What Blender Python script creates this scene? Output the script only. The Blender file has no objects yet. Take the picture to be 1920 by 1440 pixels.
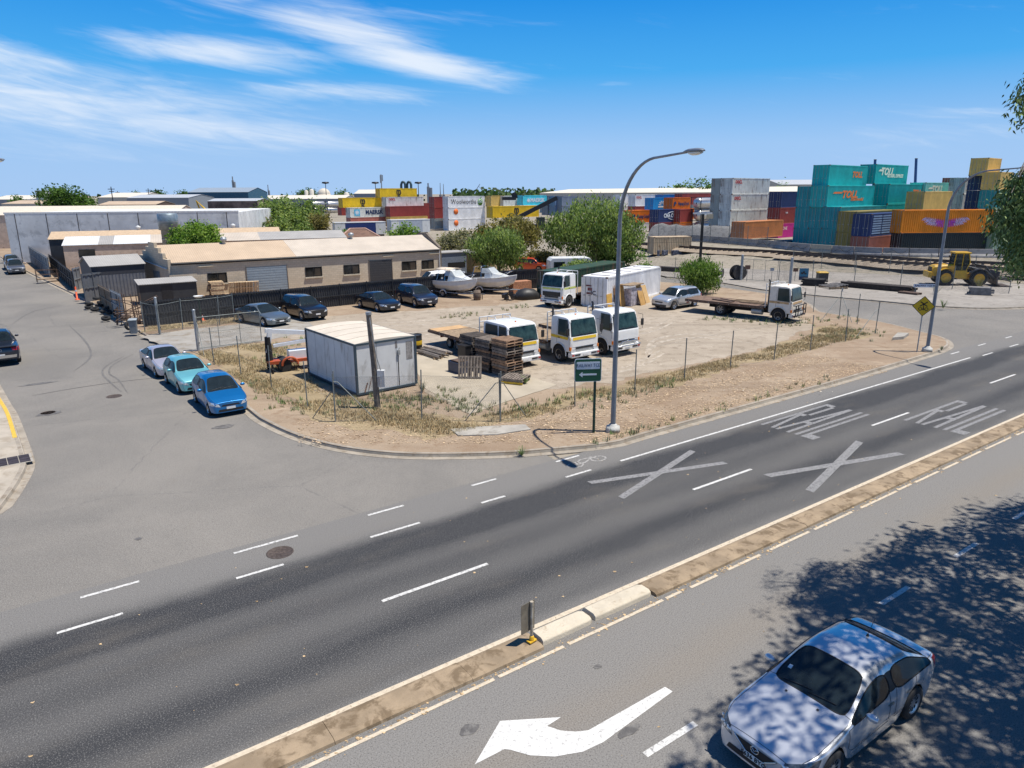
import bpy, bmesh, math, random
from mathutils import Vector, Matrix
from mathutils.bvhtree import BVHTree
S = bpy.context.scene
COL = S.collection
rad = math.radians
# ------------------------------------------------------------------ camera
CAM_H, FPX, HZY, ROLL = 9.4, 1331.0, 362.0, rad(.3)
PITCH = math.atan((720 - HZY) / FPX)
c_f = Vector((0, math.cos(PITCH), -math.sin(PITCH)))
_r0 = Vector((1, 0, 0)); _u0 = _r0.cross(c_f)
c_r = _r0 * math.cos(ROLL) - _u0 * math.sin(ROLL)
c_u = c_r.cross(c_f)
cd = bpy.data.cameras.new('camera'); cam = bpy.data.objects.new('camera', cd); COL.objects.link(cam)
cam.matrix_world = Matrix(((c_r.x, c_u.x, -c_f.x, 0), (c_r.y, c_u.y, -c_f.y, 0), (c_r.z, c_u.z, -c_f.z, CAM_H), (0, 0, 0, 1)))
cd.sensor_width = 36; cd.lens = 36 * FPX / 1920; cd.clip_start = .1; cd.clip_end = 20000
S.camera = cam
def ray(x, y): return c_f + c_r * ((x - 960) / FPX) + c_u * ((720 - y) / FPX)
def G(x, y, z=0.0):
    d = ray(x, y); t = (z - CAM_H) / d.z
    return Vector((0, 0, CAM_H)) + d * t
def A(x, y, Y):
    d = ray(x, y); return Vector((0, 0, CAM_H)) + d * (Y / d.y)
def proj(p):
    v = Vector(p) - Vector((0, 0, CAM_H)); k = v.dot(c_f)
    if k < .1: return None
    return 960 + FPX * v.dot(c_r) / k, 720 - FPX * v.dot(c_u) / k
# ------------------------------------------------------------------ light and sky
S.view_settings.view_transform = 'Standard'; S.view_settings.look = 'None'
S.view_settings.exposure = 0.24; S.view_settings.gamma = 1; S.view_settings.use_curve_mapping = False
SUN_EL = rad(70.5); SUN_AZ = rad(-6)          # direction towards the sun, measured from +X
SUNV = Vector((math.cos(SUN_EL) * math.cos(SUN_AZ), math.cos(SUN_EL) * math.sin(SUN_AZ), math.sin(SUN_EL)))
sl = bpy.data.lights.new('sun', 'SUN'); so = bpy.data.objects.new('sun', sl); COL.objects.link(so)
sl.energy = 5.0; sl.angle = rad(.5); sl.color = (1, .95, .87)
so.rotation_euler = SUNV.to_track_quat('Z', 'Y').to_euler()
W = bpy.data.worlds.new('World'); S.world = W; W.use_nodes = True
nt = W.node_tree; nt.nodes.clear()
class NB:
    """tiny node builder"""
    def __init__(s, tree): s.t = tree
    def n(s, typ, **kw):
        nd = s.t.nodes.new(typ)
        for k, v in kw.items(): setattr(nd, k, v)
        return nd
    def val(s, sock, v):
        if hasattr(v, 'is_linked') or hasattr(v, 'links'): s.t.links.new(v, sock)
        elif v is not None: sock.default_value = v
    def m(s, op, a, b=None, c=None, clamp=False):
        nd = s.n('ShaderNodeMath', operation=op, use_clamp=clamp)
        s.val(nd.inputs[0], a)
        if b is not None: s.val(nd.inputs[1], b)
        if c is not None: s.val(nd.inputs[2], c)
        return nd.outputs[0]
    def ss(s, x, a, b, lo=0., hi=1.):
        nd = s.n('ShaderNodeMapRange', interpolation_type='SMOOTHSTEP')
        s.val(nd.inputs['Value'], x); nd.inputs['From Min'].default_value = a; nd.inputs['From Max'].default_value = b
        nd.inputs['To Min'].default_value = lo; nd.inputs['To Max'].default_value = hi
        return nd.outputs[0]
    def mix(s, f, a, b, mode='MIX'):
        nd = s.n('ShaderNodeMix', data_type='RGBA', blend_type=mode)
        s.val(nd.inputs[0], f)
        for k, v in ((6, a), (7, b)):
            if isinstance(v, (tuple, list)): v = (*v[:3], 1)
            s.val(nd.inputs[k], v)
        return nd.outputs[2]
    def noise(s, vec, scale, detail=4, rough=.55, dist=0., dim='3D'):
        nd = s.n('ShaderNodeTexNoise', noise_dimensions=dim)
        if vec is not None: s.t.links.new(vec, nd.inputs['Vector'])
        nd.inputs['Scale'].default_value = scale; nd.inputs['Detail'].default_value = detail
        nd.inputs['Roughness'].default_value = rough; nd.inputs['Distortion'].default_value = dist
        return nd.outputs['Fac']
    def comb(s, x, y, z=0.):
        nd = s.n('ShaderNodeCombineXYZ')
        for i, v in enumerate((x, y, z)): s.val(nd.inputs[i], v)
        return nd.outputs[0]
    def sep(s, v):
        nd = s.n('ShaderNodeSeparateXYZ'); s.t.links.new(v, nd.inputs[0]); return nd.outputs
    def mapping(s, vec, scale=(1, 1, 1), rot=(0, 0, 0), loc=(0, 0, 0)):
        nd = s.n('ShaderNodeMapping'); s.t.links.new(vec, nd.inputs[0])
        nd.inputs['Scale'].default_value = scale; nd.inputs['Rotation'].default_value = rot; nd.inputs['Location'].default_value = loc
        return nd.outputs[0]
w = NB(nt)
sky = w.n('ShaderNodeTexSky', sky_type='NISHITA', sun_disc=False)
sky.sun_elevation = SUN_EL; sky.sun_rotation = rad(90) - SUN_AZ
sky.altitude = 10; sky.air_density = 1.0; sky.dust_density = .6; sky.ozone_density = 2.5
tc = w.n('ShaderNodeTexCoord'); dx, dy, dz = w.sep(tc.outputs['Generated'])
az = w.m('DIVIDE', dx, w.m('MAXIMUM', w.m('ABSOLUTE', dy), .08))
el = w.m('DIVIDE', dz, w.m('MAXIMUM', w.m('SQRT', w.m('ADD', w.m('MULTIPLY', dx, dx), w.m('MULTIPLY', dy, dy))), .05))
rp = w.n('ShaderNodeValToRGB'); nt.links.new(w.m('MULTIPLY', el, 2.0), rp.inputs[0]); cr_ = rp.color_ramp    # summer-blue air: paler and milkier towards the horizon
for i_, (p_, c_) in enumerate(((0, (.41, .62, .94)), (.12, (.36, .60, .95)), (.3, (.075, .43, .92)), (.52, (.008, .27, .82)), (1, (.012, .10, .36)))):
    e_ = cr_.elements[i_] if i_ < 2 else cr_.elements.new(p_); e_.position = p_; e_.color = (*c_, 1)
air = w.mix(1., rp.outputs[0], (7.7, 7.7, 7.7), 'MULTIPLY')
skc = w.mix(w.ss(el, 1.6, .45, .86, .985), sky.outputs[0], air)
# cirrus: stretched noise inside a few drifting banks
def bank(px, py, rx, ry, slope, amp):
    a0 = (px - 960) / FPX * 1.033; e0 = (HZY - py) / FPX / 1.033 * (1 / math.sqrt(1 + a0 * a0)) + .004
    da = w.m('SUBTRACT', az, a0); de = w.m('SUBTRACT', el, e0)
    de = w.m('SUBTRACT', de, w.m('MULTIPLY', da, slope))
    q = w.m('ADD', w.m('POWER', w.m('ABSOLUTE', w.m('DIVIDE', da, rx)), 2.4), w.m('POWER', w.m('ABSOLUTE', w.m('DIVIDE', de, ry)), 2.4))
    return w.m('MULTIPLY', w.m('POWER', 2.718, w.m('MULTIPLY', q, -1)), amp)
banks = [bank(150, 190, .36, .052, -.05, .70), bank(430, 245, .22, .022, -.06, .72), bank(455, 122, .16, .020, -.04, .85),
         bank(690, 90, .12, .022, -.17, .9), bank(800, 140, .12, .019, -.16, .92), bank(440, 8, .10, .018, -.12, .72),
         bank(640, 190, .16, .014, .0, .55), bank(1700, 258, .16, .022, .02, .40), bank(1140, 178, .03, .004, -.02, .45), bank(560, 40, .2, .03, -.12, .35), bank(90, 120, .2, .022, -.16, .75)]
bk = banks[0]
for b_ in banks[1:]: bk = w.m('MAXIMUM', bk, b_)
st = w.comb(w.m('MULTIPLY', az, 2.6), w.m('MULTIPLY', w.m('ADD', el, w.m('MULTIPLY', az, .09)), 30), 3.1)
n1 = w.noise(st, 1.0, 9, .62, .7)
st2 = w.comb(w.m('MULTIPLY', az, 9), w.m('MULTIPLY', w.m('ADD', el, w.m('MULTIPLY', az, .14)), 75), 7.7)
n2 = w.noise(st2, 1.0, 6, .6, 1.1)
nn = w.m('ADD', w.m('MULTIPLY', n1, .62), w.m('MULTIPLY', n2, .38))
cl = w.ss(w.m('ADD', nn, w.m('MULTIPLY', bk, .58)), .57, 1.17)
cl = w.m('MULTIPLY', cl, w.ss(el, .012, .06))
skc = w.mix(w.m('MULTIPLY', cl, .80), skc, (7.6, 7.9, 8.3))
bg = w.n('ShaderNodeBackground'); nt.links.new(skc, bg.inputs[0]); bg.inputs[1].default_value = .105
wo = w.n('ShaderNodeOutputWorld'); nt.links.new(bg.outputs[0], wo.inputs[0])

# ------------------------------------------------------------------ materials
def srgb(r, g, b):
    return tuple(((c / 255) / 12.92 if c / 255 < .04045 else ((c / 255 + .055) / 1.055) ** 2.4) for c in (r, g, b))
_M = {}
def mat(name, col, rough=.6, metal=0., var=.12, scale=3., bump=0., bscale=20., coat=0., spec=.5, dirt=None, streak=0., col2=None):
    """procedural surface: base colour broken up by noise, optional bump, coat and weathering"""
    if name in _M: return _M[name]
    m = bpy.data.materials.new(name); m.use_nodes = True; t = m.node_tree; b = NB(t)
    p = t.nodes['Principled BSDF']
    o = b.n('ShaderNodeTexCoord').outputs['Object']
    n = b.noise(o, scale, 6, .6)
    lo = tuple(c * (1 - var) for c in col); hi = tuple(min(1, c * (1 + var)) for c in (col2 or col))
    c = b.mix(b.ss(n, .3, .7), lo, hi)
    if dirt:
        n2 = b.noise(b.mapping(o, (1, 1, .25 if streak else 1)), scale * 1.9, 8, .65, .4)
        c = b.mix(b.ss(n2, dirt[1], dirt[1] + .16, 0, dirt[2] if len(dirt) > 2 else .8), c, dirt[0])
    t.links.new(c, p.inputs['Base Color'])
    p.inputs['Roughness'].default_value = rough; p.inputs['Metallic'].default_value = metal
    p.inputs['Specular IOR Level'].default_value = spec
    if coat: p.inputs['Coat Weight'].default_value = coat; p.inputs['Coat Roughness'].default_value = .04
    if bump:
        bn = b.n('ShaderNodeBump'); bn.inputs['Strength'].default_value = bump; bn.inputs['Distance'].default_value = .02
        t.links.new(b.noise(o, bscale, 6, .65), bn.inputs['Height']); t.links.new(bn.outputs[0], p.inputs['Normal'])
    _M[name] = m; return m
def paint(name, col, metal=.25, rough=.32): return mat(name, col, rough, metal, var=.04, scale=1.3, coat=.8)
# ------------------------------------------------------------------ mesh builder
class MB:
    def __init__(s): s.v = []; s.f = []; s.mi = []; s.sm = []; s.k = 0
    def add(s, vs, fs, smooth=False):
        o = len(s.v); s.v += [tuple(v) for v in vs]
        for f in fs: s.f.append([o + i for i in f]); s.mi.append(s.k); s.sm.append(smooth)
        return s
    def box(s, x0, x1, y0, y1, z0, z1):
        v = [(x, y, z) for z in (z0, z1) for y in (y0, y1) for x in (x0, x1)]
        return s.add(v, [(0, 2, 3, 1), (4, 5, 7, 6), (0, 1, 5, 4), (2, 6, 7, 3), (0, 4, 6, 2), (1, 3, 7, 5)])
    def cbox(s, c, d, rz=0., ry=0.):
        R = Matrix.Rotation(rz, 3, 'Z') @ Matrix.Rotation(ry, 3, 'Y')
        v = [Vector(c) + R @ Vector((x * d[0] / 2, y * d[1] / 2, z * d[2] / 2)) for z in (-1, 1) for y in (-1, 1) for x in (-1, 1)]
        return s.add(v, [(0, 2, 3, 1), (4, 5, 7, 6), (0, 1, 5, 4), (2, 6, 7, 3), (0, 4, 6, 2), (1, 3, 7, 5)])
    def quad(s, a, b, c, d): return s.add([a, b, c, d], [(0, 1, 2, 3)])
    def poly(s, pts): return s.add(pts, [tuple(range(len(pts)))])
    def prism(s, pts, z0, z1):
        n = len(pts); v = [(p[0], p[1], z0) for p in pts] + [(p[0], p[1], z1) for p in pts]
        return s.add(v, [tuple(range(n - 1, -1, -1)), tuple(range(n, 2 * n))] + [(i, (i + 1) % n, n + (i + 1) % n, n + i) for i in range(n)])
    def prismy(s, pts, y0, y1):
        """profile in x,z pushed along y"""
        n = len(pts); v = [(p[0], y0, p[1]) for p in pts] + [(p[0], y1, p[1]) for p in pts]
        return s.add(v, [tuple(range(n)), tuple(range(2 * n - 1, n - 1, -1))] + [(i, n + i, n + (i + 1) % n, (i + 1) % n) for i in range(n)])
    def tube(s, pts, r, n=6, caps=True, smooth=True):
        pts = [Vector(p) for p in pts]; rs = r if isinstance(r, (list, tuple)) else [r] * len(pts)
        rings = []; up = None
        for i, p in enumerate(pts):
            d = (pts[min(i + 1, len(pts) - 1)] - pts[max(i - 1, 0)])
            d = d.normalized() if d.length > 1e-9 else Vector((0, 0, 1))
            if up is None: up = d.orthogonal().normalized()
            up = (up - d * up.dot(d)); up = up.normalized() if up.length > 1e-6 else d.orthogonal().normalized()
            sd = d.cross(up)
            rings.append([p + (up * math.cos(2 * math.pi * k / n) + sd * math.sin(2 * math.pi * k / n)) * rs[i] for k in range(n)])
        v = [q for R in rings for q in R]; f = []
        for i in range(len(rings) - 1):
            for k in range(n): f.append((i * n + k, i * n + (k + 1) % n, (i + 1) * n + (k + 1) % n, (i + 1) * n + k))
        s.add(v, f, smooth)
        if caps: s.add(rings[0], [tuple(range(n - 1, -1, -1))]); s.add(rings[-1], [tuple(range(n))])
        return s
    def cyl(s, p0, p1, r0, r1=None, n=12, caps=True): return s.tube([p0, p1], [r0, r0 if r1 is None else r1], n, caps)
    def lathe(s, prof, n=16, axis='Z', c=(0, 0, 0), smooth=True):
        v = []; m = len(prof)
        for k in range(n):
            a = 2 * math.pi * k / n; ca, sa = math.cos(a), math.sin(a)
            for r, h in prof:
                if axis == 'Z': q = (r * ca, r * sa, h)
                elif axis == 'Y': q = (r * ca, h, r * sa)
                else: q = (h, r * ca, r * sa)
                v.append((q[0] + c[0], q[1] + c[1], q[2] + c[2]))
        f = [(k * m + i, ((k + 1) % n) * m + i, ((k + 1) % n) * m + i + 1, k * m + i + 1) for k in range(n) for i in range(m - 1)]
        return s.add(v, f, smooth)
    def loft(s, rings, caps=True, closed=True, smooth=True):
        n = len(rings[0]); v = [q for R in rings for q in R]; f = []
        for i in range(len(rings) - 1):
            for k in range(n if closed else n - 1): f.append((i * n + k, i * n + (k + 1) % n, (i + 1) * n + (k + 1) % n, (i + 1) * n + k))
        s.add(v, f, smooth)
        if caps: s.add(rings[0], [tuple(range(n - 1, -1, -1))]); s.add(rings[-1], [tuple(range(n))])
        return s
    def mesh(s, name, mats):
        me = bpy.data.meshes.new(name); me.from_pydata(s.v, [], s.f)
        for m in (mats if isinstance(mats, (list, tuple)) else [mats]): me.materials.append(m)
        me.polygons.foreach_set('material_index', s.mi); me.polygons.foreach_set('use_smooth', s.sm)
        me.update(); return me
    def build(s, name, mats, parent=None, fix=True):
        me = s.mesh(name, mats)
        if fix and len(s.f) < 6000:
            bm = bmesh.new(); bm.from_mesh(me); bmesh.ops.recalc_face_normals(bm, faces=bm.faces); bm.to_mesh(me); bm.free()
        return link(name, me, parent)
def link(name, me, parent=None):
    o = bpy.data.objects.new(name, me); COL.objects.link(o)
    if parent is not None: o.parent = parent
    return o
def bevel(o, w, seg=2, ang=35):
    m = o.modifiers.new('bevel', 'BEVEL'); m.width = w; m.segments = seg; m.limit_method = 'ANGLE'; m.angle_limit = rad(ang); return o
def tag(o, label=None, cat=None, group=None, kind=None):
    if label: o['label'] = label
    if cat: o['category'] = cat
    if group: o['group'] = group
    if kind: o['kind'] = kind
    return o
def thing(name, label, cat, loc=(0, 0, 0), rz=0., group=None):
    o = bpy.data.objects.new(name, None); COL.objects.link(o); o.empty_display_size = .3
    o.location = loc; o.rotation_euler = (0, 0, rz); return tag(o, label, cat, group)
def copy_tree(o, parent=None):
    c = o.copy(); COL.objects.link(c)
    if parent is not None: c.parent = parent
    for ch in [k for k in o.children]: copy_tree(ch, c)
    return c
def dup(root, loc, rz, label, group=None):
    c = copy_tree(root); c.location = loc; c.rotation_euler = (0, 0, rz); c['label'] = label
    if group: c['group'] = group
    return c
def struct(o): o['kind'] = 'structure'; return o
def ev_mesh(o):
    dg = bpy.context.evaluated_depsgraph_get(); e = o.evaluated_get(dg); return bpy.data.meshes.new_from_object(e, depsgraph=dg)
def text_mesh(txt, size, m, parent, name='lettering', shear=0., extrude=.004, xscale=1., bold=0.):
    """flat lettering, lying in local x,z facing -y, centred on the origin"""
    cu = bpy.data.curves.new(name, 'FONT'); cu.body = txt; cu.size = size; cu.align_x = 'CENTER'; cu.align_y = 'CENTER'
    cu.extrude = extrude; cu.shear = shear; cu.offset = bold; cu.resolution_u = 2
    t = bpy.data.objects.new(name, cu); COL.objects.link(t)
    me = ev_mesh(t); bpy.data.objects.remove(t)
    me.transform(Matrix.Rotation(rad(90), 4, 'X') @ Matrix.Diagonal((xscale, 1, 1, 1)))
    me.materials.clear(); me.materials.append(m)
    return link(name, me, parent)
RN = random.Random(7)
# ------------------------------------------------------------------ road frame
RO = Vector((.26, 13.67, 0)); RA = rad(35.4)
RU = Vector((math.cos(RA), math.sin(RA), 0)); RV = Vector((-RU.y, RU.x, 0))
def R(u, v, z=0.): return RO + RU * u + RV * v + Vector((0, 0, z))
# ------------------------------------------------------------------ ground materials
def ground_mat(name, build, rough=.9, bumpv=None):
    m = bpy.data.materials.new(name); m.use_nodes = True; b = NB(m.node_tree); p = m.node_tree.nodes['Principled BSDF']
    o = b.n('ShaderNodeTexCoord').outputs['Object']
    c, h = build(b, o)
    m.node_tree.links.new(c, p.inputs['Base Color']); p.inputs['Roughness'].default_value = rough; p.inputs['Specular IOR Level'].default_value = .25
    if h is not None:
        bn = b.n('ShaderNodeBump'); bn.inputs['Strength'].default_value = bumpv or .4; bn.inputs['Distance'].default_value = .03
        m.node_tree.links.new(h, bn.inputs['Height']); m.node_tree.links.new(bn.outputs[0], p.inputs['Normal'])
    return m
def bump_gauss(b, v, c, wd, amp):
    d = b.m('DIVIDE', b.m('SUBTRACT', v, c), wd)
    return b.m('MULTIPLY', b.m('POWER', 2.718, b.m('MULTIPLY', b.m('MULTIPLY', d, d), -1)), amp)
def main_asphalt(b, o):      # object space of the carriageway is the road frame: x along, y across
    x, y, z = b.sep(o)
    big = b.noise(b.mapping(o, (.06, .5, 1)), 1.0, 5, .6)
    wob = b.noise(b.mapping(o, (.12, .22, 1)), 1.0, 8, .68)
    vv = b.m('ADD', y, b.m('MULTIPLY', b.m('SUBTRACT', wob, .5), 1.5))
    dark = b.m('ADD', bump_gauss(b, vv, 5.35, .75, 1.0), bump_gauss(b, vv, 3.7, .7, .42))
    dark = b.m('ADD', dark, bump_gauss(b, vv, 1.9, .75, .62))
    dark = b.m('ADD', dark, bump_gauss(b, vv, .5, .5, .25))
    lanes = b.m('MULTIPLY', b.ss(vv, .0, .6), b.ss(vv, 6.5, 5.9))
    lanes = b.m('MULTIPLY', lanes, .34)
    k = b.m('ADD', b.m('MULTIPLY', dark, b.ss(big, .2, .6, .66, 1.1)), lanes, clamp=True)
    c = b.mix(k, (.180, .172, .160), (.036, .037, .040))
    near = b.ss(y, -.7, -1.0)                       # the nearer carriageway is paler and browner
    trk = b.m('ADD', bump_gauss(b, vv, -2.6, .55, .55), bump_gauss(b, vv, -5.4, .6, .4))
    c = b.mix(near, c, b.mix(trk, (.205, .195, .180), (.225, .196, .160)))
    spk = b.noise(o, 34, 3, .8); c = b.mix(b.m('MULTIPLY', b.ss(spk, .53, .64), .5), c, (.31, .30, .28)); c = b.mix(b.m('MULTIPLY', b.ss(spk, .47, .36), .58), c, (.03, .03, .032))
    blot = b.noise(o, 1.7, 7, .7, .5); c = b.mix(b.ss(blot, .64, .74, 0, .35), c, (.08, .077, .072))
    c = b.mix(b.ss(b.noise(b.mapping(o, (.3, 1, 1)), .7, 5), .5, .75, 0, .22), c, (.2, .175, .14))
    return c, spk
M_MAIN = ground_mat('worn_asphalt', main_asphalt, .86, .35)
def side_asphalt(b, o):
    n = b.noise(o, .14, 6, .62, .4); n2 = b.noise(o, .9, 7, .68, .2)
    c = b.mix(b.ss(n, .32, .68), (.172, .161, .145), (.232, .214, .188))
    c = b.mix(b.ss(n2, .55, .75, 0, .4), c, (.20, .178, .152))
    c = b.mix(b.ss(b.noise(o, .5, 8, .7, 1.5), .62, .74, 0, .35), c, (.095, .092, .088))
    spk = b.noise(o, 34, 3, .8); c = b.mix(b.m('MULTIPLY', b.ss(spk, .53, .64), .6), c, (.32, .31, .285)); c = b.mix(b.m('MULTIPLY', b.ss(spk, .47, .36), .62), c, (.055, .054, .052))
    cr = b.n('ShaderNodeTexVoronoi', feature='DISTANCE_TO_EDGE'); cr.inputs['Scale'].default_value = .10
    wv = b.n('ShaderNodeVectorMath', operation='ADD'); b.t.links.new(b.mapping(o, (1, 1, 1), (0, 0, .4)), wv.inputs[0]); b.t.links.new(b.comb(n2, n, 0.), wv.inputs[1]); b.t.links.new(wv.outputs[0], cr.inputs['Vector'])
    c = b.mix(b.m('MULTIPLY', b.ss(cr.outputs['Distance'], .005, .001, 0, .35), b.ss(n2, .4, .6)), c, (.09, .09, .09))
    return c, spk
M_SIDE = ground_mat('pale_asphalt', side_asphalt, .88, .3)
def dirt_mix(c1, c2, c3, litter=.35):
    def f(b, o):
        n = b.noise(o, .23, 7, .62, .3); n2 = b.noise(o, 1.6, 8, .7, .4); n3 = b.noise(o, 14, 4, .75)
        c = b.mix(b.ss(n, .32, .68), c1, c2)
        c = b.mix(b.ss(n2, .50, .66, 0, .85), c, tuple(k * .86 for k in c3)); c = b.mix(b.ss(b.noise(o, .5, 7, .7, .8), .57, .68, 0, .5), c, tuple(min(.7, k * 1.28) for k in c2))
        c = b.mix(b.ss(n3, .60, .68, 0, litter), c, (.52, .43, .31)); c = b.mix(b.ss(n3, .40, .30, 0, .5), c, tuple(k * .45 for k in c1))
        tr = b.noise(b.mapping(o, (.06, .8, 1), (0, 0, -RA)), .9, 6, .65, .6)
        c = b.mix(b.ss(tr, .50, .68, 0, .5), c, tuple(k * .68 for k in c1))
        return c, b.m('ADD', n3, n2)
    return f
M_VERGE = ground_mat('verge_dirt', dirt_mix((.275, .20, .135), (.355, .275, .195), (.29, .20, .128), .5), .95, .7)
M_YARD = ground_mat('yard_gravel', dirt_mix((.325, .27, .205), (.395, .335, .262), (.275, .225, .168), .3), .95, .5)
M_DRY = ground_mat('dry_grass_ground', dirt_mix((.30, .23, .135), (.355, .28, .17), (.235, .175, .11), .5), .95, .8)
M_FAR = ground_mat('far_ground', dirt_mix((.27, .235, .185), (.33, .29, .23), (.16, .16, .10), .2), .95, .4)
M_BALL = ground_mat('ballast_stone', dirt_mix((.34, .27, .195), (.40, .33, .245), (.27, .21, .15), .6), .95, 1.)
M_CONC = mat('aged_concrete', (.36, .335, .29), .85, var=.16, scale=1.2, bump=.25, dirt=((.20, .17, .13), .52, .7))
M_KERB = mat('kerb_concrete', (.315, .275, .22), .85, var=.18, scale=1.6, bump=.25, dirt=((.21, .165, .115), .5, .8))
M_SAND = mat('median_concrete', (.30, .225, .145), .9, var=.22, scale=1.3, bump=.35, dirt=((.15, .105, .06), .47, .9))
def worn_paint(name, col, wear=.5, amt=.85, under=(.10, .10, .10)):
    return mat(name, col, .75, var=.12, scale=7, dirt=(under, wear, amt))
M_LINE = worn_paint('road_paint', (.58, .57, .54), .50, .8, (.13, .125, .12))
M_LINE2 = worn_paint('old_road_paint', (.40, .38, .35), .42, .9, (.17, .165, .155))
M_LINE3 = worn_paint('ghost_road_paint', (.24, .235, .23), .47, .8, (.085, .085, .085))
M_CREAM = worn_paint('cream_edge_paint', (.56, .475, .355), .52, .8, (.30, .24, .16))
M_YEL = worn_paint('yellow_kerb_paint', (.62, .40, .05), .55, .8, (.3, .26, .18))
def sm(t): t = max(0, min(1, t)); return t * t * (3 - 2 * t)
RAIL_PX = ((1150, 128), (1284, 109), (1440, 99), (1540, 93), (1640, 89.5), (1760, 84), (1902, 79.5), (2050, 74))
RAIL_L = [(A(px_, 470, Y_).x, Y_) for px_, Y_ in RAIL_PX]
def TZ(x, y):
    ry = RAIL_L[-1][1] - (x - RAIL_L[-1][0]) * .35 if x > RAIL_L[-1][0] else RAIL_L[0][1]
    for (a, ya), (b, yb) in zip(RAIL_L[:-1], RAIL_L[1:]):
        if a <= x <= b: ry = ya + (yb - ya) * (x - a) / (b - a)
    s = y - ry
    return (1.0 * sm((s + 10) / 8) + .5 * sm((s + 1) / 5)) * sm((x - 4) / 24)
# terrain: one sheet to the horizon, with the low railway embankment in it
def axis(a, b, st, far):
    r = [a + i * st for i in range(int((b - a) / st) + 1)]
    e = st; lo = [a]; hi = [r[-1]]
    while hi[-1] < far: e *= 1.5; hi.append(hi[-1] + e); lo.append(lo[-1] - e)
    return list(reversed(lo[1:])) + r + hi[1:]
xs = axis(-60, 120, 3, 9000); ys = axis(60, 200, 3, 9000)
mb = MB()
vs = [(x, y, TZ(x, y) - .04) for y in ys for x in xs]; nx = len(xs)
mb.add(vs, [(j * nx + i, j * nx + i + 1, (j + 1) * nx + i + 1, (j + 1) * nx + i) for j in range(len(ys) - 1) for i in range(nx - 1)], True)
struct(mb.build('terrain', M_FAR, fix=False))
# carriageways (local frame = road frame)
def road_obj(name, m, pts, z):
    o = MB().poly([(p[0], p[1], z) for p in pts]).build(name, m, fix=False)
    return struct(o)
o = road_obj('main_road', M_MAIN, [(-70, -13), (160, -13), (160, 7.9), (-70, 7.9)], 0.0); o.location = RO; o.rotation_euler = (0, 0, RA)
KR = [(-11.9, 30.57), (-18.54, 40.0), (-27.55, 50.9), (-38.17, 64.0), (-60.4, 89.6), (-95, 130.5)]     # side street, near-yard kerb
ss_l = [(p[0] - 6.6, p[1] - 5.6) for p in KR]
road_obj('side_street', M_SIDE, [R(-40, 6)[:2], R(7, 6)[:2], (0, 27)] + KR + [(-110, 120), (-70, 76), (-45, 47), (-34, 34)], -.004)
road_obj('back_street', M_SIDE, [R(22, 7)[:2], R(75, 7)[:2], (60, 80), (38, 80), (14, 96), (4, 88), (12, 74), (20, 66), (24, 52), (23, 41)], -.008)
# islands: raised verge with kerb and gutter
def arc_pts(pts, n=5):
    """Catmull-Rom through the points"""
    P = [Vector((p[0], p[1], 0)) for p in pts]; out = []
    for i in range(len(P) - 1):
        a, b, c, d = P[max(i - 1, 0)], P[i], P[i + 1], P[min(i + 2, len(P) - 1)]
        for k in range(n):
            t = k / n
            out.append(.5 * ((2 * b) + (c - a) * t + (2 * a - 5 * b + 4 * c - d) * t * t + (3 * b - a - 3 * c + d) * t ** 3))
    out.append(P[-1]); return out
def kerb(name, line, side, z=.13, wk=.15, wg=.27, m=None):
    """extrude a kerb+gutter section along a line; side=+1: gutter on the right of the line's direction"""
    mb = MB(); rings = []
    for i, p in enumerate(line):
        d = (line[min(i + 1, len(line) - 1)] - line[max(i - 1, 0)]).normalized(); nrm = Vector((d.y, -d.x, 0)) * side
        rings.append([p + nrm * q + Vector((0, 0, h)) for q, h in ((-wk, -.05), (-wk, z + .006), (-.03, z + .006), (.0, z - .02), (.03, .018), (wg, .008), (wg, -.05))])
    mb.loft(rings, caps=True, closed=True, smooth=False)
    return struct(mb.build(name, m or M_KERB))
gp = lambda l: [G(*p) for p in l]
corner = arc_pts([KR[5], KR[4], KR[3], KR[2], KR[1], KR[0]] + gp([(500, 795), (560, 822), (640, 843), (740, 855), (840, 857), (950, 854), (1040, 847), (1150, 835)]) + [R(12, 7.78), R(22, 7.8), R(26.5, 7.82)] + gp([(1735, 669), (1768, 657), (1779, 648), (1770, 637), (1735, 627), (1650, 606), (1560, 591), (1532, 585)]) + [(25.6, 62.), (24, 67), (19.5, 73.5), (12, 80), (4, 92)])
kerb('yard_kerb', corner, 1)
isl = [p.copy() for p in corner]
o = MB().poly([(p.x, p.y, .13) for p in isl] + [(-20, 118, .13), (-62, 160, .13)]).build('verge', M_VERGE, fix=False); struct(o)
def rough(P, amp=.22, seed=1, st_=.45):
    """ragged outline: worn edges between gravel, dirt and grass"""
    r_ = random.Random(seed); out = []; n = len(P); off = 0
    for i in range(n):
        a, b = P[i], P[(i + 1) % n]; d = b - a; l = d.length; k = max(1, int(l / st_)); nn = Vector((-d.y, d.x, 0)).normalized()
        for j in range(k): off = off * .7 + r_.gauss(0, amp * .6); out.append(a + d * (j / k) + nn * off)
    return out
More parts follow.
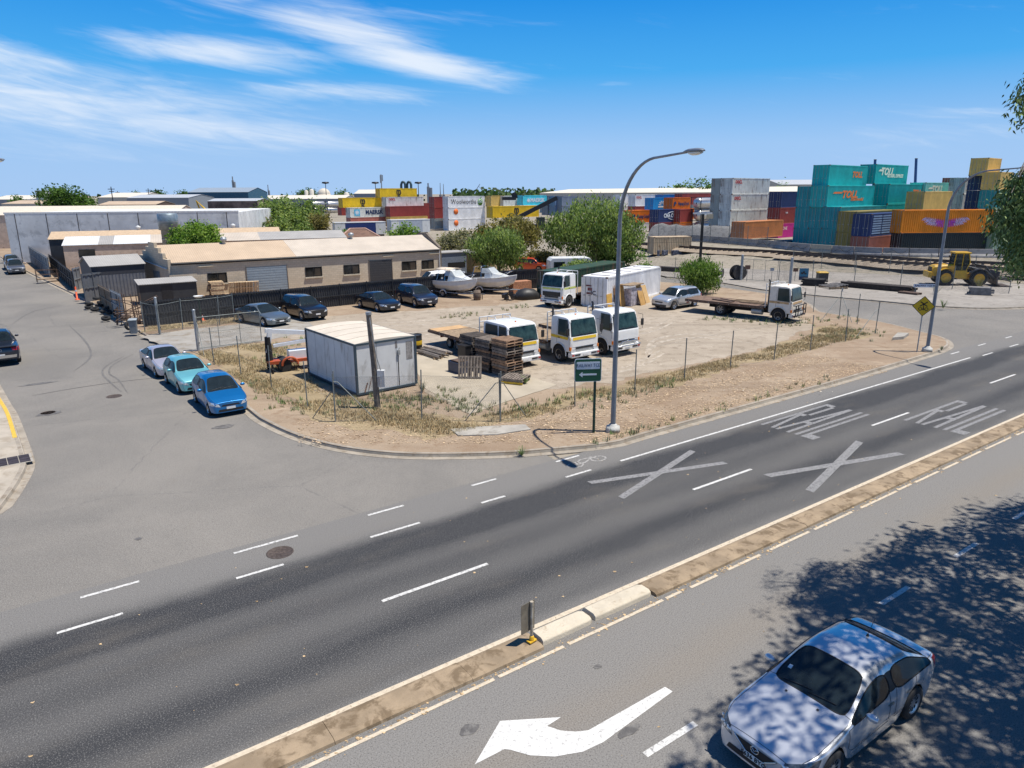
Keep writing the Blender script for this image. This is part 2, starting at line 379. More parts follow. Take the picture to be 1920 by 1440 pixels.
# the gravel yard inside the fence, and its driveways
yard = gp([(452, 620), (640, 592), (930, 575), (1010, 560)]) + [Vector((3, 66, 0)), Vector((12, 71, 0)), Vector((17, 67, 0)), Vector((20, 62, 0))] + gp([(1500, 590), (1530, 615), (1440, 655), (1300, 688), (1120, 722), (985, 745), (880, 780), (800, 735), (790, 700), (650, 640), (560, 640), (500, 628)])
struct(MB().poly([(p.x, p.y, .137) for p in rough(yard, .3, 3)]).build('yard_ground', M_YARD, fix=False))
M_DRIVE = ground_mat('driveway', side_asphalt, .9, .3)
drv = gp([(262, 636), (300, 628), (460, 610), (560, 600), (600, 620), (500, 643), (372, 662), (330, 664)])
struct(MB().poly([(p.x, p.y, .143) for p in rough(drv, .12, 7)]).build('driveway', mat('drive_concrete', (.30, .28, .245), .9, var=.15, scale=.6, bump=.2, dirt=((.2, .16, .11), .5, .7)), fix=False))
grs = gp([(300, 600), (460, 593), (470, 606), (310, 622), (262, 628)])
struct(MB().poly([(p.x, p.y, .141) for p in rough(grs, .25, 4)]).build('dry_grass_patch', M_DRY, fix=False))
slab = gp([(778, 672), (830, 668), (975, 705), (1045, 727), (880, 782), (790, 730)])
struct(MB().poly([(p.x, p.y, .149) for p in rough(slab, .06, 6)]).build('concrete_slab', mat('slab_concrete', (.40, .345, .26), .9, var=.1, scale=.8, bump=.15, dirt=((.3, .24, .16), .55, .5)), fix=False))
dg = gp([(372, 664), (450, 650), (520, 645), (560, 690), (600, 735), (700, 760), (860, 790), (1000, 770), (1100, 740), (1250, 705), (1400, 668), (1500, 640), (1560, 612), (1640, 632), (1560, 650), (1400, 690), (1200, 740), (1060, 775), (940, 800), (800, 830), (640, 800), (500, 745), (420, 700)])
struct(MB().poly([(p.x, p.y, .133) for p in rough(dg, .35, 5)]).build('dry_grass_strip', M_DRY, fix=False))
# kerb crossing slab beside the lamp
struct(MB().prism([tuple(p[:2]) for p in gp([(845, 812), (880, 808), (985, 803), (995, 812), (930, 822), (860, 824)])], .13, .175).build('footpath_slab', M_CONC))
struct(MB().prism([tuple(p[:2]) for p in gp([(1672, 642), (1682, 632), (1703, 633), (1693, 640)])], .13, .32).build('drain_slab', M_CONC))
# far side of the back street
fk = arc_pts(gp([(1250, 521), (1340, 530), (1430, 545), (1520, 555), (1655, 567), (1750, 576), (1865, 580)]) + [(46, 59.5), (58, 65), (90, 90)])
kerb('far_kerb', fk, 1)
pts = [(p.x, p.y, .13) for p in fk] + [(70, 77, .13), (56, 77, .13), (38, 85, .13), (14, 96, .13)]
M_LOT = ground_mat('lot_gravel', dirt_mix((.275, .25, .218), (.34, .312, .275), (.225, .205, .18), .3), .95, .5)
struct(MB().poly(pts).build('loader_yard_ground', M_LOT, fix=False))
# left corner island
lk = arc_pts([G(0, 958), G(30, 915), G(48, 880), G(47, 860), G(38, 830), G(20, 780), G(0, 745), Vector((-36, 46.5, 0)), Vector((-62, 78, 0)), Vector((-100, 122, 0))])
lk.insert(0, Vector((-20, 16.5, 0))); lk.insert(0, Vector((-40, 2, 0)))
kerb('corner_kerb', lk, 1)
struct(MB().poly([(p.x, p.y, .13) for p in lk] + [(-160, 100, .13), (-120, 0, .13)]).build('corner_footpath', mat('footpath', (.40, .35, .28), .9, var=.15, scale=.7, bump=.2, dirt=((.25, .2, .14), .52, .6)), fix=False))
yl = arc_pts([G(34, 826), G(20, 782), G(6, 757), G(-14, 728)], 4); mb = MB()
for a, b in zip(yl[:-1], yl[1:]):
    n = (b - a).normalized(); n = Vector((-n.y, n.x, 0)) * .12
    mb.poly([a + n * .1 + Vector((0, 0, .142)), b + n * .1 + Vector((0, 0, .142)), b + n * 1.3 + Vector((0, 0, .142)), a + n * 1.3 + Vector((0, 0, .142))])
struct(mb.build('yellow_kerb_line', M_YEL))
# ------------------------------------------------------------------ painted markings, in the road frame
def marks(name, m, polys, z=.005):
    mb = MB()
    for i_, p in enumerate(polys): mb.poly([(u, v, z + .0003 * (i_ % 9)) for u, v in p])
    o = mb.build(name, m, fix=False); o.location = RO; o.rotation_euler = (0, 0, RA); return struct(o)
def st(u0, u1, v, wd): return [(u0, v - wd / 2), (u1, v - wd / 2), (u1, v + wd / 2), (u0, v + wd / 2)]
lane = [st(a, a + 3.03, 3.08 + .0045 * a, .11) for a in (-24, -13.1, -1.98, 9.15, 20.26, 31.6, 42.7, 53.8, 65)]
lane += [st(a, a + 1.3, -4.0 + .006 * a, .13) for a in (-8.0, -4.2, -.38, 3.5, 7.5, 11.3, 15.1, 19, 23, 27)]
lane += [st(9.04, 37.0, 6.4, .11)]
marks('lane_lines', M_LINE, lane)
cont = [st(a, b, v, .10) for a, b, v in ((-8.4, -7.09, 6.15), (-4.52, -3.31, 6.2), (-.82, .76, 6.26), (2.98, 3.89, 6.34), (6.46, 7.61, 6.39), (-12.2, -11, 6.12), (-16, -14.8, 6.1),
        (-4.22, -2.45, 7.58), (-.28, .92, 7.62), (3.47, 4.46, 7.68), (7.1, 8.18, 7.71), (-7.83, -6.54, 7.5), (-12, -10.6, 7.5), (37.1, 38.2, 7.5), (41, 42.05, 7.6), (38.14, 39.5, 6.2), (42.2, 43.5, 6.3), (46, 47.3, 6.3), (50, 51.3, 6.3), (45, 46, 7.6))]
marks('dashed_lines', M_LINE, cont, .0056)
def letters(u0, v0, L, wl, sc):
    """RAIL, letter tops towards +u, reading towards -v"""
    t = .15; P = []
    def S_(a, b, wd=t):   # stroke between two points (along, across)
        a = Vector((a[0], a[1])); b = Vector((b[0], b[1])); d = (b - a).normalized(); n = Vector((-d.y, d.x)) * wd / 2
        P.append([(u0 + q.x, v0 - q.y) for q in (a - n, b - n, b + n, a + n)])
    S_((0, .05), (L, .05)); S_((L - .16, .1), (L - .2, .42), .34); S_((L * .52, .1), (L * .52, .42), .34); S_((L - .3, .47), (L * .56, .47)); S_((L * .5, .2), (0, .55))
    S_((0, .76), (L, 1.1)); S_((0, 1.26), (L, 1.14)); S_((L * .36, .86), (L * .36, 1.2), .34)
    S_((0, 1.62), (L, 1.62)); S_((0, 1.92), (L, 1.92)); S_((.26, 1.98), (.26, 2.4), .52)
    return P
marks('rail_lettering', M_LINE3, letters(16.7, 6.0, 4.95, 0, 1), .0062)
marks('rail_lettering', M_LINE3, letters(22.05, 2.77, 5.0, 0, 1), .0062)
def cross(u0, u1, v0, v1, wd=.34):
    out = []
    for a, b in (((u0, v0), (u1, v1)), ((u0, v1), (u1, v0))):
        a = Vector(a); b = Vector(b); n = Vector((0, wd / 2)); out.append([tuple(a - n), tuple(b - n), tuple(b + n), tuple(a + n)])
    return out
for k, (x, z) in enumerate(((cross(6.8, 11.95, 5.55, 4.05, .26)), (cross(12.1, 17.95, 2.42, .82, .3)))):
    marks('crossing_cross', M_LINE3, [x], .0064); marks('crossing_cross', M_LINE3, [z], .0072)
def curve_band(P0, P1, P2, w0, w1, n=8):
    L_, R_ = [], []
    for i in range(n + 1):
        t = i / n; p = (1 - t) ** 2 * Vector(P0) + 2 * t * (1 - t) * Vector(P1) + t * t * Vector(P2)
        d = 2 * (1 - t) * (Vector(P1) - Vector(P0)) + 2 * t * (Vector(P2) - Vector(P1)); d.normalize(); q = Vector((-d.y, d.x)) * (w0 + (w1 - w0) * t) / 2
        L_.append(tuple(p + q)); R_.append(tuple(p - q))
    return L_ + R_[::-1]
arrow = [(-2.89, -2.46), (-1.95, -1.86), (-.98, -2.44), (-1.33, -2.47), (-1.2, -2.7), (-1.0, -2.88), (-.79, -2.99), (1.21, -2.99), (1.23, -3.17), (-.76, -3.36), (-1.2, -3.32), (-1.67, -3.12), (-2.0, -2.85), (-2.2, -2.55), (-2.28, -2.47)]
marks('turn_arrow', mat('fresh_road_paint', (.62, .61, .58), .7, var=.12, scale=8, dirt=((.28, .27, .25), .52, .75)), [arrow], .006)
marks('median_edge_line', M_CREAM, [st(-14, 60, .11, .13)], .0066)
rn = random.Random(3); el_ = []; u = -14
while u < 58:
    l = rn.uniform(1.2, 4.5) if u < 3 else rn.uniform(.4, 2.4)
    el_.append(st(u, u + l, -.83 + rn.uniform(-.012, .012), .085)); u += l + (rn.uniform(.03, .15) if u < 1 else rn.uniform(.06, .5))
marks('median_edge_dashes', M_CREAM, el_, .0066)
# faded bicycle symbol in the bike lane
bk_ = []
for cu in (7.45, 8.55):
    for k in range(10):
        a, b = k * math.tau / 10, (k + 1) * math.tau / 10
        if rn.random() < .75: bk_.append([(cu + math.cos(a) * .36 * q, 7.05 + math.sin(a) * .26 * q) for a, q in ((a, 1), (b, 1), (b, .75), (a, .75))])
for a, b in (((7.45, 7.05), (7.9, 7.35)), ((7.9, 7.35), (8.45, 7.3)), ((8.55, 7.05), (8.4, 7.4)), ((7.95, 7.05), (8.4, 7.3)), ((7.45, 7.05), (7.95, 7.05))):
    a = Vector(a); b = Vector(b); d = (b - a).normalized(); n = Vector((-d.y, d.x)) * .035; bk_.append([tuple(a - n), tuple(b - n), tuple(b + n), tuple(a + n)])
marks('bicycle_symbol', M_LINE2, bk_, .006)
# median strip: long low concrete bars with open joints, a broken white-painted nose
mb = MB(); u = -14; rn = random.Random(5)
while u < 60:
    l = rn.uniform(2.8, 5.2); a, b = u + .005, u + l - .005
    if a < .0 < b: b = l_ = -.0; l = b - u
    if a < 3.45 < b and a < 3.4: u = 3.45; continue
    if not (b > .1 and a < 3.4):
        h = .085 + rn.uniform(-.006, .006); dv = rn.uniform(-.015, .015)
        mb.loft([[(x, v + dv, z) for v, z in ((-.66, -.02), (-.64, h * .7), (-.56, h), (-.1, h), (-.02, h * .75), (0, -.02))] for x in (a, b)], smooth=False)
    u += l
    if b < .1 < u + 2.5 and u < .1: pass
o = mb.build('median_strip', M_SAND); o.location = RO; o.rotation_euler = (0, 0, RA); struct(o)
mb = MB()
mb.loft([[(x, v, z) for v, z in ((-.66, -.02), (-.64, .06), (-.56, .085), (-.1, .085), (-.02, .06), (0, -.02))] for x in (-2.2, .02)], smooth=False)
o = mb.build('median_nose', M_SAND); o.location = RO; o.rotation_euler = (0, 0, RA); struct(o)
M_WCONC = mat('painted_white_concrete', (.54, .475, .365), .85, var=.1, scale=2, bump=.5, dirt=((.33, .25, .16), .55, .8))
for a, b, sk in ((.06, 1.5, .0), (1.58, 3.42, .02)):
    prof = ((-.56, -.02), (-.54, .10), (-.46, .15), (-.16, .15), (-.09, .10), (-.06, -.02))
    rings = [[(x + jx * (1 if z > .05 else .2), v * s_ - .34 * (1 - s_) + sk, z * s_) for v, z in prof] for x, s_, jx in ((a, .96, .03), (a + .1, 1, 0), ((a + b) / 2, 1.02, 0), (b - .12, 1, 0), (b, .8, .0))]
    o = MB().loft(rings, smooth=False).build('median_block', M_WCONC); o.location = RO; o.rotation_euler = (0, 0, RA)
    tag(o, 'cracked white painted concrete median block ' + ('next to the keep left sign' if a < 1 else 'tapering into the sandy median, further from the sign'), 'concrete block', 'white median blocks'); bevel(o, .02)
# leaf litter and stones: uncountable
def scatter(name, m, pts, sz, n_side=5, zoff=.0, flat=.3):
    mb = MB(); r_ = random.Random(11)
    for p in pts:
        s_ = r_.uniform(*sz); a0 = r_.uniform(0, 6.28); k = r_.choice((3, 4, 5))
        mb.add([p + Vector((math.cos(a0 + i * math.tau / k) * s_ * r_.uniform(.5, 1.2), math.sin(a0 + i * math.tau / k) * s_ * r_.uniform(.3, .9), zoff + r_.uniform(0.004, s_ * flat))) for i in range(k)], [tuple(range(k))])
    return tag(mb.build(name, m, fix=False), kind='stuff')
r_ = random.Random(21); P1 = []
for i in range(1500):
    u = r_.uniform(-14, 45); P1.append(R(u, r_.gauss(-.78, .07)))
for i in range(700):
    u = r_.uniform(11, 30); P1.append(R(u, 7.62 - abs(r_.gauss(0, .06))))
for i in range(260): P1.append(R(r_.uniform(-20, 40), r_.uniform(-8, 7.5)))
scatter('leaf_litter', mat('fallen_leaves', (.30, .19, .09), .9, var=.5, scale=9, col2=(.5, .36, .2)), P1, (.015, .05))
P2 = []
for i in range(7200):
    u = r_.uniform(9, 30); v = 7.95 + abs(r_.gauss(0, 1.0)) + .3 * r_.random() + (2.3 if r_.random() < .5 else 0); P2.append(R(u, v, .135))
for i in range(1800):
    p = G(r_.uniform(560, 1040), r_.uniform(790, 838), 0); P2.append(p + Vector((0, 0, .135)))
scatter('verge_litter', mat('bark_litter', (.27, .165, .085), .95, var=.55, scale=9, col2=(.55, .41, .26)), P2, (.02, .065))

# tyre scuffs, oil spots and a trench seam on the street surface
M_SCUFF = mat('tyre_scuff_asphalt', (.128, .122, .113), .9, var=.2, scale=3, dirt=((.17, .162, .15), .46, .85)); rn = random.Random(41); mb = MB()
def band(mb, pts, wd, z=.0066):
    P_ = arc_pts(pts, 8); L_ = []; R_ = []
    for i, p in enumerate(P_):
        d = (P_[min(i + 1, len(P_) - 1)] - P_[max(i - 1, 0)]).normalized(); n_ = Vector((-d.y, d.x, 0)) * wd / 2 * min(1, .25 + 3 * min(i, len(P_) - 1 - i) / len(P_)); L_.append(p + n_ + Vector((0, 0, z))); R_.append(p - n_ + Vector((0, 0, z)))
    for i in range(len(P_) - 1): mb.quad(L_[i], L_[i + 1], R_[i + 1], R_[i])
band(mb, gp([(228, 735), (208, 718), (192, 700), (200, 686), (232, 668)]), .10); band(mb, gp([(240, 738), (222, 712), (205, 700), (212, 684), (250, 664)]), .09)
band(mb, gp([(140, 695), (170, 668), (160, 640), (130, 610)]), .12); band(mb, gp([(20, 610), (60, 585), (120, 572)]), .10)
struct(mb.build('tyre_marks', M_SCUFF, fix=False)); mb = MB()
band(mb, gp([(60, 742), (140, 728), (230, 715), (300, 708)]), .07, .0046); struct(mb.build('trench_seam', mat('bitumen_seam', (.09, .086, .08), .8, var=.3), fix=False)); mb = MB()
for px_, py_, rx_, ry_ in ((420, 800, .5, .3), (70, 720, .9, .2), (92, 775, .6, .35), (1375, 768, .12, .08), (1180, 1370, .3, .1), (880, 1368, .22, .14), (1250, 1105, .18, .1), (260, 1010, .12, .1), (1120, 1250, .1, .08)):
    c_ = G(px_, py_); mb.poly([c_ + RU * (rx_ * math.cos(a) * rn.uniform(.7, 1.1)) + RV * (ry_ * math.sin(a) * rn.uniform(.7, 1.1)) + Vector((0, 0, .0070)) for a in [i * math.tau / 12 for i in range(12)]])
struct(mb.build('oil_spots', mat('oil_spot', (.10, .094, .088), .7, var=.25, dirt=((.18, .17, .155), .45, .9)), fix=False))

# wheel ruts and stones in the yard
mb = MB(); rn = random.Random(5)
for L_ in ([(520, 630), (620, 625), (760, 628), (900, 610), (1010, 606)], [(520, 622), (640, 612), (780, 606), (930, 596)], [(1240, 660), (1180, 690), (1100, 700)], [(1260, 600), (1200, 622), (1120, 610), (1000, 600)], [(1400, 640), (1300, 630), (1230, 640), (1210, 668)], [(840, 640), (960, 600), (1080, 596), (1240, 600)]):
    for d_ in (0, 5): band(mb, [p + Vector((0, 0, 0)) for p in gp([(x + d_, y + d_ * 1.3) for x, y in L_])], .34, .1385)
struct(mb.build('wheel_ruts', mat('rut_dirt', (.40, .345, .275), .95, var=.2, scale=2, dirt=((.29, .24, .18), .44, .9)), fix=False))
P3 = []
for i in range(2600): p = gp([(rn.uniform(560, 1560), rn.uniform(585, 740))])[0]; P3.append(p + Vector((0, 0, .139)))
scatter('yard_stones', mat('yard_pebble', (.20, .16, .12), .95, var=.7, scale=9, col2=(.55, .48, .38)), P3, (.015, .06))

# ------------------------------------------------------------------ shared vehicle materials
M_GLASS = mat('tinted_glass', (.028, .042, .05), .05, spec=.5, var=.2)
_t = M_GLASS.node_tree; _tr = _t.nodes.new('ShaderNodeBsdfTransparent'); _tr.inputs[0].default_value = (.42, .52, .50, 1); _mx = _t.nodes.new('ShaderNodeMixShader'); _mx.inputs[0].default_value = .42
_t.links.new(_t.nodes['Principled BSDF'].outputs[0], _mx.inputs[1]); _t.links.new(_tr.outputs[0], _mx.inputs[2]); _t.links.new(_mx.outputs[0], _t.nodes['Material Output'].inputs[0])
M_SEAT = mat('seat_cloth', (.11, .11, .115), .9, var=.2)
M_TRIM = mat('black_trim', (.018, .018, .02), .45, var=.2)
M_TYRE = mat('tyre_rubber', (.02, .02, .021), .85, var=.25, scale=8, bump=.2)
M_RIM = mat('alloy_rim', (.55, .56, .58), .3, .8, var=.1)
M_STEEL = mat('galvanised_steel', (.36, .38, .39), .5, .5, var=.2, scale=4)
M_LAMP = mat('headlight_lens', (.62, .66, .70), .08, .35, var=.3, scale=12, coat=1)
M_DLAMP = mat('dark_headlight_lens', (.07, .085, .10), .06, .2, var=.6, scale=14, coat=1)
M_RED = mat('red_lens', (.35, .012, .012), .15, var=.2, coat=.6)
M_ORANGE = mat('amber_lens', (.7, .2, .02), .2, var=.1, coat=.5)
M_PLATE = mat('number_plate', (.72, .72, .70), .45, var=.05)
M_INK = mat('black_ink', (.012, .012, .014), .6)
M_CHROME = mat('chrome', (.75, .75, .76), .1, 1., var=.05)
M_DARK = mat('underbody', (.012, .012, .013), .9)
M_SEAM = mat('panel_gap', (.015, .015, .016), .8)
# ------------------------------------------------------------------ wheels
def wheel(parent, x, y, r, wd, rim=None, out=1, dish=.0, spokes=5, dual=False):
    k = out
    t = MB().lathe([(r * .62, -wd * .5), (r * .9, -wd * .5), (r * .985, -wd * .38), (r, 0), (r * .985, wd * .38), (r * .9, wd * .5), (r * .62, wd * .5)], 22, 'Y').build('wheel', M_TYRE, parent)
    t.location = (x, y, r)
    m = MB()
    m.lathe([(r * .66, k * wd * .47), (r * .6, k * wd * .50), (r * .57, k * wd * (.34 - dish)), (r * .2, k * wd * (.36 - dish)), (.001, k * wd * (.40 - dish))], 22, 'Y')
    o = m.build('rim', rim or M_RIM, t)
    if spokes:
        m = MB()
        for i in range(spokes):
            a = i * math.tau / spokes; b = a + math.pi / spokes
            m.add([(math.cos(b + s) * r * q, k * wd * (.365 - dish), math.sin(b + s) * r * q) for s, q in ((-.38 * 5 / spokes, .54), (.38 * 5 / spokes, .54), (.3 * 5 / spokes, .25), (-.3 * 5 / spokes, .25))], [(0, 1, 2, 3)])
        m.build('rim_slot', M_DARK, t, fix=False)
    return t
class Shell:
    """a finished surface onto which lamps, panes, plates and strips are fitted"""
    def __init__(s, me): s.bvh = BVHTree.FromPolygons([v.co for v in me.vertices], [tuple(p.vertices) for p in me.polygons])
    def hit(s, p, d):
        d = Vector(d).normalized(); h = s.bvh.ray_cast(Vector(p) - d * 8, d); return h
    def patch(s, name, m, parent, quad, d, nx=6, ny=4, off=.006, maxd=0):
        """quad: 4 points seen along d; fitted to the surface by rays along d, standing off it a little"""
        q = [Vector(p) for p in quad]; vs = []; D = Vector(d).normalized(); last = None
        for j in range(ny + 1):
            for i in range(nx + 1):
                a, b = i / nx, j / ny
                p = q[0] * (1 - a) * (1 - b) + q[1] * a * (1 - b) + q[2] * a * b + q[3] * (1 - a) * b
                h = s.hit(p, D)
                if h[0] is not None and maxd and abs((h[0] - q[0]).dot(D)) > maxd and last is not None: co = last
                elif h[0] is None: co = last if last is not None else p
                else: co = h[0] + (h[1] if h[1].dot(D) < 0 else -h[1]) * off; last = co
                vs.append(co)
        n = nx + 1
        mb = MB(); mb.add(vs, [(j * n + i, j * n + i + 1, (j + 1) * n + i + 1, (j + 1) * n + i) for j in range(ny) for i in range(nx)], True)
        o = mb.build(name, m, parent, fix=False)
        if o.data.polygons and o.data.polygons[len(o.data.polygons) // 2].normal.dot(D) > 0: o.data.flip_normals()
        return o
    def sides(s, name, m, parent, pts, **k):
        """the same patch on both flanks; pts are (x,z)"""
        out = []
        for sg in (1, -1):
            q = [(x, 0, z) for x, z in pts]
            out.append(s.patch(name, m, parent, q, (0, -sg, 0), **k))
        return out
    def line(s, mb, pts, d, r=.004, off=.002, n=10):
        P = []
        for a, b in zip(pts[:-1], pts[1:]):
            a = Vector(a); b = Vector(b)
            for i in range(n):
                h = s.hit(a.lerp(b, i / n), d)
                if h[0] is not None: P.append(h[0] + h[1] * (off if h[1].dot(Vector(d)) < 0 else -off))
        if len(P) > 1: mb.tube(P, r, 4, False)
def lerp_profile(P, x):
    for (a, za), (b, zb) in zip(P[:-1], P[1:]):
        if x <= b: t = (x - a) / (b - a) if b > a else 0; return za + (zb - za) * max(0, t)
    return P[-1][1]
def car(name, label, cat, loc, rz, m_body, L, Wd, H, wb, foh, prof, belt, R=.31, group=None, sill=.20, roofw=.66, kind='sedan', lamp=None, tail=True, seams=False, nose=.80,
        plate_txt=None, rim=None, grille=None, bump_m=None, rails=False, spokes=5, front_ext=None, lod=2, hl=0.):
    """prof: top line [(distance from nose, z)...] with 'c' cowl, roof front, roof rear, deck given by index 2..5; belt: z at front / rear of cabin"""
    root = thing(name, label, cat, (loc[0], loc[1], loc[2] if len(loc) > 2 else 0), rz, group)
    (xc, zc), (xrf, zrf), (xrm, zrm), (xrr, zrr), (xd, zd) = prof[-7:-2] if len(prof) > 7 else prof[2:7]
    xf, xr = foh, foh + wb; w0 = Wd / 2; Ra = R + .055
    st_ = [0, .05, .16, .40]
    for xw in (xf, xr): st_ += [xw - Ra - .06, xw - Ra + .01, xw - Ra * .72, xw - Ra * .35, xw + Ra * .35, xw + Ra * .72, xw + Ra - .01, xw + Ra + .06]
    xB = xrf + (xrr - xrf) * .42
    st_ += [xc, xc + (xrf - xc) * .5, xrf, xB - .05, xB + .05, xrr, xrr + (xd - xrr) * .5, xd, L - .40, L - .16, L - .05, L]
    st_ = sorted(st_); key = [xc, xrf, xrr, xd, xB - .05, xB + .05, 0, L]; out = []
    for x in st_:
        if out and x - out[-1] < .045:
            if x in key and out[-1] not in key: out[-1] = x
            elif x in key: out.append(x)
            continue
        out.append(x)
    st_ = out
    def zb(x):
        z = sill
        if x < .3: z = sill + .02 * (1 - x / .3)
        if x > L - .35: z = sill + .06 * (x - L + .35) / .35
        for xw in (xf, xr):
            d = abs(x - xw)
            if d < Ra: z = max(z, R + math.sqrt(max(0, Ra * Ra - d * d)))
        return z
    def plan(x):
        d = min(x, L - x); n_ = nose if x < L / 2 else min(.9, nose + .06)
        if d <= 0: return n_
        if d < .05: return n_ + (.93 - n_) * .45
        if d < .5: t = (d - .05) / .45; base = n_ + (.93 - n_) * .45; return base + (1 - base) * math.sin(t * math.pi / 2)
        return 1.0
    rows = []
    for x in st_:
        tz = lerp_profile(prof, x); w_ = w0 * plan(x)
        bl = belt[0] + (belt[1] - belt[0]) * max(0, min(1, (x - xc) / (xd - xc)))
        b = min(bl, tz - .055); c = max(0, min(1, (tz - b - .055) / .36)); z0 = zb(x)
        if z0 > b - .08: z0 = b - .08
        wr = w_ * (.86 * (1 - c) + roofw * c); mid = b - z0
        r4y = w_ * .965 * (1 - .80) + wr * .80 if c > .02 else w_ * .90
        rows.append([(w_ * .93, z0), (w_ * .985, z0 + .30 * mid), (w_, z0 + .70 * mid), (w_ * .965, b), (r4y, b + (tz - .03 - b) * .82), (wr * .94, tz - .028), (wr * .5, tz - .004), (0, tz + .006)])
    verts = []; faces = []; tags = []; NT = 15
    for x, rr in zip(st_, rows):
        X = L / 2 - x
        for y, z in rr: verts.append((X, y, z))
        for y, z in rr[-2::-1]: verts.append((X, -y, z))
    slots = ['body', 'side_window', 'windscreen', 'rear_window', 'window_pillar', 'door', 'bonnet', 'boot_lid', 'rear_door']
    for i in range(len(st_) - 1):
        a, b_ = st_[i], st_[i + 1]; mx = (a + b_) / 2
        for j in range(NT - 1):
            jj = j if j < 7 else 13 - j; t = 'body'
            if jj >= 5 and xc - .01 <= a and b_ <= xrf + .01: t = 'windscreen'
            elif jj >= 5 and xrr - .01 <= a and b_ <= xd + .01: t = 'rear_window'
            elif jj == 3 and xc + .0 <= a and b_ <= (xd + .01 if kind == 'sedan' else xrr + .01): t = 'window_pillar' if abs(mx - xB) < .06 else 'side_window'
            elif jj == 3 and kind != 'sedan' and xrr <= a and b_ < xd: t = 'body'
            elif jj in (1, 2) and xf + Ra + .03 < mx < xB: t = 'door'
            elif jj in (1, 2) and xB < mx < xr - Ra * .3: t = 'rear_door'
            elif jj >= 4 and .1 < mx < xc: t = 'bonnet'
            elif jj >= 4 and mx > xd and mx < L - .1 and kind == 'sedan': t = 'boot_lid'
            faces.append((i * NT + j, i * NT + j + 1, (i + 1) * NT + j + 1, (i + 1) * NT + j)); tags.append(slots.index(t))
    for base in (0, (len(st_) - 1) * NT):
        for j in range(7): faces.append((base + j, base + j + 1, base + 13 - j, base + 14 - j) if j < 6 else (base + 6, base + 7, base + 8)); tags.append(0)
    me = bpy.data.meshes.new('shell'); me.from_pydata(verts, [], faces); me.update()
    bm = bmesh.new(); bm.from_mesh(me); bmesh.ops.recalc_face_normals(bm, faces=bm.faces)
    cr = bm.edges.layers.float.new('crease_edge'); bm.faces.ensure_lookup_table()
    for f, t in zip(bm.faces, tags): f.material_index = t
    for e in bm.edges:
        ts = {f.material_index for f in e.link_faces}
        if len(e.link_faces) == 1: e[cr] = 1.0
        elif len(ts) > 1 and ts & {1, 2, 3}: e[cr] = .55
    bm.to_mesh(me); bm.free()
    for n_ in slots: me.materials.append(m_body)
    tmp = link('shell', me); md = tmp.modifiers.new('s', 'SUBSURF'); md.levels = lod; md.render_levels = lod
    full = ev_mesh(tmp); bpy.data.objects.remove(tmp)
    sh = Shell(full)
    mats_ = {'side_window': M_GLASS, 'windscreen': M_GLASS, 'rear_window': M_GLASS, 'window_pillar': M_TRIM}
    # split the finished skin into its panels
    vc = [v.co.copy() for v in full.vertices]; polys = [(p.material_index, tuple(p.vertices)) for p in full.polygons]
    def panel(nm, sel):
        idx = {}; vs = []; fs = []
        for p in sel:
            f = []
            for v in p:
                if v not in idx: idx[v] = len(vs); vs.append(vc[v])
                f.append(idx[v])
            fs.append(f)
        if not fs: return None
        mb = MB(); mb.add(vs, fs, True); return mb.build(nm, mats_.get(nm, m_body), root, fix=False)
    for k, nm in enumerate(slots):
        sel = [p for t, p in polys if t == k]
        if nm in ('side_window', 'window_pillar', 'door', 'rear_door'):
            for sg in (1, -1): panel('door' if nm == 'rear_door' else nm, [p for p in sel if sg * sum(vc[v].y for v in p) > 0])
        else: panel(nm, sel)
    # shut lines and window rubbers along the panel borders
    em = {}
    for t, p in polys:
        for a, b in zip(p, p[1:] + p[:1]): em.setdefault((min(a, b), max(a, b)), set()).add(t)
    nrm = {}; cnt = {}
    mb = MB(); rr = .006 if seams else .009
    for (a, b), ts in em.items():
        if len(ts) == 2:
            thick = rr * (2.0 if ts & {1, 2, 3} else .8)
            if (b - a) and (seams or ts & {1, 2, 3}): mb.tube([vc[a], vc[b]], thick, 4, False, False)
    if mb.f: mb.build('seal', M_SEAM, root, fix=False)
    hx = L / 2
    MB().box(-hx + .22, hx - .22, -w0 * .80, w0 * .80, sill + .02, sill + .22).build('underbody', M_DARK, root)
    for xw in (xf, xr):
        for sg in (1, -1): wheel(root, hx - xw, sg * (w0 - .115), R, .2, rim, sg, spokes=spokes)
    # lamps, grille, plate
    zf = prof[0][1]; lm = lamp or M_LAMP
    for sg in (1, -1):
        sh.patch('headlight', lm, root, [(hx, sg * w0 * .52, zf - .20 + hl), (hx - .36, sg * w0 * 1.0, zf - .14 + hl), (hx - .48, sg * w0 * 1.0, zf + .02 + hl), (hx - .05, sg * w0 * .58, zf - .07 + hl)], (-1, -sg * .9, -.35), 6, 4, .007)
        tz = lerp_profile(prof, L - .1)
        if tail: sh.patch('tail_light', M_RED, root, [(-hx, sg * w0 * .62, tz - .22), (-hx + .22, sg * w0, tz - .24), (-hx + .26, sg * w0, tz - .04), (-hx, sg * w0 * .60, tz - .06)], (1, -sg * .8, 0), 5, 4, .007)
    for q, nm, m in ((grille or [(-.36, zf - .23), (.36, zf - .23), (.42, zf - .13), (-.42, zf - .13)], 'grille', M_TRIM), ([(-.55, sill + .06), (.55, sill + .06), (.5, sill + .17), (-.5, sill + .17)], 'air_intake', M_TRIM)):
        sh.patch(nm, m, root, [(0, y, z) for y, z in q], (-1, 0, 0), 8, 3, .006)
    pz = (sill + .17 + zf - .23) / 2
    pl = sh.patch('number_plate', M_PLATE, root, [(0, -.19, pz - .05), (0, .19, pz - .05), (0, .19, pz + .06), (0, -.19, pz + .06)], (-1, 0, 0), 4, 2, .018)
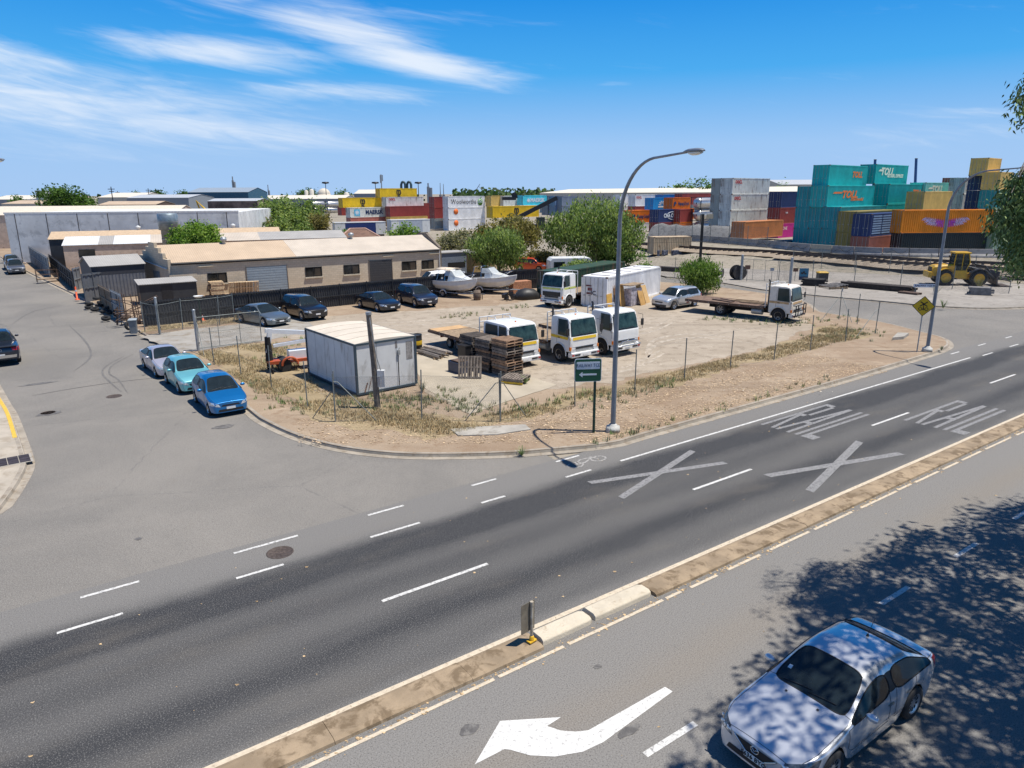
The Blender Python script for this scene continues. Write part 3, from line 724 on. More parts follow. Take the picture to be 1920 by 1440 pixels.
    if plate_txt:
        h = sh.hit((0, 0, pz), (-1, 0, 0)); t = text_mesh(plate_txt, .115, M_INK, pl, 'lettering'); t.location = (h[0].x + .026, 0, pz + .005); t.rotation_euler = (0, rad(-8), rad(90))
        t.rotation_euler = Matrix.Rotation(rad(90), 4, 'Z').to_euler()
    sh.patch('number_plate', M_PLATE, root, [(0, -.19, .62), (0, .19, .62), (0, .19, .73), (0, -.19, .73)], (1, 0, 0), 4, 2, .012)
    # mirrors and handles
    for sg in (1, -1):
        zm = belt[0] + .07; h = sh.hit((hx - xc - .34, 0, belt[0] - .02), (0, -sg, 0)); ym = (h[0].y if h[0] is not None else sg * w0)
        mb = MB(); cx = hx - xc - .33
        mb.loft([[(cx + .06 * q * math.cos(a) + .0, ym + sg * (.02 + o_), zm + .065 * q * math.sin(a)) for a in [i * math.tau / 10 for i in range(10)]] for o_, q in ((0, .25), (.03, .8), (.10, 1.05), (.17, .95), (.205, .5))])
        bevel(mb.build('mirror', m_body, root), .004)
        for xx in (xB - .12, xr - Ra * .3 - .28):
            h = sh.hit((hx - xx, 0, belt[0] - .13), (0, -sg, 0))
            if h[0] is not None: MB().cbox((hx - xx, h[0].y + sg * .012, belt[0] - .13), (.17, .03, .028)).build('door_handle', m_body if not seams else M_CHROME, root)
    # wipers
    mb = MB()
    for y0, y1 in ((-.5, .08), (-.02, .52)): sh.line(mb, [(hx - xc - .05, y0, 0), (hx - xc - .12, y1, 0)], (0, 0, -1), .009, .012)
    if mb.f: mb.build('wiper', M_TRIM, root, fix=False)
    if rails:
        for sg in (1, -1):
            mb = MB(); sh.line(mb, [(hx - xrf - .15, sg * w0 * roofw * .86, 0), (hx - xrr + .1, sg * w0 * roofw * .86, 0)], (0, 0, -1), .016, .035); mb.build('roof_rail', M_RIM, root)
    if bump_m:
        sh.patch('bumper', bump_m, root, [(0, -w0 * .95, sill + .02), (0, w0 * .95, sill + .02), (0, w0 * .95, sill + .2), (0, -w0 * .95, sill + .2)], (-1, 0, 0), 12, 3, .01)
        for sg in (1, -1): sh.patch('sill_cladding', bump_m, root, [(hx - xf - Ra, 0, sill), (hx - xr + Ra, 0, sill), (hx - xr + Ra, 0, sill + .14), (hx - xf - Ra, 0, sill + .14)], (0, -sg, 0), 8, 2, .012)
    if lod > 1:      # cabin: floor, seats, dash and wheel seen through the tinted glass
        xs0 = hx - xc; MB().box(hx - xd, xs0 - .1, -w0 * .82, w0 * .82, sill + .2, belt[0] - .42).build('cabin_floor', M_DARK, root)
        bevel(MB().box(xs0 - .38, xs0 - .05, -w0 * .80, w0 * .80, belt[0] - .30, belt[0] - .06).build('dashboard', M_TRIM, root), .05)
        for sg in (1, -1):
            xq = hx - xrf - .25; s_ = MB().cbox((xq, sg * .36, belt[0] - .36), (.5, .48, .16)).build('seat', M_SEAT, root); MB().cbox((xq - .26, sg * .36, belt[0] - .02), (.14, .46, .62), ry=rad(-12)).cbox((xq - .34, sg * .36, belt[0] + .36), (.1, .26, .16), ry=rad(-12)).build('seat_back', M_SEAT, s_)
        MB().cbox((hx - xrr + .15, 0, belt[0] - .05), (.18, w0 * 1.4, .5), ry=rad(-15)).build('rear_seat', M_SEAT, root)
        MB().tube([(xs0 - .48 + .06 * math.sin(a), -.36 + .18 * math.cos(a), belt[0] - .05 + .17 * math.sin(a)) for a in [i * math.tau / 12 for i in range(13)]], .016, 5).build('steering_wheel', M_TRIM, root)
    root['len'] = L; return root, sh
P_SEDAN = lambda L, H: [(0, .66), (.3, .77), (L * .27, .93), (L * .43, H - .035), (L * .55, H), (L * .66, H - .05), (L * .84, 1.05), (L * .97, 1.01), (L, .86)]
P_HATCH = lambda L, H: [(0, .68), (.28, .80), (L * .27, .98), (L * .44, H - .04), (L * .6, H), (L * .86, H - .08), (L * .965, 1.02), (L * .985, .9), (L, .7)]
P_SUV = lambda L, H: [(0, .82), (.25, .96), (L * .25, 1.10), (L * .38, H - .05), (L * .55, H), (L * .88, H - .07), (L * .97, 1.2), (L * .985, 1.05), (L, .8)]
def midpt(a, b, off, rz, z=0.0):
    """centre of a car from the ground points of its two visible wheels; off: half track to the hidden side"""
    c = (G(*a, z) + G(*b, z)) / 2; n = Vector((-math.sin(rz), math.cos(rz), 0)); return c + n * off
# ------------------------------------------------------------------ cars
KZ = .0
SH = R(2.93, -5.40)
root, sh = car('sedan', 'silver sedan driving under the tree shade in the near lane, plate S636 BYO', 'car', SH, RA + math.pi, paint('silver_blue_paint', (.62, .635, .66), .5, .24), 4.49, 1.755, 1.44, 2.64, .92,
    [(0, .66), (.20, .775), (1.40, .965), (2.16, 1.40), (2.7, 1.445), (3.42, 1.37), (4.02, 1.09), (4.40, 1.055), (4.49, .86)], (.93, 1.0), R=.325, lamp=M_DLAMP, seams=True, nose=.74, plate_txt='S636 BYO', spokes=10, roofw=.69, lod=3, hl=.075,
    grille=[(-.16, .45), (.16, .45), (.41, .615), (-.41, .615)])
# grille surround and winged emblem, aerial, side strip, sticker, washer jets
mb = MB(); sh.line(mb, [(0, -.42, .625), (0, -.17, .44), (0, .17, .44), (0, .42, .625)], (-1, 0, 0), .014, .004); mb.build('grille_surround', M_CHROME, root, fix=False)
h = sh.hit((0, 0, .57), (-1, 0, 0)); ex = h[0].x + .012
mb = MB(); ring = [(ex, .075 * math.cos(a), .57 + .06 * math.sin(a)) for a in [i * math.tau / 20 for i in range(21)]]; mb.tube(ring, .008, 5)
mb.tube([(ex, -.062, .59), (ex + .004, -.03, .587), (ex + .006, 0, .55), (ex + .004, .03, .587), (ex, .062, .59)], .008, 5); mb.build('emblem', M_CHROME, root, fix=False)
mb = MB(); h = sh.hit((-1.02, 0, 0), (0, 0, -1)); z0 = h[0].z
mb.cyl((-1.02, 0, z0), (-1.02, 0, z0 + .05), .03, .014, 8); mb.tube([(-1.02, 0, z0 + .04), (-1.22, 0, z0 + .30)], .005, 5); mb.build('aerial', M_TRIM, root)
sh.sides('side_strip', mat('silver_strip', (.6, .62, .66), .25, .7), root, [(.75, .46), (-.85, .50), (-.85, .53), (.75, .49)], nx=12, ny=1, off=.012)
sh.patch('sticker', M_PLATE, root, [(.60, -.56, 0), (.60, -.49, 0), (.53, -.49, 0), (.53, -.56, 0)], (0, 0, -1), 2, 2, .006)
for y in (-.3, .3): sh.patch('washer_jet', M_TRIM, root, [(1.02, y - .02, 0), (1.02, y + .02, 0), (.98, y + .02, 0), (.98, y - .02, 0)], (0, 0, -1), 1, 1, .012)
for sg in (1, -1):
    mb = MB()
    for k, (q, r_) in enumerate(((.60, .05), (.71, .045), (.82, .036))):
        p = Vector((2.25 - .12 * k, sg * .8775 * (q + .02), .62)); h = sh.hit(p, (-1, -sg * .9, -.35))
        if h[0] is not None:
            c = h[0] + h[1] * (.012 if h[1].x > 0 or sg * h[1].y > 0 else -.012); mb.lathe([(.001, .014), (r_ * .8, .012), (r_, 0)], 12, 'X', c)
    mb.build('lamp_reflector', mat('lamp_glint', (.55, .6, .65), .12, .7, var=.3, scale=20), root, fix=False)
sh.patch('rear_shelf', M_TRIM, root, [(-1.42, -.62, 0), (-1.42, .62, 0), (-1.30, .60, 0), (-1.30, -.60, 0)], (0, 0, -1), 6, 2, .005)

def cpos(x, y, rz, back, side=0., z=0.):
    """centre of a car whose nose centre stands over pixel x,y"""
    p = G(x, y, z); p.z = 0; d = Vector((math.cos(rz), math.sin(rz), 0)); return p - d * back + Vector((-d.y, d.x, 0)) * side
SD = rad(-52)
a = SD
car('hatchback', 'glossy mid blue hatchback, frontmost of the three cars parked at the street corner', 'car', midpt((396, 779), (370, 755), .72, rad(-54)), rad(-54), paint('blue_paint', (.006, .16, .42), .45), 3.8, 1.665, 1.51, 2.45, .74,
    P_HATCH(3.8, 1.51), (.96, 1.03), R=.28, kind='hatch', seams=True, nose=.76, lod=2, group='cars parked along the side street', plate_txt=None, grille=[(-.40, .50), (.40, .50), (.34, .57), (-.34, .57)])
car('hatchback', 'pale aqua hatchback parked between the blue hatchback and the silver sedan', 'car', midpt((339.5, 737), (315.5, 719), .72, rad(-52)), rad(-52), paint('aqua_paint', (.16, .47, .52), .3), 3.7, 1.69, 1.51, 2.38, .72,
    [(0, .68), (.26, .84), (1.08, 1.0), (1.66, 1.46), (2.2, 1.51), (3.2, 1.44), (3.56, 1.04), (3.64, .92), (3.7, .72)], (.98, 1.04), R=.29, kind='hatch', seams=True, nose=.78, group='cars parked along the side street')
car('sedan', 'older pale silver sedan parked behind the aqua hatchback by the driveway', 'car', midpt((296, 706), (273, 690), .70, rad(-51)), rad(-51), paint('pale_silver_paint', (.50, .49, .55), .4), 4.35, 1.69, 1.40, 2.55, .85,
    P_SEDAN(4.35, 1.40), (.91, .95), R=.29, seams=True, nose=.82, group='cars parked along the side street')
# dark utility seen from behind on the left
ua = rad(128); up = G(6, 688); d = Vector((math.cos(ua), math.sin(ua), 0))
M_UTE = paint('dark_navy_paint', (.012, .016, .03), .2)
ur, ush = car('pickup', 'dark navy dual cab pickup driving away, cut by the frame edge', 'pickup', up + d * 2.55, ua, M_UTE, 5.2, 1.94, 1.80, 3.1, .92,
    [(0, .85), (.3, 1.02), (1.3, 1.13), (1.95, 1.74), (2.5, 1.80), (3.3, 1.74), (3.52, 1.2), (5.15, 1.12), (5.2, .8)], (1.10, 1.14), R=.37, seams=True, sill=.34, rails=True)
ush.patch('rear_bumper', M_CHROME, ur, [(0, -.88, .50), (0, .88, .50), (0, .88, .66), (0, -.88, .66)], (1, 0, 0), 8, 2, .05)
h = ush.hit((0, 0, .95), (1, 0, 0)); mb = MB(); X = h[0].x - .012
mb.tube([(X, .075 * math.cos(q * math.tau / 16), .95 + .075 * math.sin(q * math.tau / 16)) for q in range(17)], .007, 5)
mb.tube([(X, .045, 1.0), (X, .02, .955), (X, 0, 1.0), (X, -.02, .955), (X, -.045, 1.0)], .006, 4); mb.tube([(X, .05, .95), (X, .025, .90), (X, 0, .935), (X, -.025, .90), (X, -.05, .95)], .006, 4); mb.build('emblem', M_CHROME, ur, fix=False)
MB().box(-2.62, -2.25, -.80, .80, 1.115, 1.15).build('tub_cover', M_TRIM, ur)
gp_ = Vector((-62.3, 90.0, 0))
car('pickup', 'grey pickup parked nose out far up the side street, front one of two', 'pickup', gp_, rad(-53), paint('grey_paint', (.15, .16, .18), .5), 5.0, 1.9, 1.78, 3.0, .9, P_SUV(5.0, 1.78), (1.12, 1.14), R=.36, sill=.3, kind='suv', group='parked far up the side street', lod=1)
car('van', 'grey wagon parked behind the grey pickup far up the street', 'car', gp_ + Vector((-3.9, 5.2, 0)), rad(-53), paint('pale_grey_paint', (.24, .25, .27), .5), 4.9, 1.9, 1.9, 3.0, .9, P_SUV(4.9, 1.9), (1.15, 1.18), R=.36, sill=.3, kind='suv', group='parked far up the side street', lod=1)
# cars against the dark yard fence
YC = 'cars parked against the dark yard fence'
yd = rad(-42)
car('sedan', 'steel grey sedan, leftmost of the cars against the dark fence', 'car', midpt((491, 611), (461, 605), .75, rad(-38), .14), rad(-38), paint('steel_grey_paint', (.155, .19, .21), .5), 4.9, 1.9, 1.47, 2.9, .95, P_SEDAN(4.9, 1.47), (.98, 1.03), R=.33, group=YC, seams=True)
car('suv', 'tall black four wheel drive wagon parked beside the steel grey sedan', 'car', midpt((567, 601), (540, 592), .75, rad(-48), .14), rad(-48), paint('black_paint', (.008, .009, .012), .1), 4.85, 1.9, 1.74, 2.84, .95, P_SUV(4.85, 1.74), (1.08, 1.12), R=.36, sill=.28, kind='suv', group=YC, seams=True)
car('sedan', 'low black sedan parked between the black wagon and the dark blue four wheel drive', 'car', midpt((710, 585), (677, 576), .75, rad(-50), .14), rad(-50), paint('blue_black_paint', (.008, .012, .02), .2), 4.9, 1.87, 1.44, 2.85, .95, P_SEDAN(4.9, 1.44), (.97, 1.02), R=.33, group=YC, seams=True)
car('suv', 'dark blue grey four wheel drive with slotted grille, nearest the boats', 'car', midpt((781, 579), (752, 566), .78, rad(-56), .14), rad(-56), paint('navy_grey_paint', (.022, .03, .055), .35), 4.85, 1.94, 1.75, 2.92, .92, P_SUV(4.85, 1.75), (1.1, 1.14), R=.39, sill=.3, kind='suv', group=YC, seams=True)
car('suv', 'silver wagon with bull bar parked beside the white shipping container', 'car', midpt((1260, 581), (1302, 574), -.72, rad(-141), .14), rad(-141), paint('bright_silver_paint', (.52, .54, .56), .5), 4.63, 1.85, 1.71, 2.7, .9, P_SUV(4.63, 1.71), (1.04, 1.1), R=.36, sill=.27, kind='suv', seams=True, bump_m=M_TRIM, rails=True)
car('suv', 'orange red wagon parked behind the boundary fence under the trees', 'car', G(998, 507, .13), rad(-30), paint('orange_red_paint', (.55, .07, .012), .2), 4.5, 1.8, 1.65, 2.65, .9, P_SUV(4.5, 1.65), (1.0, 1.05), R=.34, kind='suv', lod=1)
p = G(664, 538, 1.35); car('sedan', 'white car whose roof shows over the dark fence', 'car', (p.x, p.y, .1), rad(215), paint('white_paint', (.75, .75, .73), .0), 4.4, 1.75, 1.45, 2.6, .9, P_SEDAN(4.4, 1.45), (.95, 1.0), lod=1)
# white high-roofed van behind the fence
p = G(812, 548); car('van', 'white van with roof hatch parked behind the dark fence by the boats', 'van', (p.x + .4, p.y + 1.2, 0), rad(212), mat('white_van_paint', (.75, .75, .72), .4, var=.04), 4.7, 1.8, 2.0, 2.5, .8,
    [(0, .95), (.2, 1.12), (.62, 1.2), (1.35, 1.93), (2.2, 2.0), (4.45, 1.97), (4.62, 1.3), (4.66, 1.1), (4.7, .8)], (1.2, 1.25), R=.33, kind='van', lod=1)
# ------------------------------------------------------------------ trucks
M_WHITE = mat('white_truck_paint', (.78, .78, .76), .35, var=.04, coat=.4, dirt=((.5, .46, .38), .62, .35), streak=1)
M_YSTRIPE = mat('yellow_stripe', (.78, .52, .03), .4, var=.08)
M_DECK = mat('weathered_deck', (.30, .215, .13), .85, var=.3, scale=4, bump=.3, dirt=((.12, .085, .06), .5, .7))
M_RUST = mat('rusty_steel', (.11, .07, .05), .8, var=.4, scale=5, bump=.2)
def truck(name, label, loc, rz, cabL=1.75, cabW=2.1, cabH=2.35, floor=.62, wb=3.6, deckL=4.6, deck=None, crew=False, stripe=M_YSTRIPE, stripe_z=(.40, .50), bull=False, headboard=True, duals=True, stack=True, R_=.42, group=None, lean=.16, dirty=None, lime=False, deck_h=1.0, screen_z=.45):
    root = thing(name, label, 'truck', (loc[0], loc[1], .135), rz, group)
    mb_ = dirty or M_WHITE
    L0 = cabL + (.75 if crew else 0); f = floor; t = floor + cabH - .35; w_ = cabW / 2
    # cab: profile rings across the width; x=0 at the front face bottom
    zb_, zm, zt = f, f + (t - f) * screen_z, t
    prof = lambda k: [(-.04 * k, zb_), (0, zb_ + .1), (.0, zm - .05), (-.03, zm), (-lean - .04, zt - .16), (-lean - .14, zt - .05), (-lean - .36, zt), (-L0 + .3, zt + .01), (-L0 + .08, zt - .04), (-L0, zt - .16), (-L0, zb_), (-L0 + .1, zb_ - .06)]
    rings = []
    for q, s_ in ((-1, .0), (-.97, .6), (-.86, 1), (0, 1), (.86, 1), (.97, .6), (1, .0)):
        ring = []
        for x, z in prof(1):
            hgt = max(0, (z - zm) / (zt - zm)); yy = q * w_ * (1 - .07 * hgt)
            cx_, cz_ = -L0 / 2, (zb_ + zt) / 2
            sc = .955 + .045 * s_ ** .6
            ring.append((cx_ + (x - cx_) * sc, yy, cz_ + (z - cz_) * (sc if s_ < 1 else 1)))
        rings.append(ring)
    m = MB().loft(rings, caps=True, smooth=False)
    me = m.mesh('cab', [mb_]); bm = bmesh.new(); bm.from_mesh(me); bmesh.ops.recalc_face_normals(bm, faces=bm.faces); bm.to_mesh(me); bm.free()
    cab = link('cab', me, root); bevel(cab, .05, 3, 20); full = ev_mesh(cab); sh = Shell(full); cab.modifiers.clear(); old = cab.data; cab.data = full
    for p_ in full.polygons: p_.use_smooth = True
    try: full.set_sharp_from_angle(angle=rad(40))
    except Exception: pass
    X = (-1, 0, 0)
    seal = [(0, y, z) for y, z in ((-w_ * .93, zm + .0), (w_ * .93, zm + .0), (w_ * .87, zt - .10), (-w_ * .87, zt - .10))]
    sh.patch('windscreen_seal', M_TRIM, root, seal, X, 8, 5, .006)
    sh.patch('windscreen', mat('truck_glass', (.022, .042, .038), .08, spec=.38, var=.75, scale=1.9), root, [(0, y, z) for y, z in ((-w_ * .885, zm + .05), (w_ * .885, zm + .05), (w_ * .83, zt - .14), (-w_ * .83, zt - .14))], X, 8, 5, .014)
    mb = MB()
    for y0, y1 in ((-w_ * .7, -.05), (.0, w_ * .66)): sh.line(mb, [(0, y0, zm + .06), (0, y1, zm + .13)], X, .012, .03)
    mb.build('wiper', M_TRIM, root, fix=False)
    sh.patch('front_panel', mb_, root, [(0, -w_ * .9, f + .3), (0, w_ * .9, f + .3), (0, w_ * .9, f + .56), (0, -w_ * .9, f + .56)], X, 8, 3, .012)
    sh.patch('grille', M_TRIM, root, [(0, -w_ * .62, f + .16), (0, w_ * .62, f + .16), (0, w_ * .66, f + .27), (0, -w_ * .66, f + .27)], X, 8, 2, .016)
    xs_ = [-.22 - lean * .3, -1.12] if not crew else [-.22 - lean * .3, -1.0]
    for sg in (1, -1):
        D = (0, -sg, 0)
        sh.patch('side_window', M_GLASS, root, [(-.20, 0, zm - .02), (xs_[1], 0, zm + .02), (xs_[1], 0, zt - .14), (-lean - .17, 0, zt - .14)], D, 5, 4, .01)
        if crew: sh.patch('side_window', M_GLASS, root, [(-1.12, 0, zm + .02), (-L0 + .2, 0, zm + .02), (-L0 + .24, 0, zt - .14), (-1.12, 0, zt - .14)], D, 5, 4, .01)
        sh.patch('door', mb_, root, [(-.14, 0, f + .42), (xs_[1] - .06, 0, f + .16), (xs_[1] - .06, 0, zm - .03), (-.14, 0, zm - .05)], D, 5, 4, .008)
        mb = MB(); sh.line(mb, [(xs_[1] - .08, 0, f + .14), (xs_[1] - .08, 0, zt - .1)], D, .007, .002); sh.line(mb, [(-.12, 0, f + .42), (-.13, 0, zm - .04)], D, .007, .002)
        mb.build('door_gap', M_SEAM, root, fix=False)
        if stripe:
            z0, z1 = f + (t - f) * stripe_z[0] - .10, f + (t - f) * stripe_z[0] + .06
            sh.patch('stripe', stripe, root, [(-.02, 0, z0), (-L0 + .05, 0, z0 + .02), (-L0 + .05, 0, z1 + .02), (-.02, 0, z1)], D, 6, 1, .013)
        sh.patch('door_handle', M_TRIM, root, [(xs_[1] + .2, 0, zm - .16), (xs_[1] + .04, 0, zm - .16), (xs_[1] + .04, 0, zm - .11), (xs_[1] + .2, 0, zm - .11)], D, 2, 1, .03)
        # mirror on its arm
        mb = MB(); yo = sg * (w_ + .22)
        mb.tube([(-.12, sg * w_ * .95, zt - .22), (.04, yo, zt - .3), (.04, yo, zm - .05), (-.1, sg * w_ * .98, zm - .1)], .014, 5); mb.build('mirror_arm', M_TRIM, root)
        bevel(MB().box(-.02, .05, yo - .1, yo + .1, zm + .12, zm + .52).build('mirror', M_TRIM, root), .02)
        MB().cbox((-.02, sg * w_ * .82, f + .06), (.1, .34, .15)).build('headlight', M_LAMP, root)
        MB().cbox((-.03, sg * (w_ * .98), f + .2), (.12, .09, .2)).build('indicator', M_ORANGE, root)
        # wheel arch lip, wheels
        mb = MB(); xa = -.95
        az_ = [rad(-8 + 196 * q / 14) for q in range(15)]; ro = R_ + .13; pr_ = [(xa + ro * math.cos(a), R_ + .05 + ro * math.sin(a)) for a in az_]
        mb.prismy(pr_, sg * (w_ - .03), sg * (w_ + .012)); mb.build('wheel_arch', M_DARK, root); mb = MB(); mb.tube([(x, sg * (w_ + .01), z) for x, z in pr_], .035, 5); mb.build('arch_lip', mb_, root)
        wheel(root, -.95, sg * (w_ - .09), R_, .26, M_STEELRIM, sg, spokes=6, dish=.1)
        wheel(root, -.95 - wb, sg * (w_ - .2), R_, .26, M_STEELRIM, sg, spokes=6, dish=.2)
        if duals: wheel(root, -.95 - wb, sg * (w_ - .5), R_, .24, M_STEELRIM, sg, spokes=0)
    if stripe:
        z0, z1 = f + (t - f) * stripe_z[0] - .10, f + (t - f) * stripe_z[0] + .06
        sh.patch('stripe', stripe, root, [(0, -w_, z0), (0, w_, z0), (0, w_, z1), (0, -w_, z1)], X, 8, 1, .02)
    MB().box(-L0 + .25, -.12, -w_ * .8, w_ * .8, f - .24, f + .02).build('cab_underside', M_DARK, root)
    MB().box(-1.45, -.45, -w_ * .98, w_ * .98, R_ * 1.2, f + .12).build('wheel_well', M_DARK, root)
    b = bevel(MB().box(-.22, .13, -w_ * .99, w_ * .99, f - .3, f - .02).build('bumper', mb_, root), .04)
    for sg in (1, -1): MB().box(.134, .15, sg * .62 - .2, sg * .62 + .2, f - .2, f - .11).build('bumper_slot', M_TRIM, root); MB().box(.134, .155, sg * .95 - .08, sg * .95 + .08, f - .2, f - .1).build('corner_lamp', M_RED, root)
    sh.patch('step_panel', M_STEEL, root, [(0, -w_ * .88, f + .04), (0, w_ * .88, f + .04), (0, w_ * .88, f + .15), (0, -w_ * .88, f + .15)], X, 8, 1, .012)
    MB().lathe([(.05, 0), (.05, .05), (.001, .07)], 8, 'Z', (-.8, 0, t + .012)).build('roof_lamp', M_ORANGE, root)
    MB().box(.15, .165, -.19, .19, f - .21, f - .1).build('number_plate', M_PLATE, root)
    ce = -.95 - wb - 1.15
    mb = MB(); [mb.box(ce, -.6, sg * .42 - .05, sg * .42 + .05, .52, .74) for sg in (1, -1)]; mb.build('chassis', M_DARK, root)
    for x in (-.95, -.95 - wb): MB().cyl((x, -w_ + .2, R_), (x, w_ - .2, R_), .09).build('axle', M_DARK, root)
    mb = MB(); mb.tube([(-L0 - .5, -.75, .62), (-L0 - 1.3, -.75, .62)], .24, 12); mb.build('fuel_tank', M_STEEL, root)
    if deckL:
        x1 = -L0 - .28; x0 = x1 - deckL; dz = deck_h
        dk = MB().box(x0, x1, -1.16, 1.16, dz, dz + .06).build('deck', deck or M_DECK, root)
        mb = MB(); n_ = int(deckL / .35)
        for i in range(n_): mb.box(x0 + .1 + i * deckL / n_, x0 + .17 + i * deckL / n_, -1.17, 1.17, dz - .13, dz - .004)
        mb.box(x0, x1, -1.2, -1.164, dz - .11, dz + .07); mb.box(x0, x1, 1.164, 1.2, dz - .11, dz + .07); mb.box(x0 - .04, x0 - .004, -1.2, 1.2, dz - .13, dz + .07)
        [mb.box(x0 + .2, x1, sg * .42 - .05, sg * .42 + .05, .75, dz - .14) for sg in (1, -1)]
        mb.build('tray_frame', M_RUST, root)
        for sg in (1, -1):
            mb = MB(); [mb.cbox((x0 + .3 + i * (deckL - .5) / 7, sg * 1.206, dz - .03), (.05, .012, .05)) for i in range(8)]; mb.build('rope_hook', M_STEEL, root)
            MB().cbox((x0 + .02, sg * .8, dz - .25), (.06, .34, .12)).build('tail_light', M_RED, root)
    if headboard:
        xh = -L0 - .22; mb = MB(); zt2 = t + .12
        for y in (-1.08, 1.08): mb.tube([(xh, y, deck_h), (xh, y, zt2)], .035, 6)
        for z in (zt2, zt2 - .25): mb.tube([(xh, -1.08, z), (xh, 1.08, z)], .03, 6)
        for y in (-.54, 0, .54): mb.tube([(xh, y, zt2 - .25), (xh, y, zt2)], .02, 6)
        for y in (-.5, .5): mb.tube([(xh, y, zt2), (-L0 + .5, y, zt2 + .02), (-L0 + .6, y, t)], .025, 6)
        mb.build('headboard', mat('pale_steel_tube', (.62, .63, .63), .45, .2, var=.1), root)
    if stack:
        mb = MB(); mb.tube([(-L0 - .12, -w_ * .72, .9), (-L0 - .12, -w_ * .72, t + .28), (-L0 - .2, -w_ * .72, t + .4)], .06, 8); mb.build('exhaust_stack', M_TRIM, root)
    if bull:
        mb = MB(); z0, z1 = f - .25, f + .62
        for y in (-.95, -.5, .5, .95): mb.tube([(.2, y, z0), (.28, y, z0 + .2), (.28, y, z1)], .04, 6)
        for z in (z0 + .1, (z0 + z1) / 2, z1): mb.tube([(.1, -1.05, z), (.28, -.9, z), (.28, .9, z), (.1, 1.05, z)], .035, 6)
        mb.build('bull_bar', M_STEEL if bull == 2 else M_TRIM, root)
    return root, sh
M_STEELRIM = mat('dusty_steel_rim', (.34, .31, .27), .6, .3, var=.25, scale=8)
TR = rad(-53)
def front_at(xa, xb, ya, yb, back=.35, hd=-53):
    p = (G(xa, ya, .4) + G(xb, yb, .4)) / 2; return p - Vector((math.cos(rad(hd)), math.sin(rad(hd)), 0)) * back
WT = 'white cab over trucks parked in a row'
p = front_at(1016, 965, 678, 687); truck('flatbed_truck', 'white crew cab truck with yellow stripe, parked beside the pallet stacks', p, TR, crew=True, group=WT, cabH=2.15, deckL=4.4, deck=M_DECK, wb=3.9, stack=False)
p = front_at(1127, 1079, 668, 676); t2, sh2 = truck('flatbed_truck', 'white single cab truck with yellow stripe, middle of the three parked in a row', p, TR, cabH=2.28, group=WT, deckL=5.2, wb=4.2, R_=.45, floor=.66)
p = front_at(1207, 1155, 655, 664); t3, sh3 = truck('flatbed_truck', 'white truck with chrome bumper bar and no stripe, rightmost of the three in a row', p, TR, cabH=2.3, cabL=1.95, cabW=2.15, group=WT, deckL=4.4, wb=4.0, R_=.45, floor=.66, stripe=None, bull=False, lean=.2)
mb = MB(); mb.tube([(.0, -1.05, .62), (.26, -.95, .64), (.26, .95, .64), (.0, 1.05, .62)], .035, 6); mb.tube([(.1, -.62, .64), (.3, -.58, .92), (.3, .58, .92), (.1, .62, .64)], .035, 6); mb.build('bumper_bar', M_CHROME, t3)
p = front_at(1049, 1014, 575, 569, .2, -129); t4, sh4 = truck('flatbed_truck', 'white truck with lime stripe facing out beside the green shipping container', p + Vector((0, 0, 0)), rad(-129), cabH=2.45, cabL=2.0, cabW=2.2, deckL=5.5, wb=4.4, R_=.48, floor=.72, stripe=mat('lime_stripe', (.52, .58, .16), .4), stripe_z=(.44, .5), lean=.2, screen_z=.5)
sh4.patch('grille', M_TRIM, t4, [(0, -.9, 1.0), (0, .9, 1.0), (0, .9, 1.36), (0, -.9, 1.36)], (-1, 0, 0), 6, 3, .03)
p = front_at(1523, 1478, 593, 603); truck('flatbed_truck', 'dusty white truck with black bull bar and long rusty tray by the far fence', p, rad(-42), cabH=2.3, deckL=6.4, wb=4.6, bull=True, R_=.47, floor=.68, deck=mat('rusty_deck', (.17, .11, .075), .9, var=.35, scale=3, dirt=((.12, .08, .06), .5, .7)),
      dirty=mat('dusty_truck_paint', (.70, .66, .58), .5, var=.08, dirt=((.35, .25, .17), .56, .7), streak=1), stripe=mat('faded_orange_stripe', (.50, .33, .16), .6, var=.2))
for k, (dx_, dy_, L_, wd_, lb) in enumerate(((-4.2, .3, 2.6, .3, 'longest weathered plank lying on the rusty tray of the dusty truck'), (-5.6, -.4, 1.9, .45, 'rusty plate lying across the rear of the long rusty tray'), (-3.2, -.2, 2.2, .22, 'short plank on the rusty tray closest to the cab'))):
    h_ = rad(-42); o = MB().cbox((0, 0, 0), (L_, wd_, .07)).cbox((.2, wd_ * .5, .06), (L_ * .7, .1, .06)).build('plank', M_DECK if k != 1 else M_RUST); o.location = (p.x + dx_ * math.cos(h_) - dy_ * math.sin(h_), p.y + dx_ * math.sin(h_) + dy_ * math.cos(h_), .135 + 1.105); o.rotation_euler = (0, 0, h_ + (.1, -.3, .05)[k]); tag(o, lb, 'plank', 'scrap lying on the rusty tray')
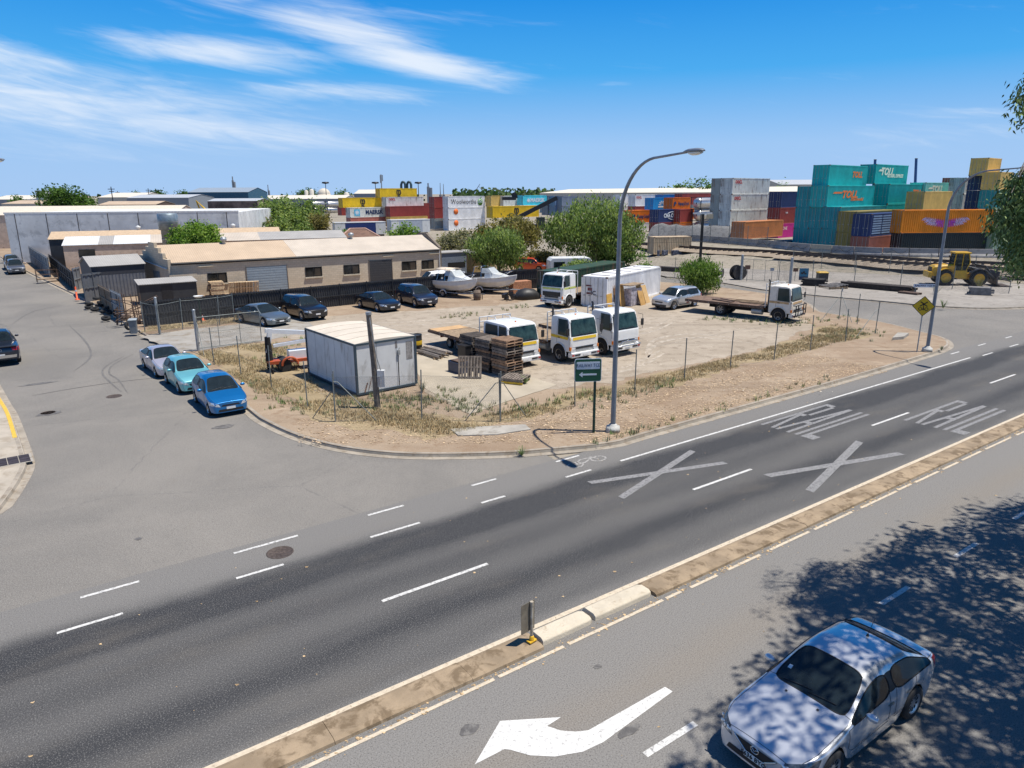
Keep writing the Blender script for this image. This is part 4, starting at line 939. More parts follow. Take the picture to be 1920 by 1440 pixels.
# ------------------------------------------------------------------ street furniture
M_GALV = mat('lamp_post_paint', (.215, .245, .285), .45, .4, var=.15, scale=2)
M_POST = mat('fence_post', (.20, .22, .21), .6, .3, var=.25, scale=3)
def lamp(loc, label, arm, Ht=10.6, L=3.6, group='tall curved street lamps'):
    rz = math.atan2(arm[1], arm[0]); t = thing('street_lamp', label, 'street lamp', (loc[0], loc[1], .13), rz, group)
    pts = [(0, 0, .0), (0, 0, Ht * .45), (0, 0, Ht * .78)]; rr = [.105, .092, .08]
    for i in range(1, 13):
        a = i / 12 * math.pi * .47; q = Ht * .78
        pts.append((2.1 * (1 - math.cos(a)), 0, q + (Ht - q - .1) * math.sin(a) / math.sin(math.pi * .47))); rr.append(.08 - .035 * i / 12)
    pts.append((L, 0, Ht)); rr.append(.035)
    MB().tube(pts, rr, 12).build('pole', M_GALV, t)
    MB().lathe([(.001, .34), (.12, .33), (.16, .3), (.17, .24), (.27, .23), (.30, .0), (.001, 0)], 16).build('base_shroud', mat('pale_base', (.5, .49, .45), .8, var=.15, dirt=((.15, .13, .1), .5, .7)), t)
    hd = MB().loft([[(x, .17 * q * math.cos(a), Ht + .01 + .09 * q * (math.sin(a) if math.sin(a) > 0 else .25 * math.sin(a))) for a in [i * math.tau / 12 for i in range(12)]] for x, q in ((L - .12, .35), (L, .7), (L + .18, 1.05), (L + .5, 1.1), (L + .72, .85), (L + .82, .3))]).build('lamp_head', M_GALV, t)
    MB().loft([[(x, .145 * q * math.cos(a), Ht - .012 - .10 * q * max(0, -math.sin(a))) for a in [i * math.tau / 12 for i in range(12)]] for x, q in ((L + .12, .5), (L + .3, 1.), (L + .5, 1.), (L + .70, .6))]).build('diffuser', mat('lamp_bowl', (.72, .74, .72), .25, spec=.6), t)
    return t
ARM = (math.cos(rad(-64)), math.sin(rad(-64)))
lamp(G(1149, 809, .13), 'tall grey curved street lamp beside the green street name sign', ARM, 10.5)
lamp(G(1738, 659, .13), 'tall grey curved street lamp beside the yellow rail crossing sign', ARM, 10.4)
pl = A(-52, 300, 40); lamp((pl.x - 1.5, pl.y + .5), 'street lamp at the left frame edge with only its head in view', (.96, -.28), 11.1, 2.9)
# street name sign
t = thing('street_sign', 'green street name sign reading RAILWAY TCE with white arrow on one post', 'street sign', G(1113, 811, .13), rad(6))
M_GREEN = mat('sign_green', (.008, .085, .045), .4, var=.08); M_SIGNW = mat('sign_white', (.62, .68, .74), .4, var=.05)
MB().cyl((0, 0, 0), (0, 0, 2.95), .055, n=10).build('post', mat('dark_green_post', (.012, .05, .035), .5, .2), t)
def rrect(w_, h_, r=.06, n=4):
    return [(sx * (w_ / 2 - r) + r * math.cos(a), sz * (h_ / 2 - r) + r * math.sin(a)) for sx, sz, a0 in ((1, 1, 0), (-1, 1, 90), (-1, -1, 180), (1, -1, 270)) for a in [rad(a0 + 90 * i / n) for i in range(n + 1)]]
def plate(parent, name, m, w_, h_, y0, y1, cx=0, cz=0, r=.05): return MB().prismy([(cx + x, cz + z) for x, z in rrect(w_, h_, r)], y0, y1).build(name, m, parent)
cx, cz = -.30, 2.60
bd = plate(t, 'sign_border', M_SIGNW, 1.06, .92, -.086, -.06, cx, cz, .08); plate(bd, 'sign_panel', M_GREEN, 1.02, .88, -.090, -.0865, cx, cz, .07)
plate(bd, 'name_panel', M_SIGNW, .92, .30, -.094, -.0905, cx, cz + .19, .03)
o = text_mesh('RAILWAY TCE', .205, mat('sign_navy', (.02, .05, .14), .5), bd, xscale=.70, bold=.0); o.location = (cx, -.10, cz + .19)
MB().prismy([(cx - .36, cz - .17), (cx - .22, cz - .06), (cx - .22, cz - .135), (cx + .34, cz - .135), (cx + .34, cz - .205), (cx - .22, cz - .205), (cx - .22, cz - .28)], -.094, -.0905).build('arrow', M_SIGNW, bd)
# yellow diamond level crossing sign
t = thing('warning_sign', 'yellow diamond rail crossing warning sign on a thin post', 'warning sign', G(1719, 660, .13), rad(-22))
M_SY = mat('sign_yellow', (.62, .42, .01), .45, var=.06)
zc = 2.75
MB().cyl((0, 0, 0), (0, 0, zc + .1), .035, n=8).build('post', M_STEEL, t)
s_ = .60
MB().prismy([(0, zc - s_), (s_, zc), (0, zc + s_), (-s_, zc)], -.05, -.036).build('sign_border', M_INK, t)
d_ = MB().prismy([(0, zc - .555), (.555, zc), (0, zc + .555), (-.555, zc)], -.054, -.0505).build('sign_face', M_SY, t)
mb = MB()
for a in (35, -35): mb.cbox((0, -.0575, zc + .13), (.46, .006, .06), ry=rad(a))
for sx in (-1, 1): mb.tube([(sx * .16 + .085 * math.cos(i * math.tau / 14), -.0575, zc - .16 + .085 * math.sin(i * math.tau / 14)) for i in range(15)], .02, 4)
mb.cbox((0, -.0575, zc - .06), (.045, .006, .36)); mb.cbox((0, -.0575, zc - .17), (.2, .006, .05)); mb.build('crossing_symbol', M_INK, d_)
# keep-left sign on the median seen from behind
t = thing('traffic_sign', 'small grey backed sign on a yellow footed post standing on the median', 'traffic sign', R(-.12, -.40, .115), RA + rad(8))
mb = MB(); mb.cyl((0, 0, .05), (0, 0, .86), .034, n=10); mb.cyl((0, 0, .86), (0, 0, .96), .04, n=10); mb.build('post', mat('sign_tube', (.42, .36, .27), .7, .1, var=.3, dirt=((.62, .58, .5), .5, .8)), t)
MB().prism([(-.1, -.06), (.1, -.06), (.1, .06), (-.1, .06)], 0, .03).lathe([(.055, .03), (.05, .12), (.036, .14), (.001, .14)], 12).build('foot', mat('sign_foot_yellow', (.65, .38, .02), .6, dirt=((.2, .13, .05), .55, .7)), t)
bevel(plate(t, 'sign_plate', mat('sign_back', (.22, .19, .145), .6, .3, var=.15, dirt=((.12, .1, .07), .5, .5)), .40, .70, .036, .042, -.08, .60, .03), .002)
# access covers
def cover(loc, r, label, rect=False):
    t = thing('manhole_cover', label, 'manhole cover', (loc[0], loc[1], .002), RA, 'iron covers in the road'); m = mat('cast_iron', (.085, .065, .055), .8, .2, var=.35, scale=12, bump=.4)
    MB().lathe([(r, .0), (r, .007), (r * .93, .009), (r * .92, .005), (.001, .005)], 28).build('frame', m, t)
    mb = MB()
    for i in range(10):
        for q in (.28, .5, .72): mb.cbox((r * q * math.cos(i * .628 + q * 3), r * q * math.sin(i * .628 + q * 3), .007), (r * .17, r * .06, .007), rz=i * .628 + 1.57 + q * 3)
    mb.build('lid_pattern', m, t)
cover(G(525, 1036), .36, 'round rusty iron cover beside the dashed line in the junction')
cover(G(214, 743), .34, 'round dark iron cover in the middle of the side street')
cover(G(90, 774), .30, 'faint worn round cover near the yellow kerb line')
t = thing('drain_grate', 'square dark drain grate set in the left corner footpath', 'drain grate', G(14, 866, .13), rad(38))
MB().box(-.75, .75, -.5, .5, .0, .012).build('frame', M_CONC, t); mb = MB()
for i in range(4):
    for j in range(3): mb.box(-.68 + i * .345, -.36 + i * .345, -.44 + j * .3, -.17 + j * .3, .013, .03)
mb.build('grate', mat('grate_iron', (.05, .04, .045), .7, .3, var=.3), t)
# ------------------------------------------------------------------ chain link fences
def mesh_mat():
    m = bpy.data.materials.new('chain_link'); m.use_nodes = True; t = m.node_tree; b = NB(t); p = t.nodes['Principled BSDF']
    p.inputs['Base Color'].default_value = (.16, .16, .155, 1); p.inputs['Metallic'].default_value = .3; p.inputs['Roughness'].default_value = .5
    uv = b.n('ShaderNodeTexCoord').outputs['UV']; x, y, z = b.sep(uv)
    a = b.m('PINGPONG', b.m('ADD', x, y), .5); c = b.m('PINGPONG', b.m('SUBTRACT', x, y), .5)
    k = b.m('MAXIMUM', b.m('GREATER_THAN', a, .455), b.m('GREATER_THAN', c, .455))
    t.links.new(k, p.inputs['Alpha']); return m
M_LINK = mesh_mat()
def add_uv(o, uvs):
    l = o.data.uv_layers.new(name='UVMap')
    for i, u in enumerate(uvs): l.data[i].uv = u
def fence(label, pts, h, group, posts=None, z=.13, wires=(.05, .55, 1.), top_rail=False, wire_m=None, name='chain_link_fence', pr=.028, cell=.07, mesh=True, lean=0.):
    """posts at the given ground points; wire mesh hangs between them"""
    c = sum(pts, Vector((0, 0, 0))) / len(pts); t = thing(name, label, 'fence', (c.x, c.y, z), 0, group); rn_ = random.Random(len(pts) * 7 + int(h * 100))
    L_ = [p - c for p in pts]
    for p in L_: p.z = 0
    for i, p in enumerate(L_):
        if posts and i not in posts: continue
        k = rn_.uniform(-.05, .05); MB().cyl(p, p + Vector((k + lean, rn_.uniform(-.04, .04), h + rn_.uniform(.02, .12))), pr, n=6).build('post', M_POST, t)
    mb = MB()
    for wz in wires:
        for a, b in zip(L_[:-1], L_[1:]): mb.tube([a + Vector((0, 0, wz * h)), (a + b) / 2 + Vector((0, 0, wz * h - .02)), b + Vector((0, 0, wz * h))], .004 if not (top_rail and wz == wires[-1]) else .022, 4)
    mb.build('strand', M_POST, t)
    if mesh:
        mb = MB(); uv = []; d = 0
        for a, b in zip(L_[:-1], L_[1:]):
            l = (b - a).length; mb.quad(a + Vector((0, 0, .02)), b + Vector((0, 0, .02)), b + Vector((0, 0, h * wires[-1])), a + Vector((0, 0, h * wires[-1])))
            uv += [(d / cell, 0), ((d + l) / cell, 0), ((d + l) / cell, h / cell), (d / cell, h / cell)]; d += l
        o = mb.build('wire_mesh', M_LINK, t, fix=False); add_uv(o, uv)
    return t, L_
def brace(parent, a, b, z0, r=.02): MB().tube([a + Vector((0, 0, z0)), a.lerp(b, .12) + Vector((0, 0, z0 - .02)), b], r, 6).build('brace', M_POST, parent)
FZ = .13
gz = lambda x, y: G(x, y, FZ)
FY = 'chain link fences round the yard'
f1, L_ = fence('chain link fence of thin leaning posts along the main road verge', [gz(*p) for p in ((938, 791), (1078, 762), (1190, 734), (1283, 711), (1369, 690), (1451, 675), (1519, 657), (1585, 640), (1641, 625))], 2.05, FY, wires=(.02, 1.), mesh=False)
brace(f1, L_[0], L_[0] + (L_[1] - L_[0]) * .33, 1.7); brace(f1, L_[-1], L_[-1] + Vector((-1.9, -1.3, 0)), 1.6)
f2, L_ = fence('chain link fence panel with sagging mesh across the street corner', [gz(*p) for p in ((629, 791), (791, 788), (938, 791))], 2.1, FY, wires=(.02, .45, .93))
brace(f2, L_[0], L_[1] * .48 + L_[0] * .52, 1.75); brace(f2, L_[2], L_[2] + (L_[1] - L_[2]) * .45, 1.7); brace(f2, L_[0], L_[0] + Vector((-1.1, .5, 0)), 1.3)
f3, L_ = fence('chain link fence of thin posts behind the three parked cars', [gz(*p) for p in ((374, 657), (402, 684), (452, 704), (509, 727), (577, 765), (629, 791))], 2.05, FY, wires=(.02, .5, .95), mesh=False)
brace(f3, L_[0], L_[0] + (L_[1] - L_[0]) * .3 + Vector((.3, -.6, 0)), 1.8)
f4, L_ = fence('chain link fence at the far right corner of the yard beside the back street', [gz(*p) for p in ((1641, 625), (1607, 608), (1573, 599), (1525, 585))], 2.1, FY, wires=(.02, 1.), mesh=False)
brace(f4, L_[2], L_[2] + Vector((-1.8, -.9, 0)), 1.7); brace(f4, L_[2], L_[2] + Vector((.4, -1.2, 0)), 1.7)
MB().cyl(L_[2] + Vector((0, 0, 2.1)), L_[2] + Vector((0, 0, 2.35)), .05, .06, 8).build('post_cap', M_STEEL, f4)
f5, L_ = fence('chain link fence along the dark metal fence beside the driveway grass', [gz(*p) for p in ((272, 622), (300, 628), (343, 618), (412, 610), (440, 604))], 2.1, FY, wires=(.1, .52, .97), top_rail=True, pr=.035)
# open gate leaf over the driveway
def gate(label, a, b, h, group, bars=3, name='steel_gate', z=.16):
    c = (a + b) / 2; t = thing(name, label, 'gate', (c.x, c.y, z), 0, group); A_, B_ = a - c, b - c; A_.z = B_.z = 0
    mb = MB()
    for k in range(2): mb.tube([p + Vector((0, 0, zz)) for p, zz in (((A_, .1), (B_, .1)), ((A_, h), (B_, h)))[k]], .025, 6)
    for k in range(bars + 2): p = A_.lerp(B_, k / (bars + 1)); mb.tube([p + Vector((0, 0, .1)), p + Vector((0, 0, h))], .02 if 0 < k < bars + 1 else .028, 6)
    mb.tube([A_ + Vector((0, 0, h * .52)), B_ + Vector((0, 0, h * .52))], .012, 5)
    mb.build('gate_frame', M_POST, t)
    o = MB().quad(A_ + Vector((0, 0, .12)), B_ + Vector((0, 0, .12)), B_ + Vector((0, 0, h)), A_ + Vector((0, 0, h))).build('wire_mesh', M_LINK, t, fix=False)
    l = (B_ - A_).length; add_uv(o, [(0, 0), (l / .07, 0), (l / .07, h / .07), (0, h / .07)])
    return t
gate('open chain link gate leaf along the driveway beside the steel grey sedan', gz(372, 657), gz(491, 642), 2.0, 'gates of the yard', 2)
for px, py, lb in ((300, 627, 'thick galvanised gate post on the grass left of the driveway'), (372, 658, 'thick galvanised gate post right of the driveway behind the parked silver sedan')):
    p = gz(px, py); t = thing('gate_post', lb, 'post', (p.x, p.y, .13), 0, 'thick driveway gate posts')
    MB().cyl((0, 0, 0), (0, 0, 2.5), .085, n=12).build('tube', M_STEEL, t); MB().lathe([(.095, 2.5), (.09, 2.56), (.001, 2.6)], 12).build('cap', M_STEEL, t); MB().cyl((0, 0, .5), (.14, 0, .5), .03).cyl((0, 0, 1.8), (.14, 0, 1.8), .03).build('hinge', M_TRIM, t)
# ------------------------------------------------------------------ yard contents
YZ = .14
M_PANEL = mat('shed_panel', (.62, .63, .62), .55, var=.08, scale=1.2, dirt=((.24, .22, .19), .54, .6), streak=1)
a = G(671, 744, YZ); ux = Vector((math.cos(rad(39)), math.sin(rad(39)), 0)); uy = Vector((-ux.y, ux.x, 0))
t = thing('portable_shed', 'white insulated panel shed with dark corner trim in the corner of the yard', 'shed', a + ux * 1.62 + uy * 2.75 + Vector((0, 0, .0)), rad(39))
w_, d_, h_ = 1.62, 2.75, 2.50
mb = MB(); mb.box(-w_, w_, -d_, d_, .12, h_); mb.build('wall', M_PANEL, t)
for n_, q, m_ in (('panel_joint', [(-w_ - .004, -d_ + 5.5 * i / 5 + .0) for i in range(1, 5)], 0),):
    mb = MB()
    for x, y in q: mb.box(-w_ - .006, -w_ + .002, y - .008, y + .008, .14, h_ - .05)
    for x in (-.5, .55): mb.box(x - .008, x + .008, -d_ - .006, -d_ + .002, .14, h_ - .05)
    mb.build('panel_joint', mat('joint_grey', (.28, .29, .30), .7), t)
mb = MB()
for sx in (-1, 1):
    for sy in (-1, 1): mb.box(sx * w_ - .05, sx * w_ + .05, sy * d_ - .05, sy * d_ + .05, .1, h_ + .02)
for sx in (-1, 1): mb.box(sx * w_ - .045, sx * w_ + .045, -d_ + .05, d_ - .05, h_ - .07, h_ + .025); mb.box(sx * w_ - .04, sx * w_ + .04, -d_ + .05, d_ - .05, .06, .16)
for sy in (-1, 1): mb.box(-w_ + .05, w_ - .05, sy * d_ - .045, sy * d_ + .045, h_ - .07, h_ + .025); mb.box(-w_ + .05, w_ - .05, sy * d_ - .04, sy * d_ + .04, .06, .16)
mb.build('corner_trim', mat('slate_trim', (.035, .06, .08), .5), t)
M_ROOFW = mat('cream_roof_sheet', (.60, .53, .43), .7, var=.08, scale=1, dirt=((.45, .36, .26), .58, .6))
mb = MB(); mb.loft([[(x, y, h_ + .03 + .10 * (1 - (x / w_) ** 2)) for x in (-w_, -w_ * .5, 0, w_ * .5, w_)] + [(w_, y, h_ - .02), (-w_, y, h_ - .02)] for y in (-d_, d_)], smooth=False)
mb.build('roof', M_ROOFW, t); mb = MB()
for i in range(1, 5): mb.loft([[(x, y, h_ + .035 + .10 * (1 - (x / w_) ** 2)) for x in (-w_, -w_ * .5, 0, w_ * .5, w_)] + [(w_, y, h_ + .0), (-w_, y, h_ + .0)] for y in (-d_ + i * 1.1 - .02, -d_ + i * 1.1 + .02)], smooth=False)
mb.build('roof_seam', mat('seam_brown', (.28, .22, .16), .8), t)
mb = MB(); mb.box(.62, .66, -d_ - .012, -d_ - .002, .2, 1.7); mb.build('door_gap', M_SEAM, t)
mb = MB(); mb.box(.60, .72, -d_ - .09, -d_ - .006, 1.72, 1.95); mb.tube([(.66, -d_ - .05, 1.95), (.70, -d_ - .07, 2.06)], .02, 5); mb.build('door_latch', M_STEEL, t)
mb = MB(); mb.cyl((-1.05, -d_ - .05, .25), (-.85, -d_ - .05, .85), .015); mb.cyl((-1.25, -d_ - .03, .15), (-1.1, -d_ - .05, .6), .03); mb.build('pipe', mat('rust_pipe', (.22, .12, .08), .8, var=.4), t)
[MB().box(a_, b_, -d_ - .008, -d_ - .003, z1_, z2_).build('stain', mat('grime', (.24, .23, .22), .9, var=.4, scale=7), t) for a_, b_, z1_, z2_ in ((.5, .62, 2.05, 2.4), (1.1, 1.45, 1.4, 2.3))]
for sx in (-1.2, 1.2): MB().box(sx - .1, sx + .1, -d_ + .1, d_ - .1, 0, .12).build('skid', M_DARK, t)
# power pole with meter box
t = thing('utility_pole', 'short weathered timber stobie pole with a white meter box standing before the white shed', 'pole', G(708, 765, .13), 0)
MB().tube([(0, 0, 0), (-.06, 0, 2.2), (-.17, 0, 4.3)], [.14, .125, .11], 10).build('pole', mat('pole_timber', (.16, .135, .11), .85, var=.3, scale=5, bump=.4, streak=1), t)
MB().box(.08, .40, -.12, .1, 1.0, 1.75).build('meter_box', M_PANEL, t); MB().box(.10, .2, -.15, -.121, 1.1, 1.5).build('meter', mat('grey_plastic', (.4, .4, .4), .5), t)
MB().cyl((-.16, 0, 4.22), (-.16, 0, 4.34), .13, n=10).build('cap', M_STEEL, t); mb = MB(); mb.tube([(.24, -.05, 1.75), (.1, -.13, 2.4), (-.1, -.13, 4.1)], .02, 5); mb.build('conduit', M_STEEL, t)
# banded drum
t = thing('drum', 'black drum with a broad yellow band beside the white shed', 'drum', G(779, 657, YZ), 0)
MB().lathe([(.001, 0), (.42, 0), (.43, .05), (.42, .08), (.42, .33), (.435, .35), (.42, .37), (.42, .66), (.435, .68), (.42, .70), (.42, .95), (.43, 1.0), (.40, 1.0), (.40, .97), (.001, .97)], 20).build('body', mat('drum_black', (.02, .02, .02), .5, dirt=((.12, .09, .06), .6, .6)), t)
MB().lathe([(.423, .385), (.427, .40), (.427, .64), (.423, .655)], 20).build('band', mat('drum_yellow', (.65, .42, .02), .5, dirt=((.2, .14, .05), .62, .6)), t)
# crane trailer: white knuckle boom on an orange base
t = thing('crane_trailer', 'white knuckle boom crane on an orange base parked behind the white shed', 'crane', G(560, 690, YZ), rad(30))
M_OR = mat('orange_steel', (.40, .075, .02), .5, dirt=((.15, .06, .03), .6, .6))
mb = MB(); mb.box(-1.6, 1.6, -.45, .45, .45, .62); mb.build('base_frame', M_OR, t); mb = MB(); mb.tube([(-.8, -.5, .35), (-.8, .5, .35)], .35, 14); mb.build('wheel', M_TYRE, t)
mb = MB(); mb.tube([(-.55 + .42 * math.cos(a), -.52, .35 + .42 * math.sin(a)) for a in [i * math.pi / 8 for i in range(9)]], .07, 6); mb.build('mudguard', M_OR, t)
mb = MB(); mb.tube([(-1.5, 0, .6), (-1.5, 0, 1.9)], [.2, .16], 8); mb.build('column', M_DARK, t)
MB().cbox((-.25, 0, 2.05), (2.7, .2, .22), ry=rad(8)).build('boom', M_WHITE, t); MB().cbox((-1.45, 0, 1.7), (.22, .22, 1.3), ry=rad(10)).build('boom_link', M_WHITE, t)
MB().cbox((-.3, 0, 1.45), (1.9, .18, .16), ry=rad(-4)).build('jib', M_WHITE, t); MB().box(-.5, .5, -.3, .3, .62, 1.05).build('control_box', M_WHITE, t)
mb = MB(); [mb.cyl((x, sy * .6, 0), (x, sy * .6, .5), .06) for x in (-1.5, 1.3) for sy in (1, -1)]; mb.build('outrigger', M_DARK, t)
# flat trailer deck with ply top
a, b = G(804, 640, .9), G(850, 656, .9)
t = thing('flat_trailer', 'low flat trailer with an orange plywood deck behind the pallet stacks', 'trailer', G(872, 652, YZ), rad(-53))
MB().box(-2.4, 2.4, -1.15, 1.15, .92, .97).build('deck', mat('plywood', (.52, .33, .16), .75, var=.15, scale=1.5), t)
mb = MB(); mb.box(-2.45, 2.45, -1.2, -1.1, .76, .915); mb.box(-2.45, 2.45, 1.1, 1.2, .76, .915); mb.box(-2.45, -2.35, -1.1, 1.1, .76, .915); mb.box(2.35, 2.45, -1.1, 1.1, .76, .915); mb.box(-2.3, 2.3, -.4, -.3, .7, .86); mb.box(-2.3, 2.3, .3, .4, .7, .86); mb.build('chassis', M_RUST, t)
for x in (-.5, .45):
    for sg in (1, -1): wheel(t, x, sg * .75, .33, .2, M_STEELRIM, sg, spokes=0)
MB().tube([(2.4, 0, .8), (3.3, 0, .6)], .05).build('drawbar', M_RUST, t)
# steel sections lying on bearers
M_BAR = mat('stacked_steel_bar', (.20, .17, .14), .6, .4, var=.4, scale=6)
for k, (px, py, L_, lb) in enumerate(((805, 668, 3.2, 'nearest long rusty steel beam lying beside the black and yellow drum'), (812, 664, 3.0, 'middle rusty steel beam lying behind the longer beam'), (822, 659, 2.8, 'bundle of pale steel offcuts lying nearest the flat trailer'))):
    t = thing('steel_beam', lb, 'steel beam', G(px, py, YZ), rad(-52 + 3 * k), 'steel lying on the yard'); mb = MB()
    for q in range(4): mb.cbox((RN.uniform(-.2, .2), -.15 + q * .1, .14 + .03 * RN.random()), (L_ * RN.uniform(.7, 1), .07, .09))
    mb.build('section', M_BAR if k < 2 else mat('pale_offcut', (.38, .33, .28), .7, var=.3), t); MB().box(-1, -.9, -.3, .3, 0, .1).box(.9, 1, -.3, .3, 0, .1).build('bearer', M_DECK, t)
# ------------------------------------------------------------------ pallets
M_PAL = mat('weathered_pallet', (.20, .165, .135), .9, var=.35, scale=5, bump=.3)
M_PALD = mat('dark_pallet', (.085, .07, .058), .9, var=.4, scale=5, bump=.3)
M_PALN = mat('new_pallet', (.62, .46, .28), .85, var=.15, scale=4)
M_PALY = mat('yellow_pallet', (.60, .40, .03), .8, var=.15, dirt=((.2, .13, .06), .55, .7))
M_PALB = mat('brown_pallet', (.27, .17, .105), .9, var=.35, scale=5, bump=.3)
def pallet_mesh(m, m2=None):
    mb = MB()
    for i in range(8): x = -.55 + i * 1.1 / 7; mb.box(x - .05, x + .05, -.58, .58, .125, .145)
    for i in range(5): x = -.55 + i * 1.1 / 4; mb.box(x - .05, x + .05, -.58, .58, .0, .018)
    mb.k = 1 if m2 else 0
    for y in (-.54, 0, .54): mb.box(-.6, .6, y - .036, y + .036, .019, .124)
    return mb.mesh('pallet', [m, m2] if m2 else m)
PM = {'w': pallet_mesh(M_PAL), 'd': pallet_mesh(M_PALD), 'b': pallet_mesh(M_PALB), 'n': pallet_mesh(M_PALN), 'y': pallet_mesh(M_PAL, M_PALY)}
ORD = ['topmost', 'second', 'third', 'fourth', 'fifth', 'sixth', 'seventh', 'eighth', 'ninth', 'tenth', 'eleventh', 'twelfth', 'thirteenth', 'fourteenth']
def stack(base, rz, n, kinds, where, group, jit=.05):
    for k in range(n):
        kd = kinds[k % len(kinds)]
        o = link('pallet', PM[kd]); o.location = (base[0] + RN.uniform(-jit, jit), base[1] + RN.uniform(-jit, jit), YZ + .012 + k * .1475); o.rotation_euler = (0, 0, rz + RN.uniform(-.06, .06))
        i = n - 1 - k; pos = 'topmost' if i == 0 else 'bottom' if k == 0 else ORD[i] + ' from the top'
        tag(o, f'{dict(w="grey weathered", d="dark grimy", b="brown", n="new pale", y="yellow edged")[kd]} pallet, {pos} in the {where}', 'pallet', group)
PZ = rad(-50)
b0 = G(948, 702, YZ); e1 = Vector((math.cos(rad(-50)), math.sin(rad(-50)), 0)); e2 = Vector((-e1.y, e1.x, 0))
stack(b0 + e2 * .1, PZ, 13, 'wdbwbbdbwwdbb', 'tall stack nearest the road', 'pallets stacked in the yard')
stack(b0 - e1 * 1.32 + e2 * .05, PZ, 12, 'dwdbdwdbdwdw', 'middle stack', 'pallets stacked in the yard')
stack(b0 - e1 * 2.66 + e2 * .0, PZ, 12, 'ddwdbdwddwdd', 'stack beside the flat trailer', 'pallets stacked in the yard')
stack(G(955, 715, YZ) + Vector((.3, -.1, 0)), rad(-20), 2, 'yw', 'low pair lying before the stacks', 'pallets stacked in the yard', .02)
o = link('pallet', PM['w']); p = G(882, 708, YZ); o.location = (p.x, p.y, YZ + .56); o.rotation_euler = (rad(72), 0, rad(-62)); o.rotation_euler = (Matrix.Rotation(rad(-5), 3, 'Z') @ Matrix.Rotation(rad(74), 3, 'X')).to_euler(); tag(o, 'grey weathered pallet leaning upright against the stacks', 'pallet', 'pallets stacked in the yard')
p = G(862, 697, YZ); t = thing('crate', 'dark blue plastic crate of scrap standing left of the leaning pallet', 'crate', p, PZ); mb = MB(); mb.box(-.5, .5, -.4, .4, 0, .06); [mb.box(x - .03, x + .03, -.4, .4, .06, .62) for x in (-.47, .47)]; [mb.box(-.44, .44, y - .02, y + .02, .06, .58) for y in (-.38, .38)]; mb.build('shell', mat('navy_plastic', (.02, .035, .08), .5), t); MB().cbox((0, 0, .5), (.7, .6, .3)).build('scrap', M_RUST, t)
p = G(876, 690, YZ); t = thing('bin', 'tall dark bin standing between the crate and the pallet stacks', 'bin', p, PZ); MB().box(-.35, .35, -.35, .35, .08, 1.25).build('body', M_TRIM, t); MB().box(-.38, .38, -.38, .38, 1.252, 1.33).build('lid', M_TRIM, t)
# ------------------------------------------------------------------ yard shipping containers, boats, bins
_CM = {}
def cont_col(name, col, wear=.6): return mat('container_' + name, tuple(min(.8, q * 1.4) for q in col), .55, var=.14, scale=.7, dirt=((.16, .08, .045), wear + .03, .75), streak=1)
M_FRAME_D = mat('container_rust_edge', (.14, .09, .06), .7, var=.4, scale=3)
def corrugated(x0, x1, z0, z1, y, sgn, depth=.055, pitch=.278):
    """a corrugated side in the x,z plane at y"""
    n = max(2, int(round((x1 - x0) / pitch))); p = (x1 - x0) / n; vs = []; 
    for i in range(n):
        for q, d in ((0, 0), (.25, 0), (.5, 1), (.75, 1)): vs.append((x0 + (i + q) * p, y - sgn * depth * d))
    vs.append((x1, y)); return vs
def cont_meshes(key, L, H, m, ribs=False):
    k = (key, L, H)
    if k in _CM: return _CM[k]
    Wd = 2.438; e = .12; mb = MB()
    for sgn in (-1, 1):
        pts = corrugated(e, L - e, 0, 0, sgn * Wd / 2 - sgn * .02, sgn)
        v = [(x, y, e) for x, y in pts] + [(x, y, H - e) for x, y in pts]; n = len(pts)
        mb.add(v, [(i, i + 1, n + i + 1, n + i) for i in range(n - 1)])
    pts = corrugated(-Wd / 2 + e, Wd / 2 - e, 0, 0, L - .02, 1); n = len(pts)
    mb.add([(y, x, e) for x, y in pts] + [(y, x, H - e) for x, y in pts], [(i, i + 1, n + i + 1, n + i) for i in range(n - 1)])
    mb.box(.03, L - .03, -Wd / 2 + .03, Wd / 2 - .03, H - .06, H - .03); mb.box(.03, L - .03, -Wd / 2 + .03, Wd / 2 - .03, .1, .16)
    body = mb.mesh('walls', m)
    mb = MB()
    for x in (0, L - e):
        for sgn in (-1, 1): y = sgn * (Wd / 2 - e / 2); mb.box(x, x + e, y - e / 2, y + e / 2, 0, H)
    for z in (0, H - e):
        for sgn in (-1, 1): y = sgn * (Wd / 2 - e / 2); mb.box(e, L - e, y - e / 2 + .002, y + e / 2 - .002, z + .004, z + e - .004)
        for x in (0, L - e): mb.box(x + .002, x + e - .002, -Wd / 2 + e, Wd / 2 - e, z + .004, z + e - .004)
    frame = mb.mesh('frame', m)
    mb = MB()
    for x in (-.008, L - .17):
        for sgn in (-1, 1):
            for z in (-.004, H - .115): y = sgn * (Wd / 2 - .075); mb.box(x, x + .178, y - .085, y + .085, z, z + .12)
    cast = mb.mesh('corner_casting', M_FRAME_D)
    mb = MB(); mb.box(.035, .09, -Wd / 2 + e, -.012, e, H - e); mb.box(.035, .09, .012, Wd / 2 - e, e, H - e)
    for y in (-.78, -.4, .4, .78):
        for z in (.5, H * .5, H - .6): mb.box(.025, .034, y - .24, y + .24, z - .03, z + .03)
    door = mb.mesh('door', m)
    mb = MB()
    for y in (-.82, -.36, .36, .82): mb.cyl((.0, y, .1), (.0, y, H - .1), .022, n=5); mb.box(-.02, .02, y - .04, y + .22, H * .36, H * .36 + .05)
    rods = mb.mesh('lock_rod', mat('lock_rod_steel', (.42, .42, .40), .5, .4, var=.2))
    _CM[k] = (body, frame, cast, door, rods); return _CM[k]
